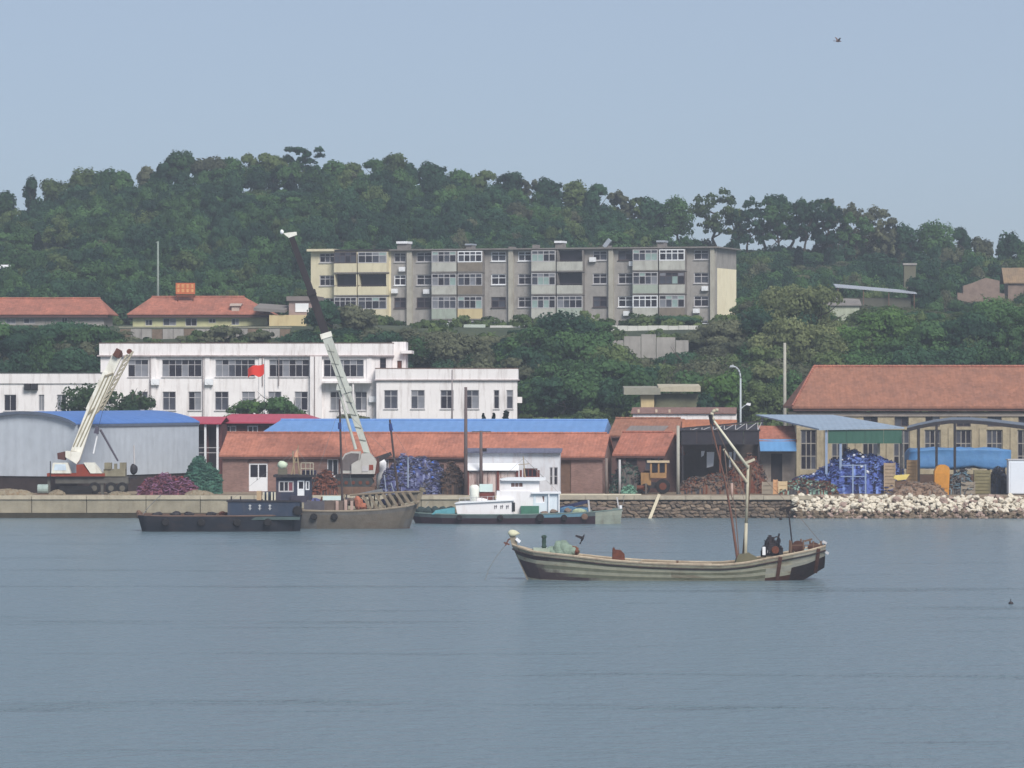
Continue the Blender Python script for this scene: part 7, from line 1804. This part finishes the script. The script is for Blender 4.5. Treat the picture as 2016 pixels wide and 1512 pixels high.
# nearer trees, one by one: (column, distance, top, width, kind, leaf, label)
NEAR = [
 (95, 500, 628, 190, 'broad', LEAF2, 'big dark tree below the far left red roof'), (180, 496, 634, 150, 'broad', LEAF1, 'big green tree left of the retaining wall'), (30, 494, 655, 110, 'broad', LEAF2, 'dark tree at left edge above the white annex'), (225, 488, 668, 90, 'broad', LEAF2, 'dark tree behind the left end of the office'), (140, 484, 680, 120, 'broad', LEAF2, 'low dark tree just above the white annex'),
 (-30, 500, 630, 120, 'broad', LEAF1, 'green tree cut by the left edge below red roof'),
 (168, 446, 726, 128, 'shrub', FLOWER, 'flowering bush hiding the right end of the white annex'), (262, 447, 736, 70, 'shrub', FLOWER, 'white flowered bush before the left office windows'),
 (490, 448, 760, 76, 'shrub', LEAFB, 'round green shrub below the red flag'), (535, 447, 752, 84, 'shrub', LEAF1, 'tallest round shrub before the office ground floor'), (580, 447, 770, 50, 'shrub', LEAFB, 'small shrub left of the office pilaster'),
 (690, 446, 806, 60, 'shrub', LEAF4, 'low grey shrub at the foot of the office'),
 (500, 506, 640, 60, 'shrub', LEAF4, 'grey shrub on the retaining wall'), (440, 505, 622, 60, 'shrub', LEAF4, 'bare grey bush before the sign house'), (600, 503, 640, 90, 'shrub', LEAF2, 'dark bush behind the office roof by crane boom'), (660, 506, 620, 90, 'shrub', LEAF3, 'olive bush below the cream balconies'), (720, 510, 636, 90, 'shrub', LEAF4, 'grey brown bush below the cream balconies'), (770, 508, 640, 90, 'shrub', LEAF2, 'dark bush above the office stair tower'), (375, 505, 650, 50, 'shrub', LEAF4, 'small dry bush on the retaining wall'),
 (640, 507, 588, 80, 'broad', LEAF2, 'dark tree against the cream left end of apartments'), (705, 508, 596, 90, 'broad', LEAF4, 'greyish tree before the cream apartment balconies'), (760, 536, 612, 60, 'shrub', LEAF3, 'olive bush left of first stair pier'),
 (850, 500, 655, 100, 'broad', LEAF4, 'grey brown bare tree behind the office wing on left'), (905, 490, 648, 130, 'broad', LEAF4, 'grey brown bare tree behind the middle of the wing'), (960, 500, 660, 100, 'broad', LEAF4, 'grey brown bare tree behind right half of the wing'), (1010, 496, 680, 90, 'broad', LEAF2, 'dark tree behind the right end of the wing'),
 (1105, 489, 603, 150, 'broad', LEAF2, 'big dark tree hiding the middle of the apartment block'), (1060, 508, 650, 100, 'broad', LEAF2, 'dark tree left of the big tree before the apartments'), (1160, 512, 640, 100, 'broad', LEAF1, 'green tree right of the big tree before the apartments'), (1110, 494, 690, 110, 'broad', LEAF1, 'green tree below the big dark tree'), (1180, 492, 690, 110, 'broad', LEAF1, 'green tree left of the terrace wall'), (1230, 495, 700, 90, 'broad', LEAF3, 'olive tree below the terrace wall'),
 (1062, 487, 640, 130, 'broad', LEAF1, 'tall full green tree left of centre above the blue roof'), (1152, 487, 636, 140, 'broad', LEAF1, 'tall full pale green tree above right end of the blue roof'), (1202, 485, 672, 120, 'broad', LEAF3, 'full yellow green tree left of the terrace wall'), (1028, 486, 676, 100, 'broad', LEAF2, 'dark full tree beside the wing roof corner'), (1120, 478, 700, 150, 'broad', LEAF1, 'broad green tree low behind the wing end'), (1195, 476, 706, 140, 'broad', LEAF1, 'broad green tree low left of the flat roofed hut'), (1270, 478, 712, 120, 'broad', LEAF2, 'dark broad tree just left above the hut roof'), (1320, 476, 716, 110, 'broad', LEAF3, 'olive broad tree just above the hut roof'), (1385, 474, 700, 120, 'broad', LEAF4, 'greyish tree between terrace wall and round bright tree'),
 (1060, 470, 738, 90, 'open', LEAF2, 'dark tree with bare trunks beside the wing'), (1110, 466, 735, 100, 'open', LEAF2, 'dark tree with bare trunks right of the wing'), (1160, 464, 735, 100, 'broad', LEAF1, 'leafy tree above the right end of blue roof'), (1212, 462, 742, 90, 'broad', LEAF2, 'dark tree left of the flat roofed hut'),
 (1420, 448, 728, 80, 'broad', LEAFB, 'bright green round tree left of the street lamp'), (1395, 444, 752, 50, 'shrub', LEAF2, 'dark shrub beside the flat roofed hut'), (1340, 442, 782, 90, 'shrub', LEAF2, 'dark shrub in front of the flat roofed hut'),
 (1290, 490, 700, 100, 'broad', LEAF4, 'dry tree behind the flat roofed hut'), (1345, 488, 690, 110, 'broad', LEAF2, 'dark tree left of the bright green round tree'), (1400, 500, 650, 120, 'broad', LEAF4, 'grey brown tree below the cream gable'), (1460, 494, 665, 120, 'broad', LEAF4, 'grey brown tree behind the street lamp'), (1510, 470, 716, 120, 'broad', LEAF5, 'brownish tree left of the concrete pole'), (1330, 520, 655, 90, 'broad', LEAF2, 'dark tree below the garden wall'), (1430, 500, 626, 110, 'broad', LEAF4, 'bare bush at the foot of the cream gable'),
 (1496, 500, 596, 110, 'broad', LEAF2, 'dark tree right of the cream gable'), (1560, 500, 552, 160, 'broad', LEAF5, 'dry olive tree right of the apartments'), (1612, 498, 560, 140, 'broad', LEAF5, 'dry tan tree left of the whitewashed hut'), (1540, 490, 616, 130, 'broad', LEAF5, 'brown grey tree above the concrete pole'), (1610, 488, 634, 140, 'broad', LEAF5, 'olive tree above left end of tan workshop'),
 (1680, 494, 636, 150, 'broad', LEAFB, 'mid green tree below the whitewashed hut'), (1745, 496, 600, 140, 'broad', LEAFB, 'green tree below the tilted metal roof'), (1800, 505, 612, 130, 'broad', LEAF2, 'dark tree below the stone pillar'), (1860, 500, 625, 130, 'broad', LEAF2, 'dark tree left below the pinkish house'), (1915, 496, 610, 150, 'broad', LEAF2, 'dark tree right below the pinkish house'), (1985, 498, 580, 150, 'broad', LEAF1, 'green tree below the tan roofed house'), (2030, 505, 600, 130, 'broad', LEAF2, 'dark tree at the right edge'),
 (1640, 470, 690, 120, 'broad', LEAF3, 'olive tree behind the left hip of tan workshop'), (1720, 468, 680, 130, 'broad', LEAF1, 'green tree behind the tan workshop ridge on left'), (1800, 466, 678, 130, 'broad', LEAF2, 'dark tree behind the middle of tan workshop ridge'), (1880, 468, 670, 140, 'broad', LEAF2, 'dark tree behind tan workshop ridge on right'), (1960, 466, 676, 130, 'broad', LEAF1, 'green tree behind the right end of workshop ridge'), (1570, 462, 715, 90, 'broad', LEAF4, 'brownish tree between concrete pole and tan workshop'),
 (1898, 594, 566, 70, 'shrub', LEAF1, 'green bush before the left of the pinkish house'), (1958, 592, 560, 80, 'shrub', LEAF3, 'olive bush before the right of the pinkish house'), (2008, 594, 546, 80, 'shrub', LEAF2, 'dark bush before the tan roofed house'), (1700, 584, 586, 60, 'shrub', LEAF4, 'grey bush under the left end of tilted metal roof'), (1770, 586, 580, 70, 'shrub', LEAF1, 'green bush under the right end of tilted metal roof'), (1815, 596, 540, 70, 'broad', LEAF2, 'dark tree right of the stone pillar'),
 (2040, 466, 680, 130, 'broad', LEAF2, 'dark tree behind workshop at the right edge'),
]
for i, (px, d, yt, w_, k, lm, lab) in enumerate(NEAR):
    bush = k == 'shrub'
    tree('bush' if bush else 'tree', lab, px, d, yt, w_ * 1.12, k, lm, None, i, nleaf=3200 if bush else 7000, leaf=.23 if bush else .27, cat='bush' if bush else 'tree', barkm=BARKP if k == 'open' else BARK)
# scrub along the foot of the terrace wall
for i, (px, yt, w_, lm) in enumerate(((1200, 668, 44, LEAF2), (1232, 684, 40, LEAF4), (1262, 690, 36, LEAF4), (1300, 676, 46, LEAF3), (1322, 686, 40, LEAF4), (1346, 664, 56, LEAF2), (1380, 662, 60, LEAF4), (1412, 668, 60, LEAF4))):
    tree('bush', nth(i + 1) + ' bush from the left along the grey terrace wall', px, 484 + (i % 3), yt, w_ * 1.2, 'shrub', lm, None, i, nleaf=2600, leaf=.2, cat='bush')
# tiny dark conifers by the blue roof
for px, yt, lab in ((952, 812, 'leftmost tiny dark conifer above the blue roof'), (972, 811, 'middle tiny dark conifer above the blue roof'), (996, 810, 'rightmost tiny dark conifer pair above the blue roof')):
    tree('conifer', lab, px, 432, yt, 26 if px > 990 else 16, 'cone', LEAFC, 'tiny conifers above the blue roof', int(px), zb=5.4, nleaf=700, leaf=.3)
# undergrowth filling the banks between the terraces
rnd = random.Random(9); VS, QS, TS, o = [], [], [], 0
PS = [crown(300 + i, 'shrub', 260) for i in range(8)]
for i in range(520):
    px = rnd.uniform(-80, 2100); d = rnd.choice((rnd.uniform(474, 508), rnd.uniform(515, 584), rnd.uniform(430, 474)))
    if d < 476 and (px < 1060 or px > 2000): continue
    if d < 476 and 1225 < px < 1385 and d < 452: continue
    if 510 < d < 545 and px < 560: continue
    X = PX(px, d); z0 = ground(X, d)
    if 545 < d and 560 < px < 1475: 
        if d > 552: continue
    V, Qd, t = leaves(PS[i % 8], rnd.uniform(1.2, 2.8), rnd.uniform(2.2, 4.2), .42, (X, d, z0 - .2), rnd.uniform(0, 6), rnd.uniform(-.25, .2))
    VS.append(V); QS.append(Qd + o); TS.append(t); o += len(V)
tag(link_mesh('undergrowth', np_mesh('undergrowth', np.concatenate(VS), np.concatenate(QS), np.concatenate(TS), LEAF3)), 'grey green undergrowth on the banks between walls and trees', 'undergrowth', kind='stuff')

# ---------------------------------------------------------------- sea haze
hm = bpy.data.materials.new('haze'); hm.use_nodes = True
nt = hm.node_tree; nt.nodes.remove(nt.nodes['Principled BSDF'])
pv = nt.nodes.new('ShaderNodeVolumePrincipled')
pv.inputs['Color'].default_value = (.80, .88, 1.0, 1); pv.inputs['Density'].default_value = HAZE
pv.inputs['Anisotropy'].default_value = .2
nt.links.new(pv.outputs[0], nt.nodes['Material Output'].inputs['Volume'])
hz_ = MB().box(-960, 960, -300, 1560, -7.2, 62).build('haze', hm)
hz_['kind'] = 'stuff'; hz_['label'] = 'thin pale sea haze over the whole harbour'
